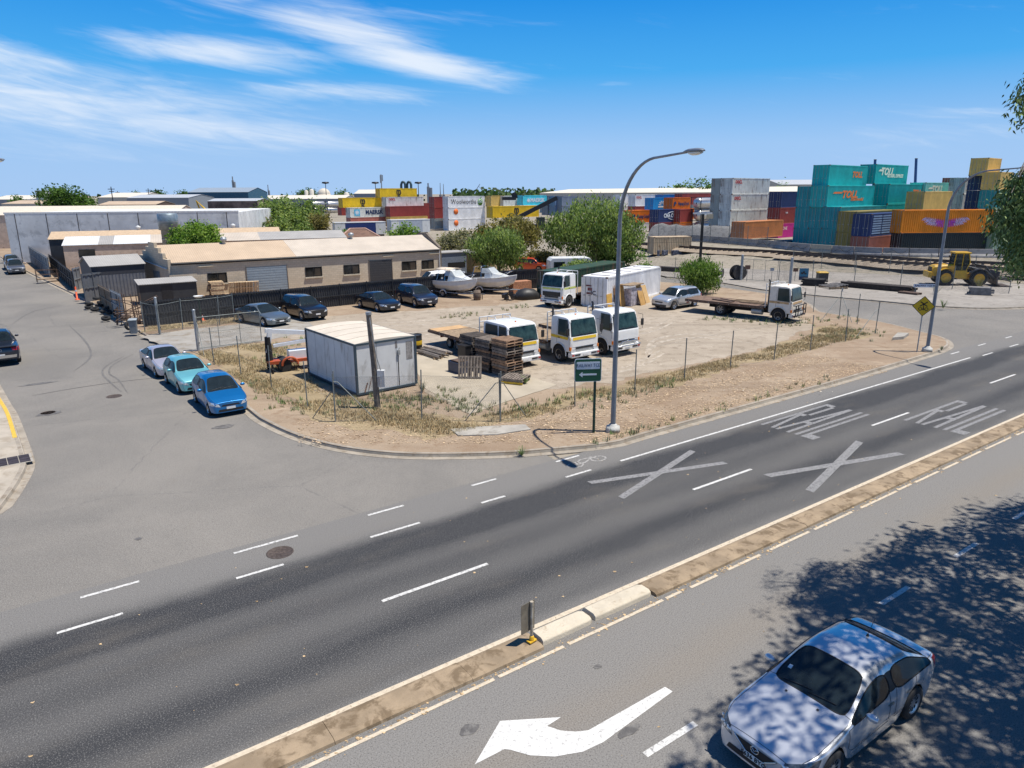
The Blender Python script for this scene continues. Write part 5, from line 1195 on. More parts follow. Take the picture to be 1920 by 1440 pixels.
def container(label, key, m, loc, rz, L=12.19, H=2.59, group=None, doors=True, parts=True):
    """origin at the near corner between end (x=0) and the long side y<0"""
    t = thing('shipping_container', label, 'container', loc, rz, group); b, f, c, d, r = cont_meshes(key, L, H, m)
    rz_ = Matrix.Rotation(rz, 3, 'Z'); t.location = Vector(loc) + rz_ @ Vector((0, 1.219, 0))
    link('walls', b, t); link('frame', f, t); link('corner_casting', c, t)
    if doors:
        for nm, me in (('door', d), ('lock_rod', r)): link(nm, me, t)
    else: MB().box(.03, .06, -1.1, 1.1, .12, H - .12).build('end_wall', m, t)
    return t
def side_text(t, txt, size, m, x, z, shear=0., xs=1., bold=.0): o = text_mesh(txt, size, m, t, shear=shear, xscale=xs, bold=bold); o.location = (x, -1.235, z); return o
YZ2 = .13
M_CW = cont_col('white', (.68, .70, .70), .66); M_CG = cont_col('green', (.018, .045, .024), .5)
c0 = G(1137, 578, YZ2)
t = container('white yard container with rust marks on its doors, boards leaning on its long side', 'wy', M_CW, c0, rad(54.4), 10.6, 2.55)
mb = MB(); mb.box(-.012, -.004, .25, .75, 1.7, 1.82).box(-.012, -.004, .2, .6, 1.35, 1.6).box(-.012, -.004, .3, .7, 1.05, 1.2).build('faded_lettering', mat('faded_maroon', (.16, .04, .05), .8, var=.5, scale=12), t)
o = text_mesh('IC', .5, mat('faded_black', (.06, .05, .06), .8, var=.4), t, bold=.01); o.rotation_euler = (0, 0, rad(-90)); o.location = (-.012, .05, 1.15)
mb = MB(); [mb.box(x, x + .06, -.9, .9, 2.551, 2.59) for x in (1, 3, 5, 7, 9)]; mb.build('roof_batten', M_RUST, t)
c1 = G(1006, 560, YZ2) + Vector((.6, 1.5, 0))
container('dark green yard container beside the lime striped truck', 'gy', M_CG, G(1003, 566, YZ2) + Vector((2.2, 1.0, 0)), rad(53), 12.19, 2.5)
# boards and panels leaning on the white container
M_PLY = mat('plywood_board', (.46, .27, .09), .8, var=.2, scale=2, dirt=((.2, .11, .05), .6, .5)); M_BRN = mat('brown_board', (.16, .09, .05), .8, var=.3)
BG = 'boards leaning on the white container'
def lean_board(px, py, wd, hh, m, lb, tilt=12):
    p = G(px, py, YZ2); o = MB().box(-wd / 2, wd / 2, -.025, .025, 0, hh).build('board', m); o.location = p; o.rotation_euler = (Matrix.Rotation(rad(54), 3, 'Z') @ Matrix.Rotation(rad(-tilt), 3, 'X')).to_euler()
    return tag(o, lb, 'board', BG)
lean_board(1143, 577, .9, 1.15, mat('ochre_board', (.56, .33, .07), .8, var=.15), 'ochre board leaning nearest the container doors', 5)
lean_board(1159, 574, .8, 1.9, M_BRN, 'dark brown door panel leaning left of the plywood board')
lean_board(1169, 575, .95, 1.9, M_PLY, 'tall plywood board leaning beside the wrapped silver panels')
lean_board(1206, 572, .9, 1.75, M_PLY, 'slanting plywood board right of the wrapped silver panels', 18)
lean_board(1215, 568, .8, 1.6, mat('pale_ply', (.55, .36, .16), .8), 'pale plywood board closest to the silver wagon', 20)
t = thing('wrapped_panels', 'stack of plastic wrapped silver panels standing among the boards', 'panels', G(1186, 572, YZ2), rad(50))
MB().box(-.85, .85, -.35, .35, .05, 1.45).build('wrap', mat('plastic_wrap', (.42, .40, .46), .25, .2, var=.4, scale=5, bump=.8, bscale=6), t); MB().box(-1.3, .9, -.5, .5, 1.75, 1.83).build('top_board', M_DECK, t); MB().box(-.9, .9, -.4, .4, 0, .05).build('base_pallet', M_PAL, t)
# ------------------------------------------------------------------ boats on trailers
def boat(p, rz, label, tlabel, Lb=5.2, bimini=False, hullm=None):
    t = thing('boat', label, 'boat', (p.x, p.y, YZ2), rz, 'boats on trailers'); m = hullm or mat('boat_gelcoat', (.74, .73, .68), .3, coat=.5, var=.04, dirt=((.45, .40, .3), .62, .4))
    rings = []
    for q, wd, ks, sh in ((0, .92, .62, 1.45), (.25, 1.05, .55, 1.42), (.5, 1.08, .52, 1.48), (.7, .92, .58, 1.56), (.85, .62, .75, 1.66), (.95, .28, 1.05, 1.76), (1.0, .03, 1.5, 1.82)):
        x = -Lb / 2 + Lb * q; rings.append([(x, wd, sh), (x, wd * .97, (sh + ks) / 2 + .1), (x, wd * .6, ks + .12), (x, 0, ks), (x, -wd * .6, ks + .12), (x, -wd * .97, (sh + ks) / 2 + .1), (x, -wd, sh), (x, 0, sh + .04 if q > .45 else sh - .02)])
    MB().loft(rings, smooth=False).build('hull', m, t)
    mb = MB(); mb.tube([(r[0][0], r[0][1] + .02, r[0][2]) for r in rings], .035, 5); mb.tube([(r[6][0], r[6][1] - .02, r[6][2]) for r in rings], .035, 5); mb.build('gunwale', mat('rub_rail', (.5, .5, .5), .5), t)
    MB().box(-Lb / 2 + .15, -.15, -.82, .82, 1.30, 1.478).build('cockpit', mat('cockpit_grey', (.2, .2, .21), .7), t)
    cab = MB().loft([[(x, w_ * s1, z) for s1, z in ((1, 1.46), (.85, h_), (-.85, h_), (-1, 1.46))] for x, w_, h_ in ((-.2, .85, 1.95), (.4, .82, 1.98), (1.1, .66, 1.84), (1.9, .35, 1.68))], closed=True, smooth=False).build('cuddy_cabin', m, t)
    mb = MB(); mb.loft([[(-.75, .86, 1.5), (-.75, -.86, 1.5)], [(-.35, .78, 2.42), (-.35, -.78, 2.42)]], caps=False, closed=False) if 0 else None
    g = MB(); g.quad((.62, -.72, 1.93), (.62, .72, 1.93), (.12, .62, 2.42), (.12, -.62, 2.42)); g.quad((.60, .74, 1.93), (-.5, .84, 1.95), (-.5, .72, 2.4), (.12, .63, 2.42)); g.quad((.60, -.74, 1.93), (-.5, -.84, 1.95), (-.5, -.72, 2.4), (.12, -.63, 2.42))
    o = g.build('windscreen', mat('boat_screen', (.05, .26, .22) if not bimini else (.5, .52, .5), .08, coat=.4), t, fix=False); sd = o.modifiers.new('thick', 'SOLIDIFY'); sd.thickness = .02
    mb = MB(); mb.tube([(-.55, .84, 1.5), (-.6, .7, 2.55), (-.6, -.7, 2.55), (-.55, -.84, 1.5)], .025, 5); mb.tube([(-1.5, .9, 1.5), (-1.3, .7, 2.5), (-1.3, -.7, 2.5), (-1.5, -.9, 1.5)], .02, 5); mb.build('tube_frame', M_CHROME, t)
    mb = MB(); mb.tube([(1.2, .66, 1.62), (1.9, .5, 2.05), (2.4, .1, 2.2), (2.4, -.1, 2.2), (1.9, -.5, 2.05), (1.2, -.66, 1.62)], .018, 5); mb.build('bow_rail', M_CHROME, t)
    if bimini: o = MB().loft([[(x, y, 2.45 + .14 * (1 - (y / .85) ** 2)) for y in (-.85, -.5, 0, .5, .85)] for x in (-1.7, -.9, .1)], caps=False, closed=False).build('canopy', mat('cream_canvas', (.68, .56, .42), .9), t, fix=False); o.modifiers.new('thick', 'SOLIDIFY').thickness = .03
    ob = MB().loft([[(-Lb / 2 - .1 + dx_, y, z) for dx_, y in ((-.22, -.12), (.12, -.16), (.12, .16), (-.22, .12))] for z in (1.2, 1.75, 1.9)], smooth=False).build('outboard_motor', mat('outboard', (.55, .55, .56), .4), t); bevel(ob, .05)
    MB().box(-Lb / 2 - .25, -Lb / 2 - .05, -.05, .05, .5, 1.2).build('motor_leg', M_TRIM, t)
    tr = thing('boat_trailer', tlabel, 'trailer', (p.x, p.y, YZ2), rz, 'trailers under the boats')
    mb = MB(); mb.tube([(-2.2, .7, .42), (1.4, .7, .42), (2.9, 0, .45)], .05, 6); mb.tube([(-2.2, -.7, .42), (1.4, -.7, .42), (2.9, 0, .45), (3.5, 0, .45)], .05, 6)
    for x in (-2.1, -.8, .6, 1.4): mb.tube([(x, -.7, .45), (x, 0, .5), (x, .7, .45)], .04, 5)
    mb.build('frame', M_STEEL, tr)
    for sg in (1, -1):
        wheel(tr, -.7, sg * .95, .3, .18, M_STEELRIM, sg, spokes=0); mb = MB(); mb.tube([(-.7 + .36 * math.cos(a), sg * .95, .32 + .36 * math.sin(a)) for a in [i * math.pi / 8 for i in range(9)]], .06, 5); mb.build('mudguard', M_PANEL, tr)
    MB().cyl((3.2, 0, 0), (3.2, 0, .5), .04).build('jockey_wheel', M_TRIM, tr)
boat(G(855, 562, YZ2) + Vector((-.2, 2.2, 0)), rad(-37), 'white motor boat with cream canvas canopy, left of the two boats', 'galvanised trailer carrying the boat with the cream canopy', bimini=True)
boat(G(930, 556, YZ2) + Vector((-.6, 2.6, 0)), rad(-25), 'white runabout boat with green tinted windscreen, right of the two boats', 'galvanised trailer carrying the boat with green windscreen', Lb=5.6)
# clutter between boats and the white container
t = thing('tarpaulin_heap', 'dark tarpaulin covered heap beside the right boat', 'heap', G(990, 560, YZ2), .4)
MB().loft([[(x, y * w_, z * h_) for y, z in ((-1, 0), (-.8, .7), (-.3, 1), (.35, .93), (.85, .62), (1, 0))] for x, w_, h_ in ((-1.3, .35, .3), (-.9, .8, .85), (-.2, .9, 1), (.5, .85, .88), (1.2, .5, .4))], closed=True).build('cover', mat('black_tarp', (.025, .025, .025), .5, bump=1., bscale=3), t)
t = thing('brick_stack', 'stack of orange bricks behind the right boat', 'bricks', G(975, 548, YZ2), .5)
MB().box(-1, 1, -.5, .5, 0, 1.1).build('brick_block', mat('orange_brick', (.42, .2, .11), .9, var=.3, scale=9), t)
t = thing('barrel', 'rusty timber barrel standing below the boats', 'barrel', G(870, 562, YZ2) + Vector((1.2, -.2, 0)), 0); MB().lathe([(.001, 0), (.3, 0), (.36, .4), (.3, .85), (.001, .85)], 14).build('body', mat('barrel_wood', (.16, .12, .09), .9, var=.3), t); MB().lathe([(.345, .22), (.352, .28)], 14).lathe([(.345, .58), (.35, .64)], 14).build('hoop', M_RUST, t)
t = thing('winch', 'black engine parts heap beside the tarpaulin', 'machine part', G(957, 563, YZ2), .3); mb = MB(); rr_ = random.Random(4)
for k in range(7): mb.cbox((rr_.uniform(-.7, .7), rr_.uniform(-.4, .4), .2 + .1 * k % .5), (rr_.uniform(.2, .6), rr_.uniform(.1, .4), rr_.uniform(.1, .4)), rr_.uniform(0, 3), rr_.uniform(-.5, .5))
mb.build('casting', M_TRIM, t)
# ------------------------------------------------------------------ dark corrugated boundary fence
M_CORR = mat('charcoal_sheet', (.038, .04, .044), .55, .2, var=.18, scale=1.2); M_CORRB = mat('tan_sheet', (.16, .12, .085), .6, .1, var=.2); M_ZINC = mat('zinc_sheet', (.23, .25, .27), .5, .4, var=.2, scale=1)
def sheet_fence(label, a, b, h, m, group=None, z=YZ2, rail=True, pitch=.2, ends=True, name='sheet_metal_fence'):
    a = Vector(a); b = Vector(b); a.z = b.z = 0; l = (b - a).length; t = thing(name, label, 'fence', (a.x, a.y, z), math.atan2(b.y - a.y, b.x - a.x), group)
    pts = corrugated(0, l, 0, 0, 0, 1, .045, pitch); n = len(pts)
    v = [(x, y, zz) for zz in (0.02, h) for x, y in pts] + [(x, y + .02, zz) for zz in (.02, h) for x, y in pts]
    f = [(i, i + 1, n + i + 1, n + i) for i in range(n - 1)] + [(2 * n + i, 3 * n + i, 3 * n + i + 1, 2 * n + i + 1) for i in range(n - 1)] + [(n + i, n + i + 1, 3 * n + i + 1, 3 * n + i) for i in range(n - 1)]
    MB().add(v, f).build('sheeting', m, t, fix=False)
    if rail:
        for zz in (h * .96, h * .5): MB().box(0, l, -.11, -.05, zz - .04, zz + .03).build('rail', m, t)
    k = max(2, int(l / 2.4))
    for i in range(k + 1): MB().box(i * l / k - .035, i * l / k + .035, -.11, -.048, 0, h + .06).build('post', m, t)
    return t
DF = 'dark sheet metal boundary fences'
sheet_fence('long charcoal sheet metal fence behind the four parked dark cars', G(272, 613, YZ2), G(826, 553, YZ2), 1.85, M_CORR, DF)
sheet_fence('charcoal sheet metal fence behind the boats', G(832, 553, YZ2), G(1010, 540, YZ2), 1.95, M_CORR, DF)
# ------------------------------------------------------------------ clutter at the side street
t = thing('wheelie_bin', 'grey wheelie bin with pale lid on the dirt verge by the driveway', 'bin', G(252, 626, .13), rad(20))
MB().loft([[(-.24 * s_, -.28 * s_, z), (.24 * s_, -.28 * s_, z), (.24 * s_, .28 * s_, z), (-.24 * s_, .28 * s_, z)] for s_, z in ((.82, .05), (1, .9), (1.08, .91), (1.08, .97))], smooth=False).build('body', mat('bin_grey', (.17, .19, .20), .6), t)
bevel(MB().loft([[(-.27 * s_, -.33 * s_, z), (.27 * s_, -.33 * s_, z), (.27 * s_, .31 * s_, z), (-.27 * s_, .31 * s_, z)] for s_, z in ((1, .975), (1, 1.01), (.8, 1.06))], smooth=False).build('lid', mat('bin_lid', (.30, .34, .36), .6), t), .01)
for sg in (1, -1): MB().cyl((sg * .26, .27, .1), (sg * .31, .27, .1), .1, n=12).build('wheel', M_TYRE, t)
def tyre(p, label, flat=True, r=.33, rz=0):
    o = MB().lathe([(r * .58, -.10), (r * .9, -.11), (r, -.06), (r, .06), (r * .9, .11), (r * .58, .10), (r * .53, 0), (r * .58, -.10)], 18).build('tyre', M_TYRE)
    o.location = p if flat else (p[0], p[1], p[2] + r - .1); o.rotation_euler = (RN.uniform(-.2, .2), RN.uniform(-.15, .15), rz) if flat else (rad(80), 0, rz); tag(o, label, 'tyre', 'old tyres dumped on the verge'); return o
TL = [(167, 578, 'bottom tyre at the left end of the dumped tyre heap', 0), (168, 577, 'tyre lying on top at the left end of the heap', .24), (187, 578, 'pale dusty tyre in the middle of the dumped heap', .12), (178, 582, 'tyre in front of the pale dusty tyre on the heap', 0), (196, 586, 'bottom tyre at the right end of the heap', 0), (204, 584, 'tyre propped on the right end of the heap', .2), (207, 588, 'low tyre nearest the propped tyre at the heap edge', .0), (190, 571, 'black tyre behind the heap by the leaning sheet', .1), (183, 569, 'top tyre of the pile against the tan sheet fence', .33), (199, 600, 'lone tyre lying on the kerb edge', .02)]
for x, y, lb, dz_ in TL: p = G(x, y, .13); tyre((p.x, p.y, .25 + dz_), lb)
p = G(221, 595, .13); tyre((p.x, p.y, .26), 'tyre standing upright against the zinc fence', False, rz=rad(40)); p = G(243, 620, .13); tyre((p.x, p.y, .26), 'tyre standing behind the grey wheelie bin', False, rz=rad(70))
t = thing('bollard', 'orange plastic bollard with white band by the far driveway', 'bollard', G(145, 562, .13), 0)
MB().lathe([(.2, 0), (.2, .06), (.075, .07), (.06, 1.15), (.03, 1.2), (.001, 1.2)], 12).build('body', mat('orange_plastic', (.75, .10, .02), .5), t); MB().lathe([(.072, .75), (.068, .92)], 12).build('band', M_SIGNW, t)
t = thing('trolley', 'rusty wire trolley standing on the verge by the long dark fence', 'trolley', G(90, 528, .13), rad(38)); mb = MB()
for x in (-1, 1):
    for y in (-.45, .45): mb.tube([(x, y, 0), (x, y, 1.3)], .03, 5)
for z in (.3, .8, 1.3): mb.tube([(-1, -.45, z), (1, -.45, z), (1, .45, z), (-1, .45, z), (-1, -.45, z)], .025, 5)
mb.build('frame', M_RUST, t); MB().box(-1, 1, -.45, .45, .32, .36).build('shelf', M_DECK, t)
LF = 'sheet fences along the side street'
sheet_fence('long dark sheet fence running up the side street beside the dry verge', G(97, 505, .13), G(141, 545, .13), 1.9, M_CORR, LF)
sheet_fence('grey zinc sheet fence with a dark doorway up the side street', G(60, 492, .13), G(96, 520, .13), 2.3, M_ZINC, LF)
sheet_fence('short grey sheet panel closing the end of the long dark fence', G(141, 545, .13), G(153, 541, .13), 2.2, M_ZINC, LF)
sheet_fence('tall grey metal gate panel beside the dark shed', G(160, 567, .13), G(198, 560, .13), 2.5, mat('grey_gate_sheet', (.14, .15, .165), .5, .3, var=.1), LF, pitch=.5)
sheet_fence('tan rusted sheet fence behind the tyre heap', G(192, 575, .13), G(215, 590, .13), 1.9, M_CORRB, LF)
sheet_fence('pale zinc sheet fence end beside the scrap racks', G(215, 590, .13), G(236, 602, .13), 2.0, M_ZINC, LF)
t = thing('scrap_rack', 'rusty rack of pipes and scrap behind the wheelie bin', 'rack', G(258, 606, .13), rad(36)); mb = MB(); rr_ = random.Random(9)
for k in range(12): x = rr_.uniform(-1.4, 1.4); y = rr_.uniform(-.9, .9); mb.tube([(x, y, 0), (x + rr_.uniform(-.2, .2), y, rr_.uniform(1.2, 2.4))], .035, 5)
for k in range(8): mb.tube([(-1.5, rr_.uniform(-.8, .8), rr_.uniform(.3, 2.)), (1.6, rr_.uniform(-.8, .8), rr_.uniform(.3, 2.))], .03, 5)
mb.build('rack_tube', M_RUST, t); mb = MB()
for k in range(9): mb.cbox((rr_.uniform(-1.2, 1.2), rr_.uniform(-.7, .7), rr_.uniform(.2, .9)), (rr_.uniform(.3, .8), rr_.uniform(.3, .6), rr_.uniform(.2, .5)), rr_.uniform(0, 3))
mb.build('scrap', mat('mixed_scrap', (.22, .16, .12), .8, .2, var=.6, scale=4), t)
t = thing('lawn_ornament', 'white satellite dish on a green stand beside an orange cone on the grass', 'dish', G(378, 607, .13), 0); MB().lathe([(.001, 1.9), (.25, 1.95), (.36, 2.08)], 14, 'Z').build('dish', M_PANEL, t); MB().cyl((0, 0, 0), (0, 0, 1.9), .05).build('stand', mat('dark_green', (.02, .05, .03), .6), t)
p = G(381, 601, .13); t = thing('traffic_cone', 'orange traffic cone on the dry grass by the dark fence', 'cone', p); MB().lathe([(.18, 0), (.18, .03), (.12, .04), (.03, .6), (.001, .6)], 10).build('body', mat('orange_plastic', (.75, .10, .02), .5), t); MB().lathe([(.095, .24), (.068, .40)], 10).build('band', M_SIGNW, t)
# ------------------------------------------------------------------ buildings
M_BLOCK = bpy.data.materials.new('concrete_block'); M_BLOCK.use_nodes = True
_b = NB(M_BLOCK.node_tree); _p = M_BLOCK.node_tree.nodes['Principled BSDF']; _o = _b.n('ShaderNodeTexCoord').outputs['Object']
_x, _y, _z = _b.sep(_o); _v = _b.comb(_b.m('ADD', _x, _y), _z, 0)
_br = _b.n('ShaderNodeTexBrick'); M_BLOCK.node_tree.links.new(_v, _br.inputs['Vector']); _br.inputs['Scale'].default_value = 1.0
for k_, v_ in (('Brick Width', .4), ('Row Height', .2), ('Mortar Size', .012), ('Mortar Smooth', .2), ('Bias', -.2)): _br.inputs[k_].default_value = v_
_br.inputs['Color1'].default_value = (.56, .46, .33, 1); _br.inputs['Color2'].default_value = (.64, .54, .40, 1); _br.inputs['Mortar'].default_value = (.42, .355, .265, 1)
_c = _b.mix(_b.ss(_b.noise(_o, .8, 6, .65), .42, .68, 0, .4), _br.outputs[0], (.46, .385, .28))
M_BLOCK.node_tree.links.new(_c, _p.inputs['Base Color']); _p.inputs['Roughness'].default_value = .92
M_BLOCKD = mat('block_fascia', (.20, .165, .13), .9, var=.2, scale=1.5)
def roof_mat(name, col, rib=.76, amt=.5, rust=None):
    if name in _M: return _M[name]
    m = mat(name, col, .65, .0, var=.08, scale=.5, dirt=rust); t = m.node_tree; b = NB(t); p = t.nodes['Principled BSDF']
    uv = b.n('ShaderNodeTexCoord').outputs['UV']; x, y, z = b.sep(uv)
    h = b.m('SINE', b.m('MULTIPLY', x, math.tau / .19)); bn = b.n('ShaderNodeBump'); bn.inputs['Strength'].default_value = amt; bn.inputs['Distance'].default_value = .02
    t.links.new(h, bn.inputs['Height']); t.links.new(bn.outputs[0], p.inputs['Normal']); return m
M_RTAN = roof_mat('tan_roof_sheet', (.50, .38, .26)); M_RCREAM = roof_mat('pale_roof_sheet', (.52, .45, .365)); M_RWHITE = roof_mat('white_roof_sheet', (.62, .63, .63)); M_RGREY = roof_mat('grey_roof_sheet', (.36, .345, .32))
M_ROLL = mat('roller_door', (.30, .35, .38), .5, .2, var=.06); M_ROLLD = mat('dark_roller_door', (.06, .06, .062), .5, .2, var=.1)
M_WIN = mat('dark_window', (.02, .022, .022), .12, var=.6, scale=1.5); M_SILL = mat('cream_sill', (.55, .48, .36), .8)
M_TILT = mat('tilt_concrete', (.66, .67, .655), .85, var=.14, scale=.35, dirt=((.38, .39, .385), .5, .7))
def roof_plane(name, m, parent, quad, th=.06):
    """quad: eave a, eave b, ridge b, ridge a; slab with uv along the eave"""
    q = [Vector(p) for p in quad]; n = (q[1] - q[0]).cross(q[3] - q[0]).normalized() * th
    if n.z < 0: n = -n
    mb = MB(); mb.add(q + [p + n for p in q], [(4, 5, 6, 7), (3, 2, 1, 0), (0, 1, 5, 4), (1, 2, 6, 5), (2, 3, 7, 6), (3, 0, 4, 7)])
    o = mb.build(name, m, parent, fix=False); L_ = (q[1] - q[0]).length; W_ = (q[3] - q[0]).length
    l = o.data.uv_layers.new(name='UVMap'); e = (q[1] - q[0]).normalized()
    for lp in o.data.loops: co = o.data.vertices[lp.vertex_index].co; l.data[lp.index].uv = ((co - q[0]).dot(e), co.z)
    return o
def window(parent, x, z, wd, h, y=0., m=None):
    """in the wall y=0 facing -y"""
    f = MB().box(x - wd / 2, x + wd / 2, y - .02, y - .003, z, z + h).build('window', M_WIN, parent); mb = MB()
    for a, b, c, d in ((x - wd / 2, x + wd / 2, z, z + .05), (x - wd / 2, x + wd / 2, z + h - .05, z + h), (x - wd / 2, x - wd / 2 + .05, z + .051, z + h - .051), (x + wd / 2 - .05, x + wd / 2, z + .051, z + h - .051), (x - .025, x + .025, z + .051, z + h - .051)): mb.box(a, b, y - .06, y - .021, c, d)
    mb.build('frame', M_TRIM, f); MB().box(x - wd / 2 - .08, x + wd / 2 + .08, y - .14, y - .003, z - .13, z - .004).build('sill', M_SILL, f)
    MB().box(x + wd * .08, x + wd * .4, y - .024, y - .0205, z + .1, z + h - .1).build('pane', mat('curtained_pane', (.06, .05, .04), .15), f); return f
def roller(parent, x, wd, h, m, y=0., z=0.):
    mb = MB(); n = int(h / .12)
    for i in range(n): mb.box(x - wd / 2, x + wd / 2, y - .05 + .012 * (i % 2), y - .003, z + i * h / n, z + (i + .96) * h / n)
    d = mb.build('roller_door', m, parent); mb = MB(); mb.box(x - wd / 2 - .07, x - wd / 2 - .005, y - .08, y - .003, z, z + h + .06); mb.box(x + wd / 2 + .005, x + wd / 2 + .07, y - .08, y - .003, z, z + h + .06); mb.build('door_frame', M_BLOCKD, d); return d
# main block workshop: local x along the front, y into the building
B0 = Vector((-31.5, 66.4, .12)); BA = math.atan2(81.7 - 66.4, -8.19 + 31.45); BL, BD, BH = 27.9, 8.2, 3.15; RH = 4.55
t = thing('workshop_building', 'long concrete block workshop with tan and cream roof and stepped gable', 'building', B0, BA)
SKW = -.17; mb = MB(); mb.prism([(0, 0), (BL, 0), (BL, BD), (SKW * BD, BD)], 0, BH)
mb.build('wall', M_BLOCK, t)
for x0, gn in ((-.28, 'gable_wall'), (BL + .005, 'gable_wall')):
    mb = MB(); n = 9; prof = []
    steps = [(0, BH + .05), (.0, BH + .35), (1.2, BH + .35), (1.2, BH + .85), (2.3, BH + .85), (2.3, BH + 1.3), (3.3, BH + 1.3), (3.3, BH + 1.75), (5.0, BH + 1.75), (5.0, BH + 1.3), (6.0, BH + 1.3), (6.0, BH + .85), (7.1, BH + .85), (7.1, BH + .35), (BD, BH + .35), (BD, 0), (0, 0)] if x0 < 0 else [(0, BH + .1), (0, BH + .25), (3.2, RH + .3), (5.0, RH + .3), (BD, BH + .25), (BD, 0), (0, 0)]
    sk_ = SKW if x0 < 0 else 0; v = [(x0 + sk_ * y, y, z) for y, z in steps] + [(x0 + .275 + sk_ * y, y, z) for y, z in steps]; k = len(steps)
    mb.add(v, [tuple(range(k)), tuple(range(2 * k - 1, k - 1, -1))] + [(i, (i + 1) % k, k + (i + 1) % k, k + i) for i in range(k)]); mb.build(gn, M_BLOCK if x0 < 0 else M_BLOCKD, t)
sp = 11.6
roof_plane('roof', M_RTAN, t, [(.0, -.15, BH - .0), (sp, -.15, BH - .0), (sp, BD / 2, RH), (SKW * BD / 2, BD / 2, RH)]); roof_plane('roof', M_RCREAM, t, [(sp + .01, -.15, BH - .0), (BL, -.15, BH - .0), (BL, BD / 2, RH), (sp + .01, BD / 2, RH)])
roof_plane('roof', M_RCREAM, t, [(SKW * BD, BD + .1, BH - .02), (BL, BD + .1, BH - .02), (BL, BD / 2, RH + .003), (SKW * BD / 2, BD / 2, RH + .003)])
MB().tube([(0, -.17, BH - .05), (BL, -.17, BH - .05)], .065, 6).build('gutter', M_TRIM, t); MB().box(0, BL, -.05, -.004, BH - .2, BH - .02).build('fascia', M_TRIM, t)
for x in (5.6, 19.0):
    v_ = MB().lathe([(.16, 0), (.16, .25), (.28, .3), (.32, .45), (.26, .6), (.001, .68)], 14).build('roof_vent', M_STEEL, t); v_.location = (x, BD / 2 - .3, RH - .05)
for x in (3.9, 13.3, 17.4, 24.1, 26.4): window(t, x, 1.05, 1.75 if x < 25 else 1.5, 1.0)
roller(t, 8.6, 3.9, 2.35, M_ROLL); roller(t, 20.7, 2.6, 2.35, M_ROLLD)
for x in (2.3, 21.0, 26.6): MB().box(x, x + 1.3, -.16, -.05, BH - .46, BH - .38).build('floodlight_bar', M_SILL, t)
MB().cyl((BL - .02, -.09, 0), (BL - .02, -.09, BH), .06, n=8).build('downpipe', M_PANEL, t)
gd = MB().prism([(-.30 + SKW * 2.6, 2.6), (-.30 + SKW * 4.4, 4.4), (-.33 + SKW * 4.4, 4.4), (-.33 + SKW * 2.6, 2.6)], 0, 2.2).build('side_door', mat('steel_blue_door', (.15, .20, .24), .6), t)
mb = MB(); mb.tube([(-.42, .2, 2.65), (-.42 + SKW * 6.8, 6.8, 3.05), (-.42 + SKW * 6.8, 6.8, .0)], .06, 6); mb.build('drain_pipe', M_PANEL, t)
# pallets leaning on the workshop
def at_b(x, y, z=0.): c, s = math.cos(BA), math.sin(BA); return Vector((B0.x + c * x - s * y, B0.y + s * x + c * y, B0.z + z))
for k in range(9):
    o = link('pallet', PM['n' if k % 3 else 'b']); p = at_b(3.5 + RN.uniform(-.05, .05), -1.0, .02 + k * .148); o.location = p; o.rotation_euler = (0, 0, BA + RN.uniform(-.04, .04)); tag(o, f'pallet, {"topmost" if k == 8 else "bottom" if k == 0 else ORD[8 - k] + " from the top"}, in the stack under the workshop window', 'pallet', 'pallets against the workshop wall')
for k in range(4):
    o = link('pallet', PM['n']); o.location = at_b(5.3 + k * .5, -.75 - .12 * k, .56); o.rotation_euler = (Matrix.Rotation(BA, 3, 'Z') @ Matrix.Rotation(rad(-74), 3, 'X')).to_euler(); tag(o, f'pale new pallet leaning on the workshop wall, {["nearest the stacked pallets", "second from the stacked pallets", "third from the stacked pallets", "nearest the roller door"][k]}', 'pallet', 'pallets against the workshop wall')
t = thing('tool_shed', 'low flat roofed dark metal shed beside the stepped gable', 'shed', G(266, 573, .13), BA); MB().box(0, 4.6, 0, 2.4, 0, 1.75).build('wall', M_CORR, t); roof_plane('roof', M_RGREY, t, [(-.1, -.15, 1.76), (4.7, -.15, 1.76), (4.7, 2.5, 1.98), (-.1, 2.5, 1.98)]); MB().box(1.7, 2.6, -.02, -.003, 0, 1.6).build('door', M_TRIM, t)
# dark corrugated shed
def gable_building(name, label, base, rz, L, D, H, RHt, wall, roof, group=None, over=.12, cat='building', gable=None, roofs=None):
    t = thing(name, label, cat, base, rz, group); MB().box(0, L, 0, D, 0, H).build('wall', wall, t)
    for x in (0, L - .12): MB().add([(x, 0, H + .003), (x, D, H + .003), (x, D / 2, RHt - .05), (x + .12, 0, H + .003), (x + .12, D, H + .003), (x + .12, D / 2, RHt - .05)], [(0, 1, 2), (5, 4, 3), (0, 2, 5, 3), (1, 4, 5, 2)]).build('gable', gable or wall, t)
    for k, (x0, x1, m) in enumerate(roofs or [(0, L, roof)]):
        a = x0 - (over if x0 == 0 else 0); b = x1 + (over if x1 == L else 0)
        roof_plane('roof', m, t, [(a, -over, H - .02), (b, -over, H - .02), (b, D / 2, RHt), (a, D / 2, RHt)]); roof_plane('roof', m, t, [(a, D + over, H - .02), (b, D + over, H - .02), (b, D / 2, RHt + .002), (a, D / 2, RHt + .002)])
    return t
def corr_wall(t, m, x0, x1, z0, z1, y=-.03): pts = corrugated(x0, x1, 0, 0, y, 1, .05, .3); n = len(pts); MB().add([(x, yy, z) for z in (z0, z1) for x, yy in pts], [(i, i + 1, n + i + 1, n + i) for i in range(n - 1)]).build('cladding', m, t, fix=False)
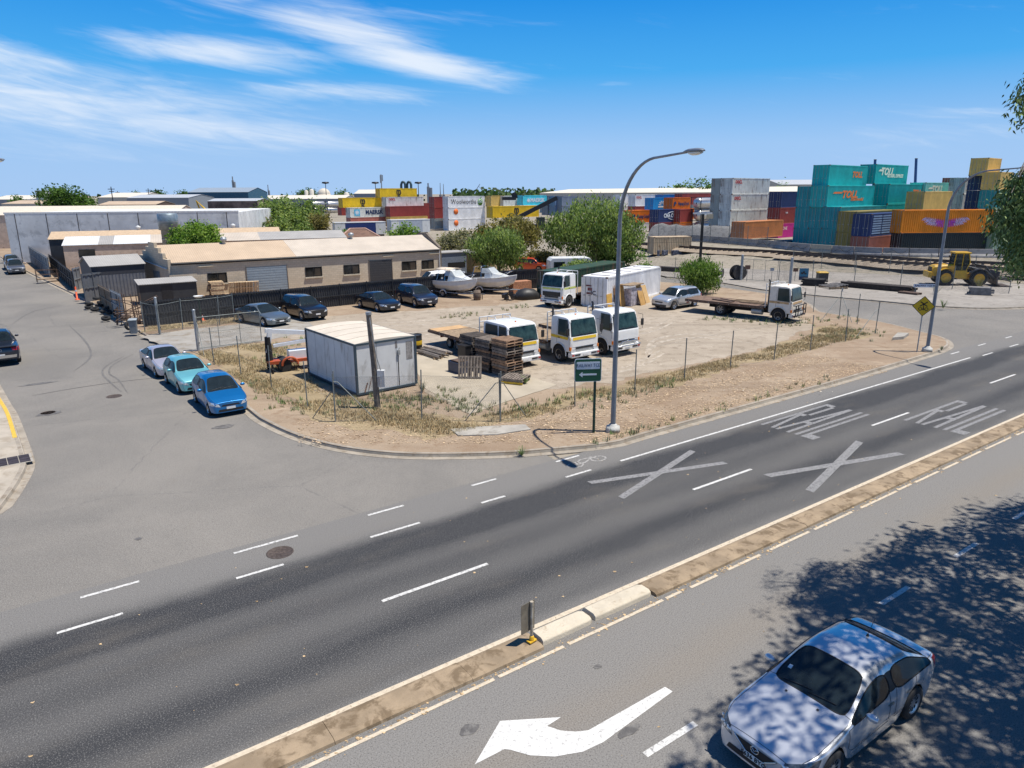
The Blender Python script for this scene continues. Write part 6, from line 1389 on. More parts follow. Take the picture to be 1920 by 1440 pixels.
p = G(180, 562, .13); t = gable_building('storage_shed', 'charcoal corrugated shed with pale roof left of the stepped gable', (p.x, p.y, .1), rad(40), 4.45, 5.2, 3.0, 3.75, mat('charcoal_wall', (.035, .037, .045), .6), M_RGREY, cat='shed'); corr_wall(t, mat('slate_cladding', (.15, .155, .17), .5, .2), .05, 4.4, .1, 2.2)
# brick neighbour buildings
M_BRK = mat('tan_brick', (.56, .43, .33), .9, var=.12, scale=1.2, dirt=((.26, .19, .15), .52, .6))
t = gable_building('brick_building', 'long tan brick building with white and tan roof sheets behind the charcoal shed', (-52.5, 84.5, .1), rad(24), 33, 7.5, 3.6, 4.4, M_BRK, M_RCREAM, roofs=[(0, 3.6, M_RWHITE), (3.6, 5.2, M_RGREY), (5.2, 9.2, M_RWHITE), (9.2, 22, M_RCREAM), (22, 33, M_RGREY)], gable=M_CORR)
MB().box(1.5, 3.2, -.03, -.003, 2.2, 3.1).build('window', M_WIN, t); MB().box(17.0, 17.2, -.1, -.003, 0, 3.6).build('downpipe', M_TRIM, t)
t = gable_building('brick_building', 'narrow brown roofed building behind the tan brick building', (-58.5, 91.5, .1), rad(22), 28, 6, 3.9, 4.7, M_CORR, M_RTAN, roofs=[(0, 28, mat('sandy_roof', (.50, .37, .24), .7))])
for x in (10, 22): v_ = MB().lathe([(.2, 0), (.2, .3), (.32, .4), (.3, .6), (.001, .75)], 12).build('roof_vent', M_PANEL, t); v_.location = (x, 3.2, 4.6)
# tilt-up concrete warehouse
t = thing('warehouse', 'grey tilt up concrete panel warehouse with dark joints on the left', 'building', (-71.5, 103, .0), rad(9)); WL = 31.5
MB().box(0, WL, 0, 30, 0, 6.9).build('wall', M_TILT, t)
for k in range(8):
    x = 1.3 + k * (WL - 1.3) / 7.4; MB().box(x - .06, x + .06, -.012, -.002, 0, 6.9).build('panel_joint', mat('joint_dark', (.13, .12, .11), .9), t)
MB().box(-.1, WL + .1, -.02, .25, 6.901, 7.12).build('parapet_cap', mat('white_cap', (.66, .66, .64), .6), t); MB().box(-.03, -.003, 4, 9, 0, 4.6).build('roller_door', M_ROLLD, t)
tk = thing('vent_tower', 'stacked cylindrical grey steel dust extractor against the concrete warehouse', 'silo', A(318, 440, 86), 0); z0 = tk.location.z - 2.6; tk.location.z = 0
MB().lathe([(.001, 3.4), (.9, 3.4), (.9, 5.4), (1.12, 5.42), (1.12, 7.2), (1.0, 7.3), (.001, 7.35)], 18).build('tank', mat('zinc_tank', (.26, .31, .34), .45, .5, var=.15), tk); MB().lathe([(.93, 4.3), (.94, 4.4)], 18).lathe([(1.14, 6.3), (1.15, 6.4)], 18).build('band', M_STEEL, tk)
mb = MB(); [mb.cyl((a, b, 0), (a, b, 3.4), .06) for a in (-.6, .6) for b in (-.6, .6)]; mb.build('tower_leg', M_STEEL, tk)
gable_building('warehouse', 'pale sandy roofed warehouse at the far left edge beyond the concrete warehouse', (-112, 128, 0), rad(9), 50, 16, 6.0, 7.4, M_BRK, mat('pale_sand_roof', (.62, .55, .44), .7))
# tiled house roofs
def hip(label, px, py_eave, Y, wd, d, z0, h, m, rz=rad(20), group='tiled house roofs'):
    c = A(px, py_eave, Y); t = thing('house', label, 'house', (c.x, c.y, 0), rz, group); MB().box(-wd / 2 + .4, wd / 2 - .4, -d / 2 + .4, d / 2 - .4, 0, z0).build('wall', M_BRK, t)
    r = wd * .12; mb = MB(); mb.add([(-wd / 2, -d / 2, z0), (wd / 2, -d / 2, z0), (wd / 2, d / 2, z0), (-wd / 2, d / 2, z0), (-r, 0, z0 + h), (r, 0, z0 + h)], [(0, 1, 5, 4), (1, 2, 5), (2, 3, 4, 5), (3, 0, 4), (3, 2, 1, 0)]); mb.build('roof', m, t)
    mb = MB()
    for a, b in (((-wd / 2, -d / 2, z0), (-r, 0, z0 + h)), ((wd / 2, -d / 2, z0), (r, 0, z0 + h)), ((-r, 0, z0 + h), (r, 0, z0 + h)), ((wd / 2, d / 2, z0), (r, 0, z0 + h))): mb.tube([a, b], .13, 5)
    mb.build('ridge_cap', mat('ridge_tile', (.42, .26, .2), .85), t)
def tile_mat(n, c): m = mat(n, c, .85, var=.2, scale=2); b = NB(m.node_tree); o = b.n('ShaderNodeTexCoord').outputs['Object']; x, y, z = b.sep(o); bn = b.n('ShaderNodeBump'); bn.inputs['Distance'].default_value = .05; m.node_tree.links.new(b.m('SINE', b.m('MULTIPLY', z, 38)), bn.inputs['Height']); m.node_tree.links.new(bn.outputs[0], m.node_tree.nodes['Principled BSDF'].inputs['Normal']); return m
hip('house with red tiled hip roof behind the workshop', 562, 457, 100, 9.5, 8, 2.4, 1.7, tile_mat('red_tile', (.27, .085, .065)))
hip('house with brown tiled hip roof behind the pale half of the workshop roof', 672, 453, 104, 9, 8, 2.4, 2.2, tile_mat('brown_tile', (.20, .115, .08)))
t = gable_building('brick_building', 'grey flat roofed building with dark solar panels behind the workshop', (-38.5, 96.5, 0), rad(8), 11.5, 9, 3.4, 3.9, M_BRK, M_RWHITE)
for k in range(3): roof_plane('solar_panel', mat('solar_panel', (.03, .035, .045), .2), t, [(1.2 + k * 3.4, .8, 3.58), (3.8 + k * 3.4, .8, 3.58), (3.8 + k * 3.4, 3.2, 3.86), (1.2 + k * 3.4, 3.2, 3.86)], .05)
# small grey block behind the right gable, timber shed
t = thing('storage_box', 'blue grey mesh walled store against the right gable of the workshop', 'shed', at_b(BL + .6, .8), BA); MB().box(0, 3.4, 0, 2.5, 0, 2.6).build('wall', mat('blue_grey_mesh', (.16, .19, .24), .7, var=.5, scale=14), t); MB().box(.9, 3.2, -.03, -.004, .9, 1.5).build('opening', M_DARK, t); MB().box(-.1, 3.5, -.1, 2.6, 2.601, 2.7).build('roof', M_RGREY, t)
t = thing('timber_shed', 'small tan timber sided shed under the trees behind the boats', 'shed', at_b(BL + 5.2, 1.2), BA); MB().box(0, 3, 0, 2.5, 0, 2.2).build('wall', mat('tan_timber', (.30, .22, .10), .85, var=.25), t); roof_plane('roof', M_RGREY, t, [(-.2, -.3, 2.2), (3.2, -.3, 2.2), (3.2, 2.7, 2.6), (-.2, 2.7, 2.6)]); MB().box(1, 1.8, -.02, -.003, 0, 1.9).build('door', M_DARK, t)
# ------------------------------------------------------------------ container terminal
CG = 'stacked containers in the terminal'
CC = {n: cont_col(n, c, w_) for n, c, w_ in (('yellow', (.50, .33, .008), .66), ('mustard', (.50, .345, .10), .6), ('olive', (.20, .155, .04), .62), ('pale_grey', (.50, .51, .47), .50), ('grey', (.26, .28, .26), .50),
    ('white', (.66, .66, .62), .62), ('dark_red', (.21, .035, .03), .6), ('brown_red', (.26, .09, .06), .6), ('teal', (.012, .30, .285), .62), ('dull_teal', (.012, .20, .22), .6), ('pale_teal', (.20, .50, .44), .62), ('aqua', (.06, .48, .60), .66), ('blue', (.012, .14, .40), .62),
    ('sky_blue', (.02, .24, .50), .62), ('navy', (.014, .03, .10), .62), ('orange', (.53, .125, .005), .68), ('bright_orange', (.57, .18, .003), .70), ('magenta', (.42, .02, .20), .66), ('dark_green', (.012, .035, .03), .62), ('slate', (.14, .17, .22), .6), ('rust_orange', (.38, .15, .055), .55), ('black_green', (.012, .018, .018), .62), ('pink_red', (.36, .12, .09), .58), ('pale_green', (.22, .30, .22), .6), ('slate_blue', (.10, .16, .26), .6))}
INK = {'black': M_INK, 'white': M_SIGNW, 'orange': mat('logo_orange', (.72, .16, .03), .6, var=.2), 'navy': mat('logo_navy', (.01, .03, .10), .5), 'green': mat('logo_green', (.09, .30, .02), .5), 'grey': mat('logo_grey', (.10, .10, .10), .6), 'cream': mat('logo_cream', (.66, .66, .55), .6), 'red': mat('logo_red', (.45, .03, .03), .6), 'lightblue': mat('logo_blue', (.10, .45, .66), .5)}
HG = rad(41)
def logo(t, kind, L, H):
    X = lambda q: q * L
    if kind == 'msc':
        o = side_text(t, 'm', 2.2, INK['black'], X(.5), H * .68, bold=.07, xs=.95); o = side_text(t, 'sc', 1.9, INK['black'], X(.5), H * .30, bold=.07, xs=.62)
    elif kind == 'maersk':
        s_ = MB().prismy([(X(.17) + a, H * .5 + b) for a, b in rrect(1.7, 1.7, .1)], -1.232, -1.222).build('logo_square', INK['lightblue'], t)
        star = [(X(.17) + math.cos(math.pi / 2 + i * math.pi / 7) * (.72 if i % 2 == 0 else .4), H * .5 + math.sin(math.pi / 2 + i * math.pi / 7) * (.72 if i % 2 == 0 else .4)) for i in range(14)]
        MB().prismy(star, -1.238, -1.2325).build('star', M_SIGNW, s_); side_text(t, 'MAERSK', 1.5, INK['navy'], X(.60), H * .5, bold=.05, xs=.98)
    elif kind == 'maersk_white': side_text(t, 'MAERSK', 1.45, INK['white'], X(.60), H * .5, bold=.05); MB().prismy([(X(.22) + math.cos(math.pi / 2 + i * math.pi / 7) * (.7 if i % 2 == 0 else .38), H * .5 + math.sin(math.pi / 2 + i * math.pi / 7) * (.7 if i % 2 == 0 else .38)) for i in range(14)], -1.238, -1.222).build('star', M_SIGNW, t)
    elif kind == 'supermarket':
        side_text(t, 'Woolworths', 1.75, INK['grey'], X(.42), H * .5, xs=.92)
        c = X(.87); mb = MB(); mb.lathe([(.001, -1.238), (.85, -1.238), (.85, -1.224)], 20, 'Y', (c, 0, H * .46)); o = mb.build('round_logo', INK['green'], t)
        mb = MB(); mb.tube([(c + .55 * math.cos(i / 10 * 4.2 - .5), -1.245, H * .46 + .55 * math.sin(i / 10 * 4.2 - .5)) for i in range(11)], .09, 4); mb.tube([(c + .2 * math.cos(i / 8 * 5), -1.245, H * .46 + .2 * math.sin(i / 8 * 5)) for i in range(9)], .08, 4); mb.build('swirl', M_SIGNW, o)
        MB().prismy([(c, H * .78), (c + .25, H * .93), (c + .5, H * .92), (c + .3, H * .8)], -1.238, -1.224).build('leaf', INK['green'], t)
    elif kind == 'toll_orange': side_text(t, 'TOLL', 1.35, INK['orange'], X(.45), H * .56, .25, 1.5, .06); side_text(t, 'Intermodal', .6, INK['orange'], X(.62), H * .34, .2, 1.5, .02); MB().prismy([(X(.1), H * .62), (X(.28), H * .62), (X(.30), H * .70), (X(.13), H * .70)], -1.236, -1.226).build('stripe', INK['orange'], t)
    elif kind == 'toll_small': side_text(t, 'TOLL', 1.15, INK['orange'], X(.72), H * .55, .25, 1.2, .05)
    elif kind == 'toll_white': side_text(t, 'TOLL', 1.5, INK['cream'], X(.34), H * .62, .25, 1.3, .06); side_text(t, 'GLOBAL EXPRESS', .68, INK['cream'], X(.60), H * .42, .25, 1.15, .03); MB().prismy([(X(.08), H * .64), (X(.2), H * .64), (X(.22), H * .74), (X(.12), H * .74)], -1.236, -1.226).build('stripe', INK['cream'], t)
    elif kind == 'hapag':
        side_text(t, 'Hapag-Lloyd', 1.05, INK['navy'], X(.62), H * .5, xs=.75, bold=.03); MB().prismy([(X(.14) + a, H * .5 + b) for a, b in ((-.5, -.5), (-.1, -.5), (-.1, -.1), (.5, .0), (.1, .5), (-.5, .3))], -1.236, -1.226).build('emblem', INK['navy'], t)
    elif kind == 'cma':
        side_text(t, 'CMA CGM', 1.1, INK['white'], X(.62), H * .5, xs=.9, bold=.04); MB().tube([(X(.45) + i * .4, -1.232, H * .66 + .35 * math.sin(i / 8 * 3.1)) for i in range(9)], .07, 4).build('swoosh', M_SIGNW, t); MB().tube([(X(.5) + i * .4, -1.232, H * .3 - .3 * math.sin(i / 8 * 3.1)) for i in range(9)], .07, 4).build('swoosh', M_SIGNW, t)
    elif kind == 'fan':
        mb = MB(); [mb.prismy([(X(.5) + math.cos(a) * r0, H * .38 + math.sin(a) * r0), (X(.5) + math.cos(a + .3) * r0, H * .38 + math.sin(a + .3) * r0), (X(.5) + math.cos(a + .3) * 1.3, H * .38 + math.sin(a + .3) * .95), (X(.5) + math.cos(a) * 1.3, H * .38 + math.sin(a) * .95)], -1.236, -1.226) for a in (0, .56, 1.12, 1.68, 2.24, 2.8) for r0 in (.4,)]; mb.box(X(.5) - 1.4, X(.5) + 1.4, -1.236, -1.226, H * .2, H * .32); mb.build('fan_emblem', M_SIGNW, t)
    elif kind == 'one': MB().box(X(.78), X(.97), -1.236, -1.224, H * .15, H * .85).build('logo_square', M_SIGNW, t); MB().box(X(.83), X(.92), -1.242, -1.237, H * .28, H * .72).build('logo_core', CC['magenta'], t); side_text(t, 'ONE', .8, INK['cream'], X(.3), H * .7)
    elif kind == 'oocl': side_text(t, 'OOCL', .75, INK['red'], X(.15), H * .75, bold=.03)
    elif kind == 'disc': MB().lathe([(.001, -1.236), (.75, -1.236), (.75, -1.224)], 18, 'Y', (X(.2), 0, H * .66)).build('round_logo', INK['orange'], t)
    elif kind == 'ckx': side_text(t, 'OOL', .8, INK['white'], X(.88), H * .5, bold=.03)
    elif kind == 'tag': side_text(t, 'tex', .6, INK['white'], X(.3), H * .7)
    elif kind == 'wings':
        cx = L * .47
        for sg in (-1, 1):
            mb = MB(); mb2 = MB()
            for row, (n, ln) in enumerate(((12, .62), (11, .56), (9, .5))):
                for i in range(n):
                    q = i / (n - 1); bx = cx + sg * (.28 + (2.25 - .3 * row) * q); bz = H * .56 + .30 * q ** .7 - row * .30 + .1; a_ = rad(-84 + 52 * q); l_ = ln * (1 + .35 * q); dx_, dz_ = math.cos(a_) * l_, math.sin(a_) * l_
                    nx_, nz_ = -math.sin(a_) * .085, math.cos(a_) * .085; Y_ = -1.236 - row * .006 - .001 * (i % 2)
                    (mb2 if q < .42 else mb).prismy([(bx, bz), (bx + sg * (dx_ * .5 - nx_), bz + dz_ * .5 - nz_), (bx + sg * dx_, bz + dz_), (bx + sg * (dx_ * .5 + nx_), bz + dz_ * .5 + nz_)], Y_, -1.226)
            w_ = mb.build('feathered_wing', mat('lilac_paint', (.46, .38, .58), .7, var=.4, scale=6), t); mb2.build('feather', mat('purple_paint', (.38, .06, .42), .7, var=.4, scale=6), w_)
def column(px, Y, py, items, hd=HG, group=CG):
    top = A(px, py, Y); z = top.z
    for it in items:
        label, c, L, H = it[:4]; z -= H
        if label is None: continue
        t = container(label, c, CC[c], (top.x, top.y, z), hd, L, H, group)
        if len(it) > 4 and it[4]: logo(t, it[4], L, H)
        z -= .015
F40, F20, F48 = 12.19, 6.06, 14.6
# far left group
column(642, 197, 371, [('yellow container with black emblem on top of the grey blue lettered container', 'yellow', F40, 2.59, 'msc')])
column(656, 195, 389.5, [('grey container with pale blue star logo under a yellow container', 'pale_grey', F40, 2.59, 'maersk'), ('dull red container at the bottom under the grey star logo container', 'pink_red', F40, 2.59)])
column(712, 203, 353, [('highest yellow container with black emblem, topmost of the left stacks', 'yellow', F40, 2.59, 'msc')])
column(724, 200, 369.5, [('pale grey container directly under the highest yellow container', 'pale_grey', F40, 2.59, 'oocl')])
column(731, 198, 387, [('dark red container below the pale grey one left of the supermarket stack', 'dark_red', F40, 2.75), ('mustard container at the foot of the dark red container', 'mustard', F40, 2.59)])
column(640, 212, 387, [('dark red container end showing left of the grey star logo container', 'dark_red', F40, 2.59)])
column(786, 214, 381, [('small dark red container between the pale grey and the supermarket stack', 'dark_red', F20, 2.59), ('dark red container under the small red one left of the supermarket stack', 'dark_red', F20, 2.59)])
column(814, 192, 369, [('dark red container end, topmost left of the supermarket container', 'dark_red', F40, 2.75), ('dark red container end, second left of the supermarket container', 'dark_red', F40, 2.75), ('grey container end, lowest left of the supermarket container', 'grey', F40, 2.75)])
column(840, 190, 368, [('white supermarket container with grey lettering and round green logo', 'white', F40, 2.9, 'supermarket'), ('white container with orange disc under the supermarket container', 'white', F40, 2.9, 'disc'), ('lowest white container with orange disc in the supermarket stack', 'white', F40, 2.9, 'disc')])
column(921, 196, 367, [('short mustard container just right of the supermarket container', 'mustard', F20 * .8, 2.75)])
column(944, 197, 367, [('pale grey container between the mustard one and the aqua container', 'pale_grey', F20, 2.75)])
column(981, 198, 366.5, [('bright aqua container with white lettering behind the reach stacker arm', 'aqua', F20 * 1.45, 2.6, 'maersk_white')])
column(1027, 205, 367.5, [('slate blue container right of the bright aqua container', 'slate', F20 * .7, 2.6), ('slate container under the slate blue one', 'slate', F20 * .7, 2.6)])
column(1041, 203, 368, [('dark blue container right of the slate blue container', 'slate_blue', F20 * .7, 2.6), ('dark slate container under the dark blue one', 'slate_blue', F20 * .7, 2.6)])
column(1054, 202, 368, [('light slate container beside the tall pepper tree crown', 'slate', F20, 2.6), ('lower light slate container beside the tree crown', 'slate', F20, 2.6)])
column(924, 176, 387, [('long yellow container with two black emblems under the bright aqua container', 'yellow', F40 * 1.25, 2.75, 'msc')])
# between the pepper tree and the rusty grey stack
column(1163, 190, 365, [('cream grey container right of the pepper tree, upper row', 'white', F20, 2.9), ('cream grey container right of the pepper tree, lower row', 'white', F20, 2.9)])
column(1192, 188, 365, [('white container with small red logo in the upper back row', 'white', F20 * 1.5, 2.9, 'oocl'), ('dull red container behind the upper orange container', 'dark_red', F20, 2.9)])
column(1243, 186, 365, [('blue container in the upper back row above the light blue fan container', 'blue', F20, 2.75)])
column(1280, 184, 363, [('long dark red container in the upper back row beside the grey stack', 'dark_red', F40, 2.75)])
column(1226, 160, 371, [('light blue container with white fan emblem', 'sky_blue', F20, 2.59, 'fan')])
column(1262, 158, 370.5, [('upper orange navy lettered container beside the silver tank containers', 'orange', F20 * 1.05, 2.59, 'hapag')])
column(1185, 152, 394.5, [('lower orange navy lettered container left of the navy white lettered container', 'orange', F20, 2.59, 'hapag'), ('white container at the foot of the lower orange container', 'white', F20, 2.59)])
column(1236, 150, 393, [('navy container with white lettering and swooshes', 'navy', F20 * 1.05, 2.59, 'cma'), ('dark red container at the foot of the navy swoosh container', 'dark_red', F20, 2.59)])
column(1276, 152, 392.5, [('dark red container right of the navy swoosh container', 'dark_red', F20 * .75, 2.59), ('orange container at the foot of the row beside the tank containers', 'orange', F20 * .75, 2.59, None)])
column(1276, 170, 391, [('orange container behind the dark red one beside the tanks', 'orange', F20 * .9, 2.59)])
# rusty grey stack
column(1375, 128, 333.5, [('rust streaked grey container, top of the tall grey stack', 'pale_grey', F40, 2.75, 'oocl'), ('pale grey container, second from the top of the tall grey stack', 'pale_grey', F40, 2.75, 'oocl'), ('pale grey container, third from the top of the tall grey stack', 'pale_grey', F40, 2.75), ('brown red container at the foot of the tall grey stack', 'brown_red', F40, 2.75)])
column(1357, 130.2, 334, [(f'grey container with doors, {o_} in the left column of the tall grey stack', c_, F40, 2.75) for o_, c_ in (('top', 'grey'), ('second', 'grey'), ('third', 'grey'), ('bottom', 'slate'))])
column(1397, 117, 416, [('rust orange container lying before the tall grey stack', 'rust_orange', F40, 2.75)])
column(1467, 128, 359, [('navy container above the dark red one left of the teal stack', 'navy', F20 * 1.2, 2.75, 'ckx'), ('dark red container under the navy one left of the teal stack', 'dark_red', F20 * 1.2, 2.75, 'tag'), ('magenta container with white square under the dark red one', 'magenta', F20 * 1.1, 2.75, 'one')])
t = thing('skip_bin', 'low dark green black steel box left of the lowest teal containers', 'skip', A(1478, 452, 106), rad(20)); t.location.z = .95; MB().box(-1.6, 1.6, -1.1, 1.1, 0, 1.55).build('body', CC['black_green'], t); MB().box(-1.65, 1.65, -1.15, -1.101, 1.45, 1.6).box(-1.65, 1.65, 1.101, 1.15, 1.45, 1.6).build('rim', M_STEEL, t)
# teal Toll block
column(1557, 104, 308.5, [('teal container with small orange lettering, top left of the teal block', 'teal', F40, 2.9, 'toll_small')])
column(1644, 113, 307.5, [('teal container with white lettering, top right of the teal block', 'teal', F40, 2.9, 'toll_white')])
column(1554, 100, 347.5, [('teal container with big orange lettering in the third row of the teal block', 'teal', F48, 2.9, 'toll_orange')])
column(1527, 102, 349, [('dull teal container end beside the big orange lettering, third row', 'dull_teal', F48, 2.9), ('dull teal container end, second row, leftmost of three', 'dull_teal', F48, 2.9), ('dull teal container end, bottom row, leftmost of three', 'dull_teal', F48, 2.9)])
column(1551, 100.2, 388.5, [('dull teal container end, second row, middle of three', 'dull_teal', F48, 2.9), ('dull teal container end, bottom row, middle of three', 'dull_teal', F48, 2.9)])
column(1577, 98.4, 388, [('dull teal container with pale roof edge, second row, rightmost of three', 'dull_teal', F48, 2.9), ('dull teal container end, bottom row, rightmost of three', 'dull_teal', F48, 2.9)])
column(1669, 110, 345, [('teal container with small orange lettering behind the mustard container', 'teal', F48, 2.9, 'toll_small'), ('lower teal container behind the mustard container', 'teal', F48, 2.9)])
column(1737, 118, 342, [('pale teal container right of the small lettered teal container', 'pale_teal', F48, 2.9, 'toll_white')])
column(1735, 103, 359, [('mustard container above the long orange container with painted wings', 'mustard', F40 * .88, 2.75), ('mustard container just behind the orange container with painted wings', 'mustard', F40, 2.75)])
column(1607, 96, 396.5, [('olive container end between the teal and navy containers, upper', 'olive', F48, 2.75), ('olive container end between the teal and dark red containers, lower', 'olive', F48, 2.75)])
column(1636, 94, 401, [('navy container with louvred side above the dark red one', 'navy', F40, 2.9), ('dull red container under the louvred navy container', 'brown_red', F40, 2.75)])
nv = [o for o in S.objects if o.get('label', '').startswith('navy container with louvred')][0]; mb = MB()
for i in range(8):
    for j in range(4): mb.box(.4 + j * 2.95, .4 + j * 2.95 + 2.7, -1.25, -1.205, .3 + i * .31, .3 + i * .31 + .19)
mb.build('louvre', CC['slate_blue'], nv)
column(1692, 92.5, 437, [('black green container under the orange container with painted wings', 'black_green', F40, 2.75)], rad(3))
column(1694, 92.5, 394, [('long bright orange container painted with lilac wings', 'bright_orange', F40, 2.9, 'wings')], rad(3))
column(1866, 92, 437, [('pale green container right of the black green one', 'pale_green', F20, 2.75)], rad(10))
column(1855, 112, 295.5, [('mustard container, topmost of the right hand stacks', 'mustard', F20, 2.59)])
column(1878, 110, 322, [('mustard container second from the top at the right stacks', 'mustard', F20, 2.59, None), ('dull teal container below the second mustard container', 'dull_teal', F20, 2.75), ('grey container below the dull teal one at the right stacks', 'pale_grey', F20, 2.59)])
column(1851, 114, 322, [('navy container end left of the second mustard container', 'navy', F20, 2.75), ('navy container end, second in the narrow navy column', 'navy', F20, 2.75), ('navy container end, lowest in the narrow navy column', 'navy', F20, 2.75)])
column(1812, 120, 333, [('pale grey container beside the navy column, upper', 'pale_grey', F20, 2.59), ('pale grey container beside the navy column, lower', 'pale_grey', F20, 2.59), ('blue container behind the mustard container by the wings', 'blue', F20, 2.59)])
column(1797, 126, 333, [('dark red container just left of the pale grey pair at the right stacks', 'dark_red', F20, 2.59)])
# tank containers
def tank(px, py, Y, label, z=None):
    p = A(px, py, Y); t = thing('tank_container', label, 'tank', (p.x, p.y, p.z - 2.5), HG, 'silver tank containers'); L = 6.06; mb = MB()
    for x in (0, L):
        for y in (0, 2.4): mb.tube([(x, y, 0), (x, y, 2.5)], .07, 4)
        for z_ in (.07, 2.45): mb.tube([(x, 0, z_), (x, 2.4, z_)], .07, 4)
    for y in (0, 2.4):
        for z_ in (.07, 2.45): mb.tube([(0, y, z_), (L, y, z_)], .06, 4)
    mb.build('frame', M_TRIM, t); MB().lathe([(.001, .12), (.6, .16), (1.0, .34), (1.1, .6), (1.1, L - .6), (1.0, L - .34), (.6, L - .16), (.001, L - .12)], 20, 'X', (0, 1.2, 1.25)).build('tank', mat('tank_steel', (.62, .60, .58), .3, .6, var=.12), t)
    MB().lathe([(.001, .1), (.14, .1), (.14, .16)], 10, 'X', (0, 1.2, 1.25)).build('valve', M_RUST, t)
tank(1315, 369.5, 152, 'silver tank container, upper of the pair beside the tall grey stack'); tank(1315, 392, 152, 'silver tank container, lower of the pair beside the tall grey stack'); tank(1315, 414, 153, 'grey tank container at the foot beside the tall grey stack')
for k, (px, py) in enumerate(((585, 377), (614, 377), (585, 388), (614, 388))): tank(px, py, 300, 'distant white tank container, ' + ('upper left', 'upper right', 'lower left', 'lower right')[k] + ' of the group beyond the trees')
# reach stacker with raised boom
p = A(1015, 420, 168); t = thing('reach_stacker', 'black reach stacker with raised boom before the yellow containers', 'crane truck', (p.x, p.y, .2), rad(180)); bz = p.z
MB().box(-3, 3, -1.6, 1.6, .9, 2.2).build('body', M_TRIM, t); MB().box(-.8, 1.2, -.8, .8, 2.2, 3.8).build('cab', M_GLASS, t)
mb = MB(); mb.cbox((1.6, 0, 5.6), (11.5, .9, .95), ry=rad(26)); mb.build('boom', M_TRIM, t); MB().cbox((7.4, 0, 8.0), (3.2, 2.2, .7)).build('spreader', M_TRIM, t); MB().cbox((6.2, 0, 8.6), (1.2, .8, 1.4), ry=.4).build('boom_head', M_TRIM, t)
for x in (-2, 2): 
    for sg in (1, -1): wheel(t, x, sg * 1.5, .8, .6, M_TRIM, sg, spokes=0)
# ------------------------------------------------------------------ railway
def rails(name, pts, wd=1.6, m=None):
    L_ = arc_pts(pts, 8); L_ = [Vector((p.x, p.y, TZ(p.x, p.y))) for p in L_]; o = []
    mb = MB()
    def nrm(i): d = (L_[min(i + 1, len(L_) - 1)] - L_[max(i - 1, 0)]); d.z = 0; d.normalize(); return Vector((d.y, -d.x, 0))
    mb.loft([[L_[i] + nrm(i) * s_ + Vector((0, 0, z)) for s_, z in ((-2.1, -.1), (-1.35, .28), (1.35, .28), (2.1, -.1))] for i in range(len(L_))], closed=False, caps=False, smooth=False)
    struct(mb.build(name + '_ballast', M_BALL, fix=False)); mb = MB()
    tot = 0
    for i in range(len(L_) - 1):
        a, b = L_[i], L_[i + 1]; n = int((b - a).length / .7)
        for k in range(n): p = a.lerp(b, k / n) + Vector((0, 0, .33)); mb.cbox(p, (.24, 2.5, .12), rz=math.atan2(b.y - a.y, b.x - a.x))
    struct(mb.build(name + '_sleepers', M_SLEEP)); mb = MB()
    for s_ in (-.8, .8): mb.loft([[L_[i] + nrm(i) * (s_ + q) + Vector((0, 0, z)) for q, z in ((-.07, .39), (-.03, .42), (-.04, .57), (.04, .57), (.03, .42), (.07, .39))] for i in range(len(L_))], closed=True, caps=True, smooth=False)
    struct(mb.build(name + '_rails', mat('rail_steel', (.06, .045, .04), .6, .3, var=.3)))
M_SLEEP = mat('dark_sleeper', (.045, .036, .03), .9, var=.4, scale=5)
rails('railway_track', RAIL_L); rails('siding_track', [(RAIL_L[2][0] + 1, RAIL_L[2][1] - 2.5), (RAIL_L[4][0], RAIL_L[4][1] - 4.4), (RAIL_L[6][0], RAIL_L[6][1] - 5), (RAIL_L[7][0], RAIL_L[7][1] - 5)])
# concrete barriers in front of the containers
M_BARR = mat('barrier_concrete', (.36, .34, .315), .9, var=.2, scale=.9, dirt=((.14, .13, .13), .5, .6))
bl = [(A(px_, 470, Y_).x, Y_) for px_, Y_ in ((1290, 122), (1330, 117.5), (1375, 113), (1420, 108), (1450, 105.5), (1480, 101.5), (1520, 98), (1560, 95.3), (1602, 93.2), (1655, 91.3), (1705, 90), (1760, 89), (1815, 88.3), (1870, 87.7), (1930, 87))]
k_ = 0
for a, b in zip(bl[:-1], bl[1:]):
    a = Vector((*a, 0)); b = Vector((*b, 0)); n = 2 if (b - a).length > 7.5 else 1
    for q in range(n):
        p = a.lerp(b, (q + .5) / n); L_ = (b - a).length / n - .08
        o = MB().prismy([(-L_ / 2, 0), (L_ / 2, 0), (L_ / 2, 1.05), (-L_ / 2, 1.05)], 0, 0) if 0 else None
        mb = MB(); mb.loft([[(x, y, z) for y, z in ((-.32, 0), (-.28, .2), (-.14, .42), (-.1, 1.0), (.1, 1.0), (.14, .42), (.28, .2), (.32, 0))] for x in (-L_ / 2, L_ / 2)], smooth=False)
        pale = k_ == 6; o = mb.build('concrete_barrier', mat('pale_barrier', (.46, .41, .31), .9, var=.15) if pale else M_BARR); o.location = (p.x, p.y, TZ(p.x, p.y)); o.rotation_euler = (0, 0, math.atan2(b.y - a.y, b.x - a.x)); k_ += 1
        tag(o, 'cream stained concrete barrier below the middle of the teal containers' if pale else f'grey concrete barrier with dark scuffs, {["first", *ORD[1:]][k_ - 1] if k_ <= 14 else "farthest"} from the gravel heap end of the row', 'barrier', 'concrete barriers before the containers')
        if k_ % 2 == 0:
            mb = MB(); [mb.tube([(-L_ * .4 + i * L_ * .16, -.3, .25 + .45 * math.sin(i * .9) ** 2), (-L_ * .4 + (i + 1) * L_ * .16, -.3, .25 + .45 * math.sin((i + 1) * .9) ** 2)], .025, 4) for i in range(5)]; mb.build('tyre_scuff', M_INK, o)
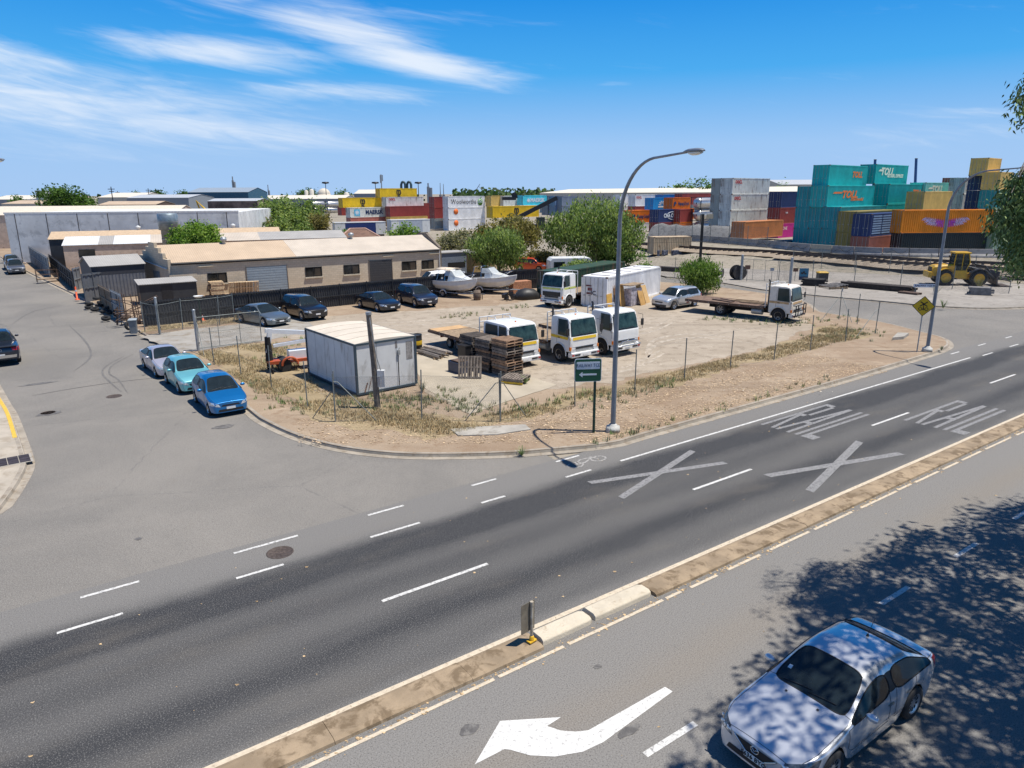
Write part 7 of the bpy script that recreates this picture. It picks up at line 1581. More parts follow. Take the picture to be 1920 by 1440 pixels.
# gravel stockpile
mb = MB(); P0 = A(1225, 462, 132); P1 = A(1428, 462, 117); rr_ = random.Random(8); rings = []
for i in range(15):
    q = i / 14; c = P0.lerp(P1, q); d = (P1 - P0); d.z = 0; d.normalize(); n = Vector((-d.y, d.x, 0)); h = 3.4 * min(1, (1 - q) * 4.5) * (.9 + .12 * rr_.random()); c.z = .6
    rings.append([c + n * s_ * 3.2 * (.3 + .7 * min(1, (1 - q) * 4.5)) + Vector((0, 0, z * h)) for s_, z in ((-1, 0), (-.6, .45), (-.25, .86), (.1, 1), (.5, .6), (1, 0))])
mb.loft(rings, closed=False, caps=False); tag(mb.build('gravel_heap', ground_mat('heap_gravel', dirt_mix((.16, .16, .16), (.22, .22, .215), (.11, .11, .11), .3), .95, 1.), fix=False), 'long grey gravel stockpile in front of the tall grey container stack', 'gravel heap')
# fences of the rail land
FR = 'fences beyond the back street'
def fposts(label, pix, z, h, wires=(.03, .5, 1.), mesh=True, **k): return fence(label, [A(x, y, Y) for x, y, Y in pix], h, FR, z=z, wires=wires, mesh=mesh, **k)
fposts('tall chain link fence before the gravel heap and the rail line', [(1233, 470, 125), (1265, 470, 122), (1296, 470, 119.5), (1330, 470, 116), (1365, 470, 112), (1400, 470, 108.5), (1437, 470, 105.5)], 1.4, 3.0, pr=.05)
fposts('chain link fence running along the rail line before the barriers', [(1488, 470, 89), (1543, 470, 86.5), (1606, 470, 84), (1672, 470, 81.5), (1746, 480, 78.5), (1830, 490, 76), (1930, 490, 73)], .35, 2.4, pr=.035)
fposts('chain link fence along the kerb of the loader yard', [(1458, 545, 77), (1522, 535, 76), (1600, 541, 74.5), (1686, 548, 72), (1782, 560, 69), (1888, 568, 66)], .13, 2.25, pr=.035)
f8, L_ = fence('chain link fence along the back street behind the silver wagon', [G(1215, 517, .13), G(1265, 521, .13), G(1310, 528, .13), G(1352, 532, .13)], 2.2, FR, z=.13, wires=(.05, .5, 1.)); 
gate('wide chain link yard gate beside the blue sign', G(1388, 525, .13), G(1480, 532, .13), 2.3, 'gates of the yard', 3, z=.13)
for px, lb in ((1389, 'thick galvanised post at the left end of the loader yard gate'), (1481, 'thick galvanised post at the right end of the loader yard gate')):
    p = G(px, 525 if px < 1400 else 533, .13); t = thing('gate_post', lb, 'post', p, 0, 'loader yard gate posts'); MB().cyl((0, 0, 0), (0, 0, 2.7), .14, n=10).build('tube', M_STEEL, t); MB().lathe([(.15, 2.7), (.001, 2.76)], 10).build('cap', M_STEEL, t)
for px, py, wd, h, m, lb in ((1507, 514, .95, 1.25, 'blue', 'blue notice with dark lower band on the loader yard fence'), (1492, 506, .5, .38, 'brown', 'small brown notice left of the blue notice'), (1448, 505, .4, .3, 'white', 'small pale notice on the loader yard gate'), (1402, 501, .55, .42, 'brown2', 'small brown notice at the left end of the gate')):
    p = A(px, py, 76.4); t = thing('notice', lb, 'sign', p, rad(-8), 'notices on the loader yard fence'); c_ = {'blue': (.02, .22, .38), 'brown': (.16, .08, .05), 'brown2': (.16, .08, .05), 'white': (.5, .52, .55)}[m]
    pl_ = MB().box(-wd / 2, wd / 2, -.02, .0, -h / 2, h / 2).build('panel', mat('notice_' + m, c_, .5), t)
    if m == 'blue': MB().box(-wd / 2, wd / 2, -.026, -.0205, -h / 2, -h * .2).build('dark_band', INK['navy'], pl_); mb = MB(); mb.box(-.3, -.05, -.026, -.0205, .0, .2).box(.05, .28, -.026, -.0205, -.02, .12).box(-.1, .1, -.03, -.0265, .08, .3); mb.build('emblem', M_INK, pl_)
    MB().box(-.02, .02, .001, .04, -p.z + .13, h / 2).build('stake', M_POST, t)
# street nameplate by the back street
p = A(1732, 552, 66.5); t = thing('street_sign', 'small white street nameplate reading RAILWAY TCE W low by the far kerb', 'street sign', (p.x, p.y, .13), rad(-10)); MB().box(-1.0, 1.0, -.02, .0, .55, .85).build('name_panel', M_SIGNW, t); o = text_mesh('RAILWAY TCE W', .24, INK['navy'], t, xscale=.95, bold=.006); o.location = (0, -.03, .70); mb = MB(); [mb.cyl((x, .02, 0), (x, .02, .8), .025) for x in (-.8, .8)]; mb.build('leg', M_STEEL, t)
# stacked sleepers and rails along the far kerb
SL = 'dark timber piles on the loader yard'
def pile(label, a, b, rows, lay, wd=.24, m=None):
    a, b = Vector(a), Vector(b); d = b - a; L_ = d.length; t = thing('sleeper_pile', label, 'timber pile', ((a + b) / 2).to_tuple(), math.atan2(d.y, d.x), SL); rr_ = random.Random(int(L_ * 10)); mb = MB()
    for k in range(lay):
        for j in range(rows): mb.cbox((rr_.uniform(-.2, .2), (j - rows / 2) * (wd + .03), .1 + k * .17), (L_ * rr_.uniform(.85, 1), wd, .16), rz=rr_.uniform(-.02, .02))
    mb.build('timber', m or M_SLEEP, t)
pile('long low pile of dark timbers along the loader yard kerb', G(1578, 536, .13), G(1716, 548, .13), 5, 3); pile('crossed dark sleepers near the yellow lidded bin', G(1505, 534, .13), G(1548, 536, .13), 5, 4, m=mat('black_timber', (.03, .028, .026), .9, var=.4)); pile('thin brown timbers lying right of the long timber pile', G(1690, 549, .13), G(1728, 553, .13), 3, 1, m=M_RUST)
pile('grey bundle of bound timbers beside the loader bucket', G(1815, 551, .13), G(1860, 553, .13), 4, 4, m=mat('grey_timber', (.20, .19, .18), .9, var=.3))
pile('dark timbers lying by the trees behind the white container', G(1235, 507, .13), G(1300, 511, .13), 4, 3)
t = thing('wooden_steps', 'slatted grey timber ramp leaning on the long dark timber pile', 'ramp', G(1562, 540, .13), rad(10)); mb = MB(); [mb.cbox((-.9 + i * .3, 0, .22 + .03 * i), (.14, 2.0, .05)) for i in range(7)]; mb.build('slat', mat('grey_timber', (.20, .19, .18), .9, var=.3), t); MB().box(-1, 1, -.9, -.8, .0, .2).box(-1, 1, .8, .9, 0, .2).build('bearer', M_DECK, t)
t = thing('wheelie_bin', 'small yellow lidded bin among the dark sleepers', 'bin', G(1541, 524, .13), 0); MB().box(-.5, .5, -.4, .4, 0, .7).build('body', M_TRIM, t); MB().loft([[(-.55 * s_, -.45 * s_, z), (.55 * s_, -.45 * s_, z), (.55 * s_, .45 * s_, z), (-.55 * s_, .45 * s_, z)] for s_, z in ((1, .705), (1, .78), (.75, .86))], smooth=False).build('lid', mat('bin_yellow', (.60, .36, .03), .6), t)
t = thing('cable_drum', 'large dark cable drum standing at the left gate post', 'cable drum', G(1383, 524, .13), rad(10)); MB().lathe([(.001, -.5), (.78, -.5), (.78, -.42), (.4, -.42), (.4, .42), (.78, .42), (.78, .5), (.001, .5)], 24, 'Y', (0, 0, .78), False).build('reel', mat('drum_timber', (.05, .045, .042), .9, var=.4), t); MB().lathe([(.42, -.4), (.6, -.38), (.6, .38), (.42, .4)], 20, 'Y', (0, 0, .78)).build('cable', M_TRIM, t)
t = thing('cable_drum', 'small dark cable drum left of the large cable drum', 'cable drum', G(1350, 520, .13), rad(60)); MB().lathe([(.001, -.3), (.5, -.3), (.5, -.24), (.25, -.24), (.25, .24), (.5, .24), (.5, .3), (.001, .3)], 20, 'Y', (0, 0, .5), False).build('reel', mat('drum_timber', (.05, .045, .042), .9, var=.4), t)
# rusty open container by the rail line
c_ = cont_col('rusty_cream', (.42, .32, .20), .5); t = container('rusty cream container with dark stains beyond the pepper tree', 'rusty_cream', c_, A(1225, 480, 108), rad(12), 6.06, 2.6, None); t.location.z = .35; mb = MB(); rr_ = random.Random(3)
for k in range(9): mb.cbox((rr_.uniform(.2, 5), -1.6 - rr_.random(), .3), (rr_.uniform(.3, 1), rr_.uniform(.2, .6), rr_.uniform(.2, .9)), rr_.uniform(0, 3))
o = mb.build('junk_pile', mat('mixed_junk', (.12, .13, .17), .7, var=.9, scale=3)); o.location = t.location; o.rotation_euler = t.rotation_euler; tag(o, 'heap of mixed junk in front of the rusty cream container', 'junk')
t = thing('utility_pole', 'black pole with a crossarm beside the gravel heap', 'pole', A(1312, 500, 96), 0, None); t.location.z = .3; MB().box(-.16, .16, -.12, .12, 0, 6.3).build('pole', mat('dark_pole', (.03, .028, .026), .8), t); MB().box(-1.3, 1.2, -.1, .1, 6.301, 6.5).build('crossarm', M_PANEL, t); MB().box(.5, 1.3, -.25, .1, 5.7, 6.28).build('transformer', mat('cream_box', (.45, .38, .26), .7), t)
# ------------------------------------------------------------------ wheel loader
t = thing('wheel_loader', 'yellow wheel loader with a lowered bucket in the gravel yard', 'loader', G(1806, 536, .13) + Vector((0, 1.0, 0)), rad(-14)); LY = mat('loader_yellow', (.62, .36, .012), .45, coat=.3, dirt=((.28, .2, .1), .6, .5))
for x in (-1.5, 1.5):
    for sg in (1, -1):
        w_ = wheel(t, x, sg * .95, .78, .55, LY, sg, spokes=0, dish=.15)
        for k in range(18): pass
b_ = MB().loft([[(x, y, z) for y, z in ((-.75, .9), (-.78, z1 - .15), (-.6, z1), (.6, z1), (.78, z1 - .15), (.75, .9))] for x, z1 in ((-2.7, 1.75), (-2.5, 1.95), (-.7, 2.15))], smooth=False).build('engine_cover', LY, t); bevel(b_, .05)
bevel(MB().box(-3.05, -2.72, -.95, .95, .75, 1.35).build('counterweight', LY, t), .06); MB().box(-2.72, -2.69, -.55, .55, 1.3, 1.8).build('rear_grille', M_TRIM, t)
MB().box(-2.4, -.3, -.6, .6, .6, .9).build('rear_frame', M_TRIM, t); MB().box(-.3, 2.2, -.42, .42, .6, 1.2).build('front_frame', LY, t); MB().box(-.75, .45, -.85, -.6, .75, 1.5).box(-.75, .45, .6, .85, .75, 1.5).build('step', LY, t)
cb = MB().loft([[(x0, -.72, z), (x1, -.72, z), (x1, .72, z), (x0, .72, z)] for x0, x1, z in ((-.75, .35, 1.5), (-.78, .62, 2.3), (-.72, .45, 3.15))], smooth=False).build('cab_glass', M_GLASS, t); mb = MB()
for sx in (0, 1):
    for y in (-.73, .73): mb.tube([((-.75, .35)[sx], y, 1.5), ((-.78, .62)[sx], y, 2.3), ((-.72, .45)[sx], y, 3.15)], .05, 5)
for y in (-.73, .73): mb.tube([(-.05, y, 1.5), (-.05, y, 3.15)], .04, 5)
mb.build('cab_pillar', LY, t); bevel(MB().box(-.9, .62, -.84, .84, 3.16, 3.32).build('cab_roof', LY, t), .05); MB().box(-.8, .4, -.78, .78, 1.35, 1.52).build('cab_base', LY, t)
mb = MB(); mb.tube([(-1.1, -.35, 2.1), (-1.1, -.35, 2.75), (-1.25, -.35, 2.95)], .08, 8); mb.build('exhaust', M_TRIM, t)
for sg in (1, -1):
    mb = MB(); mb.loft([[(1.5 + r_ * math.cos(a), sg * .95 + y, .78 + r_ * math.sin(a)) for y, r_ in ((-.32, .9), (.32, .9), (.32, .95), (-.32, .95))] for a in [rad(30 + i * 13) for i in range(11)]], smooth=False); mb.build('mudguard', M_TRIM, t)
    mb = MB(); mb.loft([[(-1.5 + r_ * math.cos(a), sg * .95 + y, .78 + r_ * math.sin(a)) for y, r_ in ((-.32, .9), (.32, .9), (.32, .95), (-.32, .95))] for a in [rad(50 + i * 11) for i in range(9)]], smooth=False); mb.build('mudguard', LY, t)
    mb = MB(); mb.tube([(.9, sg * .45, 1.75), (2.2, sg * .5, 1.45), (3.2, sg * .55, .55)], .15, 6); mb.build('lift_arm', M_TRIM, t); MB().tube([(1.0, sg * .25, 1.3), (2.3, sg * .35, 1.2)], .07, 6).build('hydraulic_ram', M_CHROME, t)
mb = MB(); mb.tube([(1.3, 0, 2.1), (2.3, 0, 1.9), (3.0, 0, 1.0)], .1, 6); mb.build('tilt_linkage', M_TRIM, t)
mb = MB(); mb.loft([[(x, y, z) for x, z in ((3.2, 1.5), (3.0, .9), (3.05, .25), (3.4, .05), (4.5, .02), (4.5, .07), (3.45, .13), (3.17, .32), (3.12, .9), (3.28, 1.45))] for y in (-1.25, 1.25)], smooth=False); bk_ = mb.build('bucket', mat('bucket_steel', (.12, .09, .07), .6, .3, var=.4), t); mb = MB(); [mb.tube([(3.2 + .3 * math.cos(k), -1 + k * .35, .9), (4.7, -1 + k * .35, .75 + .4 * math.sin(k * 2))], .06, 5) for k in range(7)]; mb.build('grapple_tine', M_TRIM, bk_)
# ------------------------------------------------------------------ vegetation
def leaf_mat(name, c):
    m = mat(name, tuple(q * 1.45 for q in c), .6, var=.25, scale=.8, spec=.25); t = m.node_tree; p = t.nodes['Principled BSDF']; tr = t.nodes.new('ShaderNodeBsdfTranslucent'); tr.inputs[0].default_value = (c[0] * 2.6, c[1] * 2.6, c[2] * 1.6, 1)
    mx = t.nodes.new('ShaderNodeMixShader'); mx.inputs[0].default_value = .38; t.links.new(p.outputs[0], mx.inputs[1]); t.links.new(tr.outputs[0], mx.inputs[2]); t.links.new(mx.outputs[0], t.nodes['Material Output'].inputs[0]); return m
def leaf_mats(name, cols): return [leaf_mat(f'{name}_{k}', c) for k, c in enumerate(cols)]
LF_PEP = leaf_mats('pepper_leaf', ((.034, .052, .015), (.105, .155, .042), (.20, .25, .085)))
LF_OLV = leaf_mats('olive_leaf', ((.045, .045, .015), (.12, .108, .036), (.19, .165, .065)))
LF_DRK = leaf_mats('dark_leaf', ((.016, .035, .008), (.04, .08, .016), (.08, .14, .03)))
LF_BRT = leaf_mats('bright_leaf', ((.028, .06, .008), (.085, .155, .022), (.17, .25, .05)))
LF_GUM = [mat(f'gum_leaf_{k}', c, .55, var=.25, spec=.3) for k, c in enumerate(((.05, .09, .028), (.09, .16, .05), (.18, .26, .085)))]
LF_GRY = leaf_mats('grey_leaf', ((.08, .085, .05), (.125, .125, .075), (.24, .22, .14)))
M_BARK = mat('bark', (.12, .09, .065), .9, var=.3, scale=4, bump=.6)
def crown_mesh(lobes, n, size, seed, droop=0., mats=None, per=16, inner=.35, spread=.55):
    n = int(n * 1.55); size *= 1.12
    """many small leaf faces gathered in clumps over overlapping lobes"""
    r_ = random.Random(seed); mb = MB(); tot = sum(l[3] * l[4] for l in lobes)
    for (cx, cy, cz, rx, rz_) in lobes:
        k = max(4, int(n * rx * rz_ / tot / per))
        for _ in range(k):
            u = r_.uniform(-1, 1); a = r_.uniform(0, math.tau); q = inner + (1 - inner) * r_.random() ** .5
            s_ = math.sqrt(1 - u * u); c = Vector((cx + rx * q * s_ * math.cos(a), cy + rx * q * s_ * math.sin(a), cz + rz_ * q * u))
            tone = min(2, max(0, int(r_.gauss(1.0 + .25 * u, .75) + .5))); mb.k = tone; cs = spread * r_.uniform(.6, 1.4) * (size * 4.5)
            for _ in range(per):
                o = Vector((r_.gauss(0, .5), r_.gauss(0, .5), r_.gauss(0, .42) - droop * abs(r_.gauss(0, .9)))) * cs; p = c + o
                if p.z < .15: continue
                l = size * r_.uniform(.6, 1.5); d = Vector((r_.gauss(0, 1), r_.gauss(0, 1), r_.gauss(0, .7) - droop * 3)).normalized(); w_ = d.cross(Vector((r_.gauss(0, 1), r_.gauss(0, 1), r_.gauss(0, 1)))).normalized() * l * (.34 if droop < .5 else .22)
                mb.add([p - d * l * .6, p + w_, p + d * l * .6, p - w_], [(0, 1, 2, 3)])
    return mb.mesh('crown', mats)
def tree(label, loc, H, lobes, n, size, mats, seed, droop=0., trunk_h=None, tr=.22, group=None, name='tree', cat='tree', limbs=5, per=16, inner=.35):
    t = thing(name, label, cat, loc, 0, group); r_ = random.Random(seed); th = trunk_h or H * .4
    lobes = [l for l in lobes]
    top = Vector((r_.uniform(-.3, .3), r_.uniform(-.3, .3), th)); mb = MB()
    mb.tube([(0, 0, -.1), top * .5 + Vector((.12 * H * .1, 0, 0)), top], [tr, tr * .8, tr * .62], 8)
    for i in range(limbs):
        l = lobes[i % len(lobes)]; e = Vector((l[0] + r_.uniform(-.4, .4) * l[3], l[1] + r_.uniform(-.4, .4) * l[3], l[2] + r_.uniform(-.2, .5) * l[4]))
        s0 = top * r_.uniform(.6, 1); mb.tube([s0, s0.lerp(e, .5) + Vector((0, 0, .08 * H)), e], [tr * .5, tr * .3, tr * .08], 5)
    mb.build('trunk', M_BARK, t, fix=False); link('crown', crown_mesh(lobes, n, size, seed, droop, mats, per, inner), t); return t
def lobes_for(wd, z0, z1, seed, k=6, squash=1.):
    """overlapping lobes filling a crown of width wd between z0 and z1"""
    r_ = random.Random(seed); H = z1 - z0; out = [(wd * r_.uniform(-.06, .06), 0, z0 + H * .52, wd * .36, H * .48)]
    for i in range(k):
        a = i * math.tau / k + r_.uniform(-.4, .4); q = wd * r_.uniform(.20, .38); out.append((math.cos(a) * q, math.sin(a) * q, z0 + H * r_.uniform(.32, .72), wd * r_.uniform(.13, .27), H * r_.uniform(.18, .36)))
    return out
def ptree(label, px0, px1, py0, py1, Y, n, size, mats, seed, base=0., **kw):
    """tree filling the given picture box at depth Y"""
    c = A((px0 + px1) / 2, py1, Y); wd = (px1 - px0) / FPX * Y * 1.03; zt = A((px0 + px1) / 2, py0, Y).z; gz_ = TZ(c.x, c.y) if Y > 92 else .1
    zb_ = max(kw.pop('zmin', 1.0), 0); H = zt - gz_; k = kw.pop('k', 7)
    return tree(label, (c.x, c.y, gz_), H, lobes_for(wd, zb_, H, seed, k), n, size, mats, seed, **kw)
TG = 'trees beyond the yard'
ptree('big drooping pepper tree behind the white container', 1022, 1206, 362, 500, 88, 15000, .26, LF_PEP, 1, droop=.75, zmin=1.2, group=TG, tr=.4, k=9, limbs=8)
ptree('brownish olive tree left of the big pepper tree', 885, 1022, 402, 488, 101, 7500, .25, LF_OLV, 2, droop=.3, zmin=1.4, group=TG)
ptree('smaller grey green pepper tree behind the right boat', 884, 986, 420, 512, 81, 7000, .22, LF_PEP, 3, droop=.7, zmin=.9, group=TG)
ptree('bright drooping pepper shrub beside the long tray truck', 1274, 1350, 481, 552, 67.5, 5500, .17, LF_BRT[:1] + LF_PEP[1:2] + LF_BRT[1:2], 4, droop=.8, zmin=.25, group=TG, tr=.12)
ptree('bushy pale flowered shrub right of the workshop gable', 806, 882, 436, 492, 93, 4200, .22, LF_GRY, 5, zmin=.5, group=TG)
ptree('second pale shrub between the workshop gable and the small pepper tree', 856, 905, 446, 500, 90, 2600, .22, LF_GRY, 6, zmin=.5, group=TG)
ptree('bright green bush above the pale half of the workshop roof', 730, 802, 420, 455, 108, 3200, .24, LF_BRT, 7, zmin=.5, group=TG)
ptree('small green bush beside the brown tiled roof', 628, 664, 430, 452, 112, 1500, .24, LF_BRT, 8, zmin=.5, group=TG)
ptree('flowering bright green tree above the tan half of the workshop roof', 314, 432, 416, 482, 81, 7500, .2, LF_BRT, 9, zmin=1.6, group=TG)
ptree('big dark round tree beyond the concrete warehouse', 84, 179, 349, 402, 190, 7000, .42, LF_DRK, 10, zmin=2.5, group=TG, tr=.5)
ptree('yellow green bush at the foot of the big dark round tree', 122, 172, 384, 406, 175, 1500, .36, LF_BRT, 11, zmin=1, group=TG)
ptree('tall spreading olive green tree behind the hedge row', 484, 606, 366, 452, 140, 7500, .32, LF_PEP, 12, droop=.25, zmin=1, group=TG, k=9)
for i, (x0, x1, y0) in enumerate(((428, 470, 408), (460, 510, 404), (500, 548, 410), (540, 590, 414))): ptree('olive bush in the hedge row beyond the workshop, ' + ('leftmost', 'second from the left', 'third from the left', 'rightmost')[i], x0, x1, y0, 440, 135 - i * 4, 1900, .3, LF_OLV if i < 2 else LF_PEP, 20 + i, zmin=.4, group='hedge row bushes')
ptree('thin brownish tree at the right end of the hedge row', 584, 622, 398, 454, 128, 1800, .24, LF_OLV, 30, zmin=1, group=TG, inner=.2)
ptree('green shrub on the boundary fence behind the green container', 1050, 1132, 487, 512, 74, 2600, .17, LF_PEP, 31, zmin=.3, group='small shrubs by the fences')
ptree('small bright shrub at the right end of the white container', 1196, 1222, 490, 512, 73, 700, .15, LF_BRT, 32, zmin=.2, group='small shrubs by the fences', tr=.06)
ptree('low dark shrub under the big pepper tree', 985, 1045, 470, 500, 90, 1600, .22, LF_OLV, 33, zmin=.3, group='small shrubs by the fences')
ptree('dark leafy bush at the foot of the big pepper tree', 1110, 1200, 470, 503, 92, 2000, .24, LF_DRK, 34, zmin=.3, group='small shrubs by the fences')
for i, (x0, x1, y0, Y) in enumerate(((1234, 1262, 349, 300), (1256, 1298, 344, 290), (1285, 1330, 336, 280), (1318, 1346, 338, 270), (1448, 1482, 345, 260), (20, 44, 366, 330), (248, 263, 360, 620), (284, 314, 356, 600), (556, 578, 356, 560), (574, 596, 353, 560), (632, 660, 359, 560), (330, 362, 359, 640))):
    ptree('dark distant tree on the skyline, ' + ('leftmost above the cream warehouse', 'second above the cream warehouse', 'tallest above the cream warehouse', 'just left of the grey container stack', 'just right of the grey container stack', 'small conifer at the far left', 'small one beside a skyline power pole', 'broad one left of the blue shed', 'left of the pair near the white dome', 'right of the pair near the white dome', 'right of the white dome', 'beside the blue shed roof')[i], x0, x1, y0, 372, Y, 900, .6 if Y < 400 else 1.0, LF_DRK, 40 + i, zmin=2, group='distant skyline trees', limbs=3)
# far wood along the horizon: one mass
mb = MB(); rr_ = random.Random(77)
for i in range(2600):
    px = rr_.choice((rr_.uniform(850, 1040), rr_.uniform(850, 1040), rr_.uniform(-80, 2000))); Y = rr_.uniform(750, 1000); p = A(px, 366, Y); h = rr_.uniform(6, 15) * (1 if 850 < px < 1040 else .62); s_ = rr_.uniform(1.2, 3); mb.k = rr_.choice((0, 0, 1))
    z = rr_.uniform(.1, 1) * h; d = Vector((rr_.gauss(0, 1), rr_.gauss(0, 1), rr_.gauss(0, 1))).normalized() * s_; q = d.orthogonal().normalized() * s_
    c = Vector((p.x, p.y, z)); mb.add([c - d, c + q, c + d, c - q], [(0, 1, 2, 3)])
o = mb.build('distant_treeline', LF_DRK[:2], fix=False); tag(o, kind='stuff')
# the tall gum at the right, mostly out of frame, that shades the near road
shp = [G(*p) for p in ((1674, 978), (1704, 1010), (1580, 1082), (1527, 1148), (1440, 1228), (1378, 1330), (1318, 1405), (1250, 1520))] + [Vector((9, 5, 0)), Vector((20, 7, 0)), Vector((24, 17, 0)), Vector((22, 23, 0))] + [G(1918, 946), G(1850, 955), G(1815, 941), G(1760, 1000)]
def inside(p, poly):
    c = False; j = len(poly) - 1
    for i in range(len(poly)):
        a, b = poly[i], poly[j]
        if (a.y > p.y) != (b.y > p.y) and p.x < (b.x - a.x) * (p.y - a.y) / (b.y - a.y) + a.x: c = not c
        j = i
    return c
gt = thing('gum_tree', 'tall eucalyptus at the right edge whose hanging leaves shade the near lanes', 'tree', (17.5, 8.0, 0.0), 0)
GB = Vector((17.5, 8.0, 0)); r_ = random.Random(12); mb = MB(); SK = SUNV / SUNV.z; clumps = []
def hidden(p):
    q = proj(p); return q is None or q[0] < -60 or q[0] > 2070 or q[1] < -110 or q[1] > 1480
tries = 0
while len(clumps) < 1500 and tries < 60000:
    tries += 1; p = Vector((r_.uniform(2, 25), r_.uniform(4, 24), 0))
    if not inside(p, shp): continue
    hole = math.sin(p.x * 2.1 + 1.3 * math.sin(p.y * 1.7)) + math.sin(p.y * 2.4 + 1.1 * math.sin(p.x * 2.2))
    edge = .75 if p.x < 13 else .2; q_ = p - RO; cu_, cv_ = q_.dot(RU), q_.dot(RV)
    if -6.3 < cv_ < -4.6 and (.5 < cu_ < 2.2 and r_.random() < .72 or 2.2 <= cu_ < 4.4 and r_.random() < .42): continue
    if hole > 1.05 + edge: continue
    if p.x > 10 and r_.random() < .12: continue
    for _ in range(7):
        z = r_.uniform(7.5, 17); q = p + SK * z
        if hidden(q): clumps.append(q); break
vis = []
for _ in range(900):
    px, py = r_.uniform(1856, 1932), r_.uniform(325, 512)
    lim = 1874 + 7 * math.sin(py * .09) + max(0, (py - 420) * .42) + max(0, (365 - py) * .9)
    if px > lim and len(vis) < 210: vis.append(A(px, py, r_.uniform(14.3, 16.4)))
for _ in range(60):
    px, py = r_.uniform(1908, 1930), r_.uniform(140, 232)
    if px > 1920 + abs(py - 185) * .12 and len(vis) < 225: vis.append(A(px, py, r_.uniform(14, 16)))
VS = vis
for q in clumps + vis:
    near = q in vis if len(vis) < 0 else False; mb.k = min(2, max(0, int(r_.gauss(1, .7) + .5)))
    nr = q in VS; big = .6 if nr else 1.9
    sp_ = .13 if nr else .27
    for _ in range(30 if nr else 46):
        p = q + Vector((r_.gauss(0, sp_), r_.gauss(0, sp_), r_.gauss(0, sp_) - .1)); l = r_.uniform(.12, .24) * big; d = Vector((r_.gauss(0, .6), r_.gauss(0, .6), -1 + r_.gauss(0, .4))).normalized(); w_ = d.cross(Vector((r_.gauss(0, 1), r_.gauss(0, 1), .2))).normalized() * (.032 * big)
        mb.add([p - GB, p + d * l * .35 + w_ - GB, p + d * l - GB, p + d * l * .35 - w_ - GB], [(0, 1, 2, 3)])
mb.build('crown', LF_GUM, gt, fix=False)
mb = MB(); mb.tube([(0, 0, -.1), (-.3, .8, 4), (-.5, 2.2, 8), (-.2, 3.2, 12)], [.42, .34, .26, .14], 10)
ok = 0
for q in sorted(clumps, key=lambda c: r_.random())[:60]:
    s0 = Vector((-.4, 1.6 + r_.uniform(-.6, 1), r_.uniform(5.5, 11))) + GB; m_ = s0.lerp(q, .55) + Vector((0, 0, .7))
    if all(hidden(s0.lerp(m_, k / 5)) and hidden(m_.lerp(q, k / 5)) for k in range(6)): mb.tube([s0 - GB, m_ - GB, q - GB], [.06, .035, .01], 5); ok += 1
for q in vis[::14]:
    s0 = A(1990, 250, 15.3); mb.tube([s0 - GB, s0.lerp(q, .6) + Vector((0, 0, .5)) - GB, q - GB], [.03, .02, .008], 4)
s0 = A(1990, 250, 15.3); mb.tube([Vector((-.2, 3.2, 11)), (s0 - GB) * .5 + Vector((0, 1, 6.5)), s0 - GB], [.12, .08, .03], 6)
mb.build('trunk', mat('gum_bark', (.30, .26, .22), .85, var=.3), gt, fix=False)
# dry grass and weeds: uncountable blades
def blades(name, pts, hmin, hmax, mats, seed, n=6, w_=.012):
    r_ = random.Random(seed); mb = MB()
    for p in pts:
        mb.k = r_.randrange(len(mats))
        for _ in range(n):
            h = r_.uniform(hmin, hmax); a = r_.uniform(0, 6.28); b = Vector((r_.gauss(0, .07), r_.gauss(0, .07), 0)) + p; ln = Vector((math.cos(a), math.sin(a), 0)) * h * r_.uniform(.1, .7); s_ = Vector((-math.sin(a), math.cos(a), 0)) * w_ * r_.uniform(.7, 1.6)
            mb.add([b - s_, b + s_, b + ln + Vector((0, 0, h))], [(0, 1, 2)])
    return tag(mb.build(name, mats, fix=False), kind='stuff')
DRYM = [mat('dry_straw', (.50, .40, .23), .9, var=.25), mat('straw_brown', (.42, .31, .16), .9, var=.25), mat('straw_olive', (.33, .28, .16), .9, var=.25)]
GRNM = [mat('weed_green', (.17, .24, .08), .85, var=.3), mat('weed_grey', (.27, .28, .17), .85, var=.3), mat('weed_olive', (.24, .23, .10), .85, var=.3)]
r_ = random.Random(31)
def rnd_in(poly, n):
    xs_ = [p.x for p in poly]; ys_ = [p.y for p in poly]; out = []
    while len(out) < n:
        p = Vector((r_.uniform(min(xs_), max(xs_)), r_.uniform(min(ys_), max(ys_)), .135))
        if inside(p, poly):
            k = math.sin(p.x * 1.3 + 2 * math.sin(p.y * .9)) + math.sin(p.y * 1.7 + p.x * .6)
            if r_.random() < .35 + .3 * k: out.append(p)
    return out
blades('dry_grass', rnd_in(dg, 9000) + rnd_in(grs, 900), .03, .16, DRYM, 5)
wp = []
for (x0, y0), (x1, y1), n, sp in (((640, 760), (990, 775), 200, .5), ((460, 720), (600, 790), 90, .5), ((700, 745), (850, 760), 130, .4), ((960, 780), (1120, 740), 110, .5), ((840, 735), (900, 790), 70, .35), ((1100, 770), (1300, 712), 90, .3), ((1540, 640), (1625, 625), 120, .7), ((1470, 610), (1600, 600), 60, .8),
                              ((840, 600), (900, 590), 50, .5), ((930, 585), (1000, 575), 40, .4), ((1330, 600), (1480, 612), 120, .6), ((505, 690), (560, 640), 60, .6)):
    a, b = G(x0, y0), G(x1, y1)
    for _ in range(n // 2): p = a.lerp(b, r_.random()); wp.append(Vector((p.x + r_.gauss(0, sp), p.y + r_.gauss(0, sp), .135)))
wp += [R(r_.uniform(9, 26), 7.95 + abs(r_.gauss(0, .25)), .135) for _ in range(40)]
blades('weeds', wp, .06, .28, GRNM, 6, 11, .016)
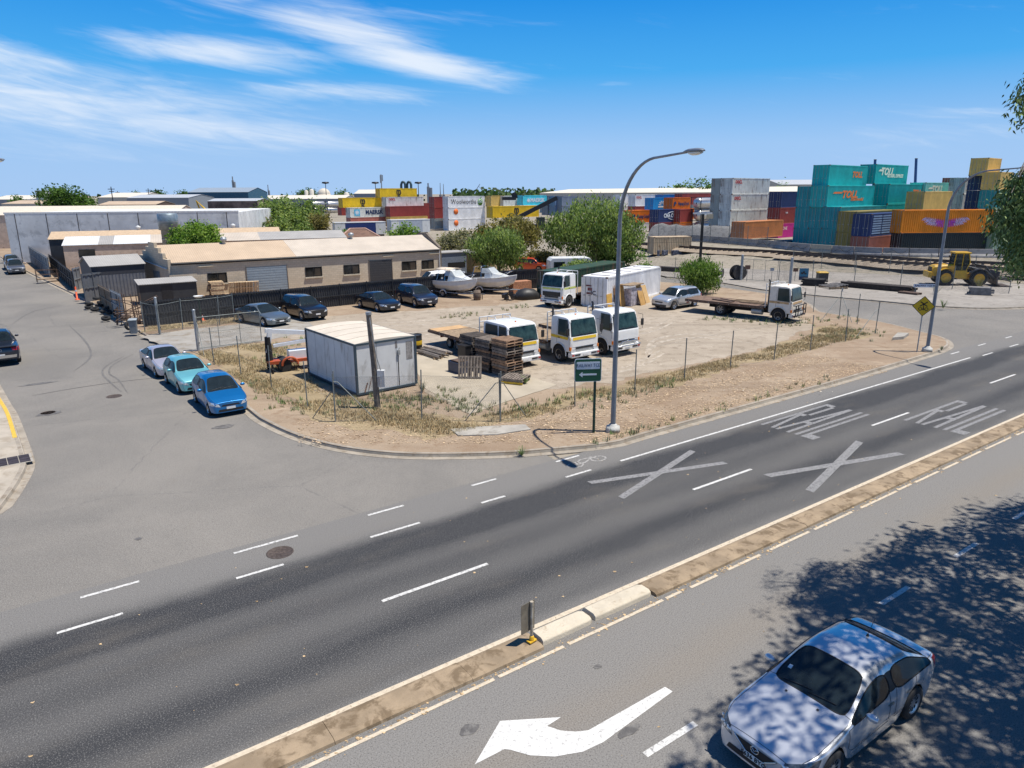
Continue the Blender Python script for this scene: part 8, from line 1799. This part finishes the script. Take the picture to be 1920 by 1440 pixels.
for i, (px, py, lb, sz) in enumerate(((1768, 578, 'dry grey shrub on the far kerb behind the yellow warning sign', .6), (1755, 552, 'sparse grey green weed by the white street nameplate', .7), (1835, 540, 'dry weed between the loader and the bound timbers', .7), (978, 855, 'single dry weed growing from the kerb edge near the lamp shadow', .3), (1765, 657, 'small green weed at the foot of the far street lamp', .25), (1150, 808, 'low weed at the foot of the near street lamp', .22), (985, 720, 'green weed tuft by the low pallets', .4), (792, 735, 'green weed tuft beside the white shed corner', .5))):
    p = G(px, py, .02 if i == 3 else .135); t = thing('weed', lb, 'plant', p, 0, 'single weeds'); r2 = random.Random(i); mb = MB()
    for k in range(46): a = r2.uniform(0, 6.28); h = sz * r2.uniform(.5, 1.2); ln = Vector((math.cos(a), math.sin(a), 0)) * h * r2.uniform(.2, .9); s_ = Vector((-math.sin(a), math.cos(a), 0)) * .014; mb.add([-s_, s_, ln + s_ * .5 + Vector((0, 0, h)), ln - s_ * .5 + Vector((0, 0, h))], [(0, 1, 2, 3)])
    mb.build('leaves', GRNM[i % 3], t, fix=False)
# ------------------------------------------------------------------ distant industry
def far(name, label, cat, px0, px1, py_e, py_r, Y, D, wall, roof, rz=0., group='distant industrial sheds'):
    a = A(px0, 370, Y); b = A(px1, 370, Y); ze = A((px0 + px1) / 2, py_e, Y).z; zr = A((px0 + px1) / 2, py_r, Y).z + .2
    return gable_building(name, label, (a.x, a.y, 0), rz, (b.x - a.x) / math.cos(rz), D, ze, max(zr, ze + .3), wall, roof, group, cat='building')
M_BLUEW = mat('blue_shed_wall', (.03, .10, .16), .6, var=.1); M_GRYW = mat('grey_shed_wall', (.24, .26, .28), .6, var=.1); M_CRW = mat('cream_shed_wall', (.50, .46, .38), .7, var=.1); M_PALER = mat('pale_far_roof', (.62, .57, .48), .7, var=.05)
t = far('shed', 'big blue industrial shed with grey roof on the left skyline', 'building', 353, 466, 360.5, 352.5, 330, 26, M_BLUEW, mat('blue_grey_roof', (.25, .30, .35), .6))
far('shed', 'long grey industrial shed left of the big blue shed', 'building', 237, 353, 371, 366, 290, 25, M_GRYW, mat('far_grey_roof', (.42, .44, .46), .6))
far('shed', 'rust stained open shed with pale roof below the big blue shed', 'building', 388, 482, 377, 373.5, 265, 14, mat('rust_wall', (.17, .12, .10), .8, var=.6, scale=.3), mat('far_grey_roof', (.42, .44, .46), .6))
far('shed', 'long low cream roofed shed right of the blue shed', 'building', 470, 645, 373, 367, 380, 30, M_GRYW, M_PALER)
far('shed', 'cream shed with long pale roof left of the grey shed', 'building', 182, 258, 370, 362, 430, 40, M_CRW, M_PALER)
far('shed', 'low brown roofed shed before the cream shed', 'building', 182, 290, 384, 379, 240, 14, M_RUST, M_RTAN)
far('shed', 'pale shed with blue upper band at the far left skyline', 'building', -20, 60, 374, 367, 420, 30, M_GRYW, M_PALER)
far('shed', 'low tan shed at the far left before the skyline', 'building', 0, 84, 382, 377, 300, 24, M_CRW, M_RTAN)
t = thing('office_block', 'small grey concrete tower beside the big dark round tree', 'building', A(77, 370, 330), 0, None); t.location.z = 0; zt = A(77, 359, 330).z; MB().box(-2.3, 2.3, 0, 5, 0, zt).build('wall', M_TILT, t); MB().box(-2.4, 2.4, -.1, 5.1, zt, zt + .4).build('roof_cap', M_GRYW, t); MB().box(-1.6, 1.6, -.05, -.003, zt - 2.6, zt - 1.2).build('window', M_WIN, t)
far('factory', 'pale factory roofs behind the top yellow container', 'building', 664, 722, 363, 356, 430, 30, M_GRYW, M_PALER)
a = A(1012, 366, 345); b = A(1530, 362, 215); L_ = (b - a).length
t = gable_building('warehouse', 'very long cream roofed warehouse behind the container rows', (a.x, a.y, 0), math.atan2(b.y - a.y, b.x - a.x), L_, 34, 9.3, 11.0, M_CRW, mat('cream_long_roof', (.68, .62, .50), .7, var=.04))
far('shed', 'grey roofed shed right of the grey container stack on the skyline', 'building', 1462, 1545, 346, 337, 300, 30, M_CRW, mat('far_grey_roof', (.42, .44, .46), .6))
far('shed', 'flat blue grey building above the big pepper tree', 'building', 1104, 1178, 357.5, 355, 420, 30, M_BLUEW, M_GRYW)
far('shed', 'brown roofed shed behind the right hand mustard containers', 'building', 1560, 1900, 362, 352, 330, 30, M_CRW, M_PALER)
for i, (px, w_, py, Y) in enumerate(((575, 7, 357, 500), (585, 8, 355, 500), (650, 9, 361, 480), (680, 6, 357, 470))):
    p = A(px, 370, Y); zt = A(px, py, Y).z; t = thing('storage_tank', 'pale distant storage tank, ' + ('leftmost', 'second', 'third', 'rightmost')[i] + ' of the skyline tanks', 'tank', (p.x, p.y, 0), 0, 'distant storage tanks'); r0 = w_ / 2 / FPX * Y; MB().lathe([(r0, 0), (r0, zt - .5), (r0 * .6, zt), (.001, zt + .2)], 16).build('shell', M_PALER, t)
p = A(608, 370, 480); t = thing('dome', 'cream dome on the skyline above the hedge trees', 'dome', (p.x, p.y, 0)); zt = A(608, 353, 480).z; MB().lathe([(4.2, 0), (4.2, zt - 4.2)] + [(4.2 * math.cos(a), zt - 4.2 + 4.2 * math.sin(a)) for a in [rad(10 * k) for k in range(9)]] + [(.001, zt)], 20).build('shell', mat('dome_cream', (.62, .55, .44), .7), t)
for i, (px, py0, Y, lb) in enumerate(((505, 355, 500, 'slim grey silo pair right of the blue shed'), (441, 338, 600, 'blue grey tower above the blue shed roof'), (806, 350, 640, 'pair of pale grey tower blocks right of the top yellow container'))):
    p = A(px, 370, Y); zt = A(px, py0, Y).z; t = thing('tower', lb, 'tower', (p.x, p.y, 0)); w_ = (3, 5, 9)[i] * Y / FPX / 2
    MB().box(-w_, -.1, -w_, w_, 0, zt).build('shaft', M_GRYW, t); MB().box(.1, w_, -w_, w_, 0, zt * .94).build('shaft', M_GRYW, t); MB().box(-w_ * .8, -w_ * .3, -.5, .5, zt, zt + 3).build('top', M_GRYW, t)
for i, (px, py0, Y) in enumerate(((612, 343, 450), (705, 343, 450), (785, 343, 450))):
    p = A(px, 370, Y); zt = A(px, py0, Y).z; t = thing('floodlight_mast', 'skyline floodlight mast ' + ('above the cream dome', 'left of the top yellow container', 'right of the top yellow container')[i], 'light mast', (p.x, p.y, 0), 0, 'floodlight masts'); MB().cyl((0, 0, 0), (0, 0, zt), .3, .2, 6).build('mast', M_TRIM, t); MB().lathe([(.3, zt - .6), (2.3, zt - .2), (2.0, zt + .6), (.3, zt + .7)], 10).build('lamp_ring', M_TRIM, t)
p = A(716.5, 370, 300); zt = A(716, 327, 300).z; t = thing('phone_mast', 'tall phone mast above the left yellow containers', 'mast', (p.x, p.y, 0)); MB().cyl((0, 0, 0), (0, 0, zt), .35, .2, 8).build('mast', M_STEEL, t); mb = MB(); [mb.box(.5 * math.cos(a) - .2, .5 * math.cos(a) + .2, .5 * math.sin(a) - .15, .5 * math.sin(a) + .15, zt - 2.6 - .4 * k, zt - .2) for k, a in enumerate((0, 2.1, 4.2))]; mb.build('antenna', M_STEEL, t)
for i, px in enumerate((757, 768)): p = A(px, 370, 330); zt = A(px, 341, 330).z; t = thing('duct_arch', ('left', 'right')[i] + ' dark duct arch of the pair above the top yellow container', 'duct', (p.x, p.y, 0), 0, 'duct arches'); MB().tube([(-.9, 0, 0), (-.9, 0, zt - 1.2), (-.5, 0, zt - .2), (0, 0, zt), (.5, 0, zt - .2), (.9, 0, zt - 1.2), (.9, 0, 0)], .55, 8).build('duct', mat('dark_teal_duct', (.03, .07, .09), .5), t)
for i, (px, py0, py1) in enumerate(((1640, 300, 309), (1717, 298, 340))): p = A(px + (4 if i else 0), 372, 150); q = A(px + 1, py0, 150); t = thing('blue_pole', 'slim blue pole rising ' + ('behind the top left teal container', 'right of the top right teal container'), 'pole', (p.x, p.y, 1)) if 0 else thing('blue_pole', 'slim blue pole rising ' + ('behind the top of the teal block', 'clear of the teal block against the sky')[i], 'pole', (p.x, p.y, 1.0), 0, 'blue poles'); MB().tube([(0, 0, 0), (q.x - p.x, q.y - p.y, q.z - 1)], [.32, .26], 8).build('shaft', mat('blue_pole_paint', (.02, .10, .28), .5), t); MB().lathe([(.3, q.z - 1), (.3, q.z - .9), (.001, q.z - .85)], 8, 'Z', (q.x - p.x, q.y - p.y, 0)).build('cap', M_TRIM, t)
for i, (px, py0, Y) in enumerate(((211, 350, 330), (280, 353, 420), (222, 358, 500))): p = A(px, 372, Y); zt = A(px, py0, Y).z; t = thing('utility_pole', 'dark power pole on the left skyline, ' + ('tallest, right of the round tree', 'beside the broad distant tree', 'faint one between the other two')[i], 'pole', (p.x, p.y, 0), 0, 'skyline power poles'); MB().cyl((0, 0, 0), (0, 0, zt), .25, .18, 6).build('pole', M_TRIM, t); MB().box(-1.5, 1.5, -.1, .1, zt - 1.2, zt - .9).box(-1.1, 1.1, -.1, .1, zt - 2.2, zt - 1.9).build('crossarm', M_TRIM, t)
for i, (px, py0, Y, tilt) in enumerate(((893, 345, 900, .6), (905, 350, 950, -.5), (826, 343, 900, 0), (832, 345, 900, 0))): p = A(px, 370, Y); zt = A(px, py0, Y).z; t = thing('harbour_crane', 'faint crane mast on the middle skyline, ' + ('tallest slanted', 'lower slanted', 'left thin upright', 'right thin upright')[i], 'crane', (p.x, p.y, 0), 0, 'skyline crane masts'); MB().box(-1.5, 1.5, -1.5, 1.5, 0, 8).build('base', M_GRYW, t); MB().tube([(-tilt * 6, 0, 8), (tilt * 8, 0, zt)], [.7, .4], 4).build('jib', M_GRYW, t)
def at_trailer(label, px0, px1, py0, py1, Y, m1, m2):
    a = A(px0, py0, Y); b = A(px1, py0, Y * 1.03); h = 2.7; t = thing('semi_trailer', label, 'trailer', (a.x, a.y, a.z - h - .9), math.atan2(b.y - a.y, b.x - a.x), 'semi trailers beyond the houses'); L_ = (b - a).length
    MB().box(L_ * .2, L_ * .80, -1.25, 1.25, 1.0, h + .75).build('curtain', m1, t); [MB().box(u_, v_, -1.24, 1.24, 1.0, h + .75).build('end_panel', m2, t) for u_, v_ in ((0, L_ * .199), (L_ * .801, L_))]; MB().box(-.05, L_ + .05, -1.28, 1.28, h + .76, h + .9).build('roof', M_PANEL, t); MB().box(.2, L_ - .2, -.5, .5, .6, .98).build('chassis', M_TRIM, t)
    for x in (L_ * .7, L_ * .78, L_ * .86):
        for sg in (1, -1): wheel(t, x, sg * 1.05, .45, .3, M_STEELRIM, sg, spokes=0)
at_trailer('semi trailer with dark blue side curtain behind the brown tiled roof', 625, 720, 417, 440, 150, mat('blue_curtain', (.012, .03, .14), .5), M_PANEL)
at_trailer('white semi trailer with grey side behind the bright green bush', 729, 801, 412, 440, 146, mat('grey_curtain', (.36, .40, .46), .5), M_PANEL)
t = thing('caravan', 'white caravan with grey window parked under the big pepper tree', 'caravan', A(1028, 500, 78), rad(8)); t.location.z = .13; o = MB().prismy([(0, .5), (4.6, .5), (4.6, 2.2), (4.3, 2.5), (.3, 2.5), (0, 2.2)], -1.1, 1.1).build('body', M_PANEL, t); bevel(o, .05); MB().box(.4, 1.6, -1.115, -1.102, 1.4, 2.1).box(2.6, 3.9, -1.115, -1.102, 1.4, 2.1).build('window', M_GLASS, t)
for sg in (1, -1): wheel(t, 2.3, sg * .95, .33, .2, M_STEELRIM, sg, spokes=0)
p = A(372, 385, 230); t = thing('excavator', 'yellow excavator arm raised before the big blue shed', 'excavator', (p.x, p.y, 0)); MB().box(-2, 2, -1.4, 1.4, 0, 1).build('track', M_TRIM, t); MB().box(-1.8, 1.8, -1.2, 1.2, 1.05, 3).build('body', mat('machine_yellow', (.55, .35, .02), .6), t); mb = MB(); mb.tube([(1, 0, 2.5), (-.5, 0, 7.6), (2.6, 0, 4.4), (3.2, 0, 3)], .32, 6); mb.build('arm', mat('machine_yellow', (.55, .35, .02), .6), t)
rr_ = random.Random(15)
for i in range(14):
    px = 240 + i * 14.5 + rr_.uniform(-3, 3); Y = rr_.uniform(225, 255); p = A(px, 394, Y); t = thing('scrap_bin', f'distant scrap skip in the row before the blue shed, {["leftmost", *ORD[1:]][i]} from the left', 'skip', (p.x, p.y, 0), rr_.uniform(-.3, .3), 'distant scrap skips'); w_ = rr_.uniform(1, 1.8); h = rr_.uniform(1.2, 3.2)
    MB().prismy([(-w_, .2), (w_, .2), (w_ * 1.1, h), (-w_ * 1.1, h)], -1.2, 1.2).build('skip', mat('skip_%d' % (i % 5), ((.05, .06, .08), (.28, .12, .05), (.35, .36, .36), (.10, .11, .12), (.16, .08, .05))[i % 5], .8, var=.4), t); MB().cbox((0, 0, h + .2), (w_ * 1.3, 1.8, .9), rz=.3).build('scrap', M_RUST, t)
t = thing('power_cable', 'thin power cable crossing in front of the big pepper tree', 'cable', A(880, 447, 84)); a = A(1330, 452, 84) - t.location; MB().tube([a * q + Vector((0, 0, -1.1 * 4 * q * (1 - q) * .35)) for q in [i / 12 for i in range(13)]], .022, 4).build('wire', M_TRIM, t)
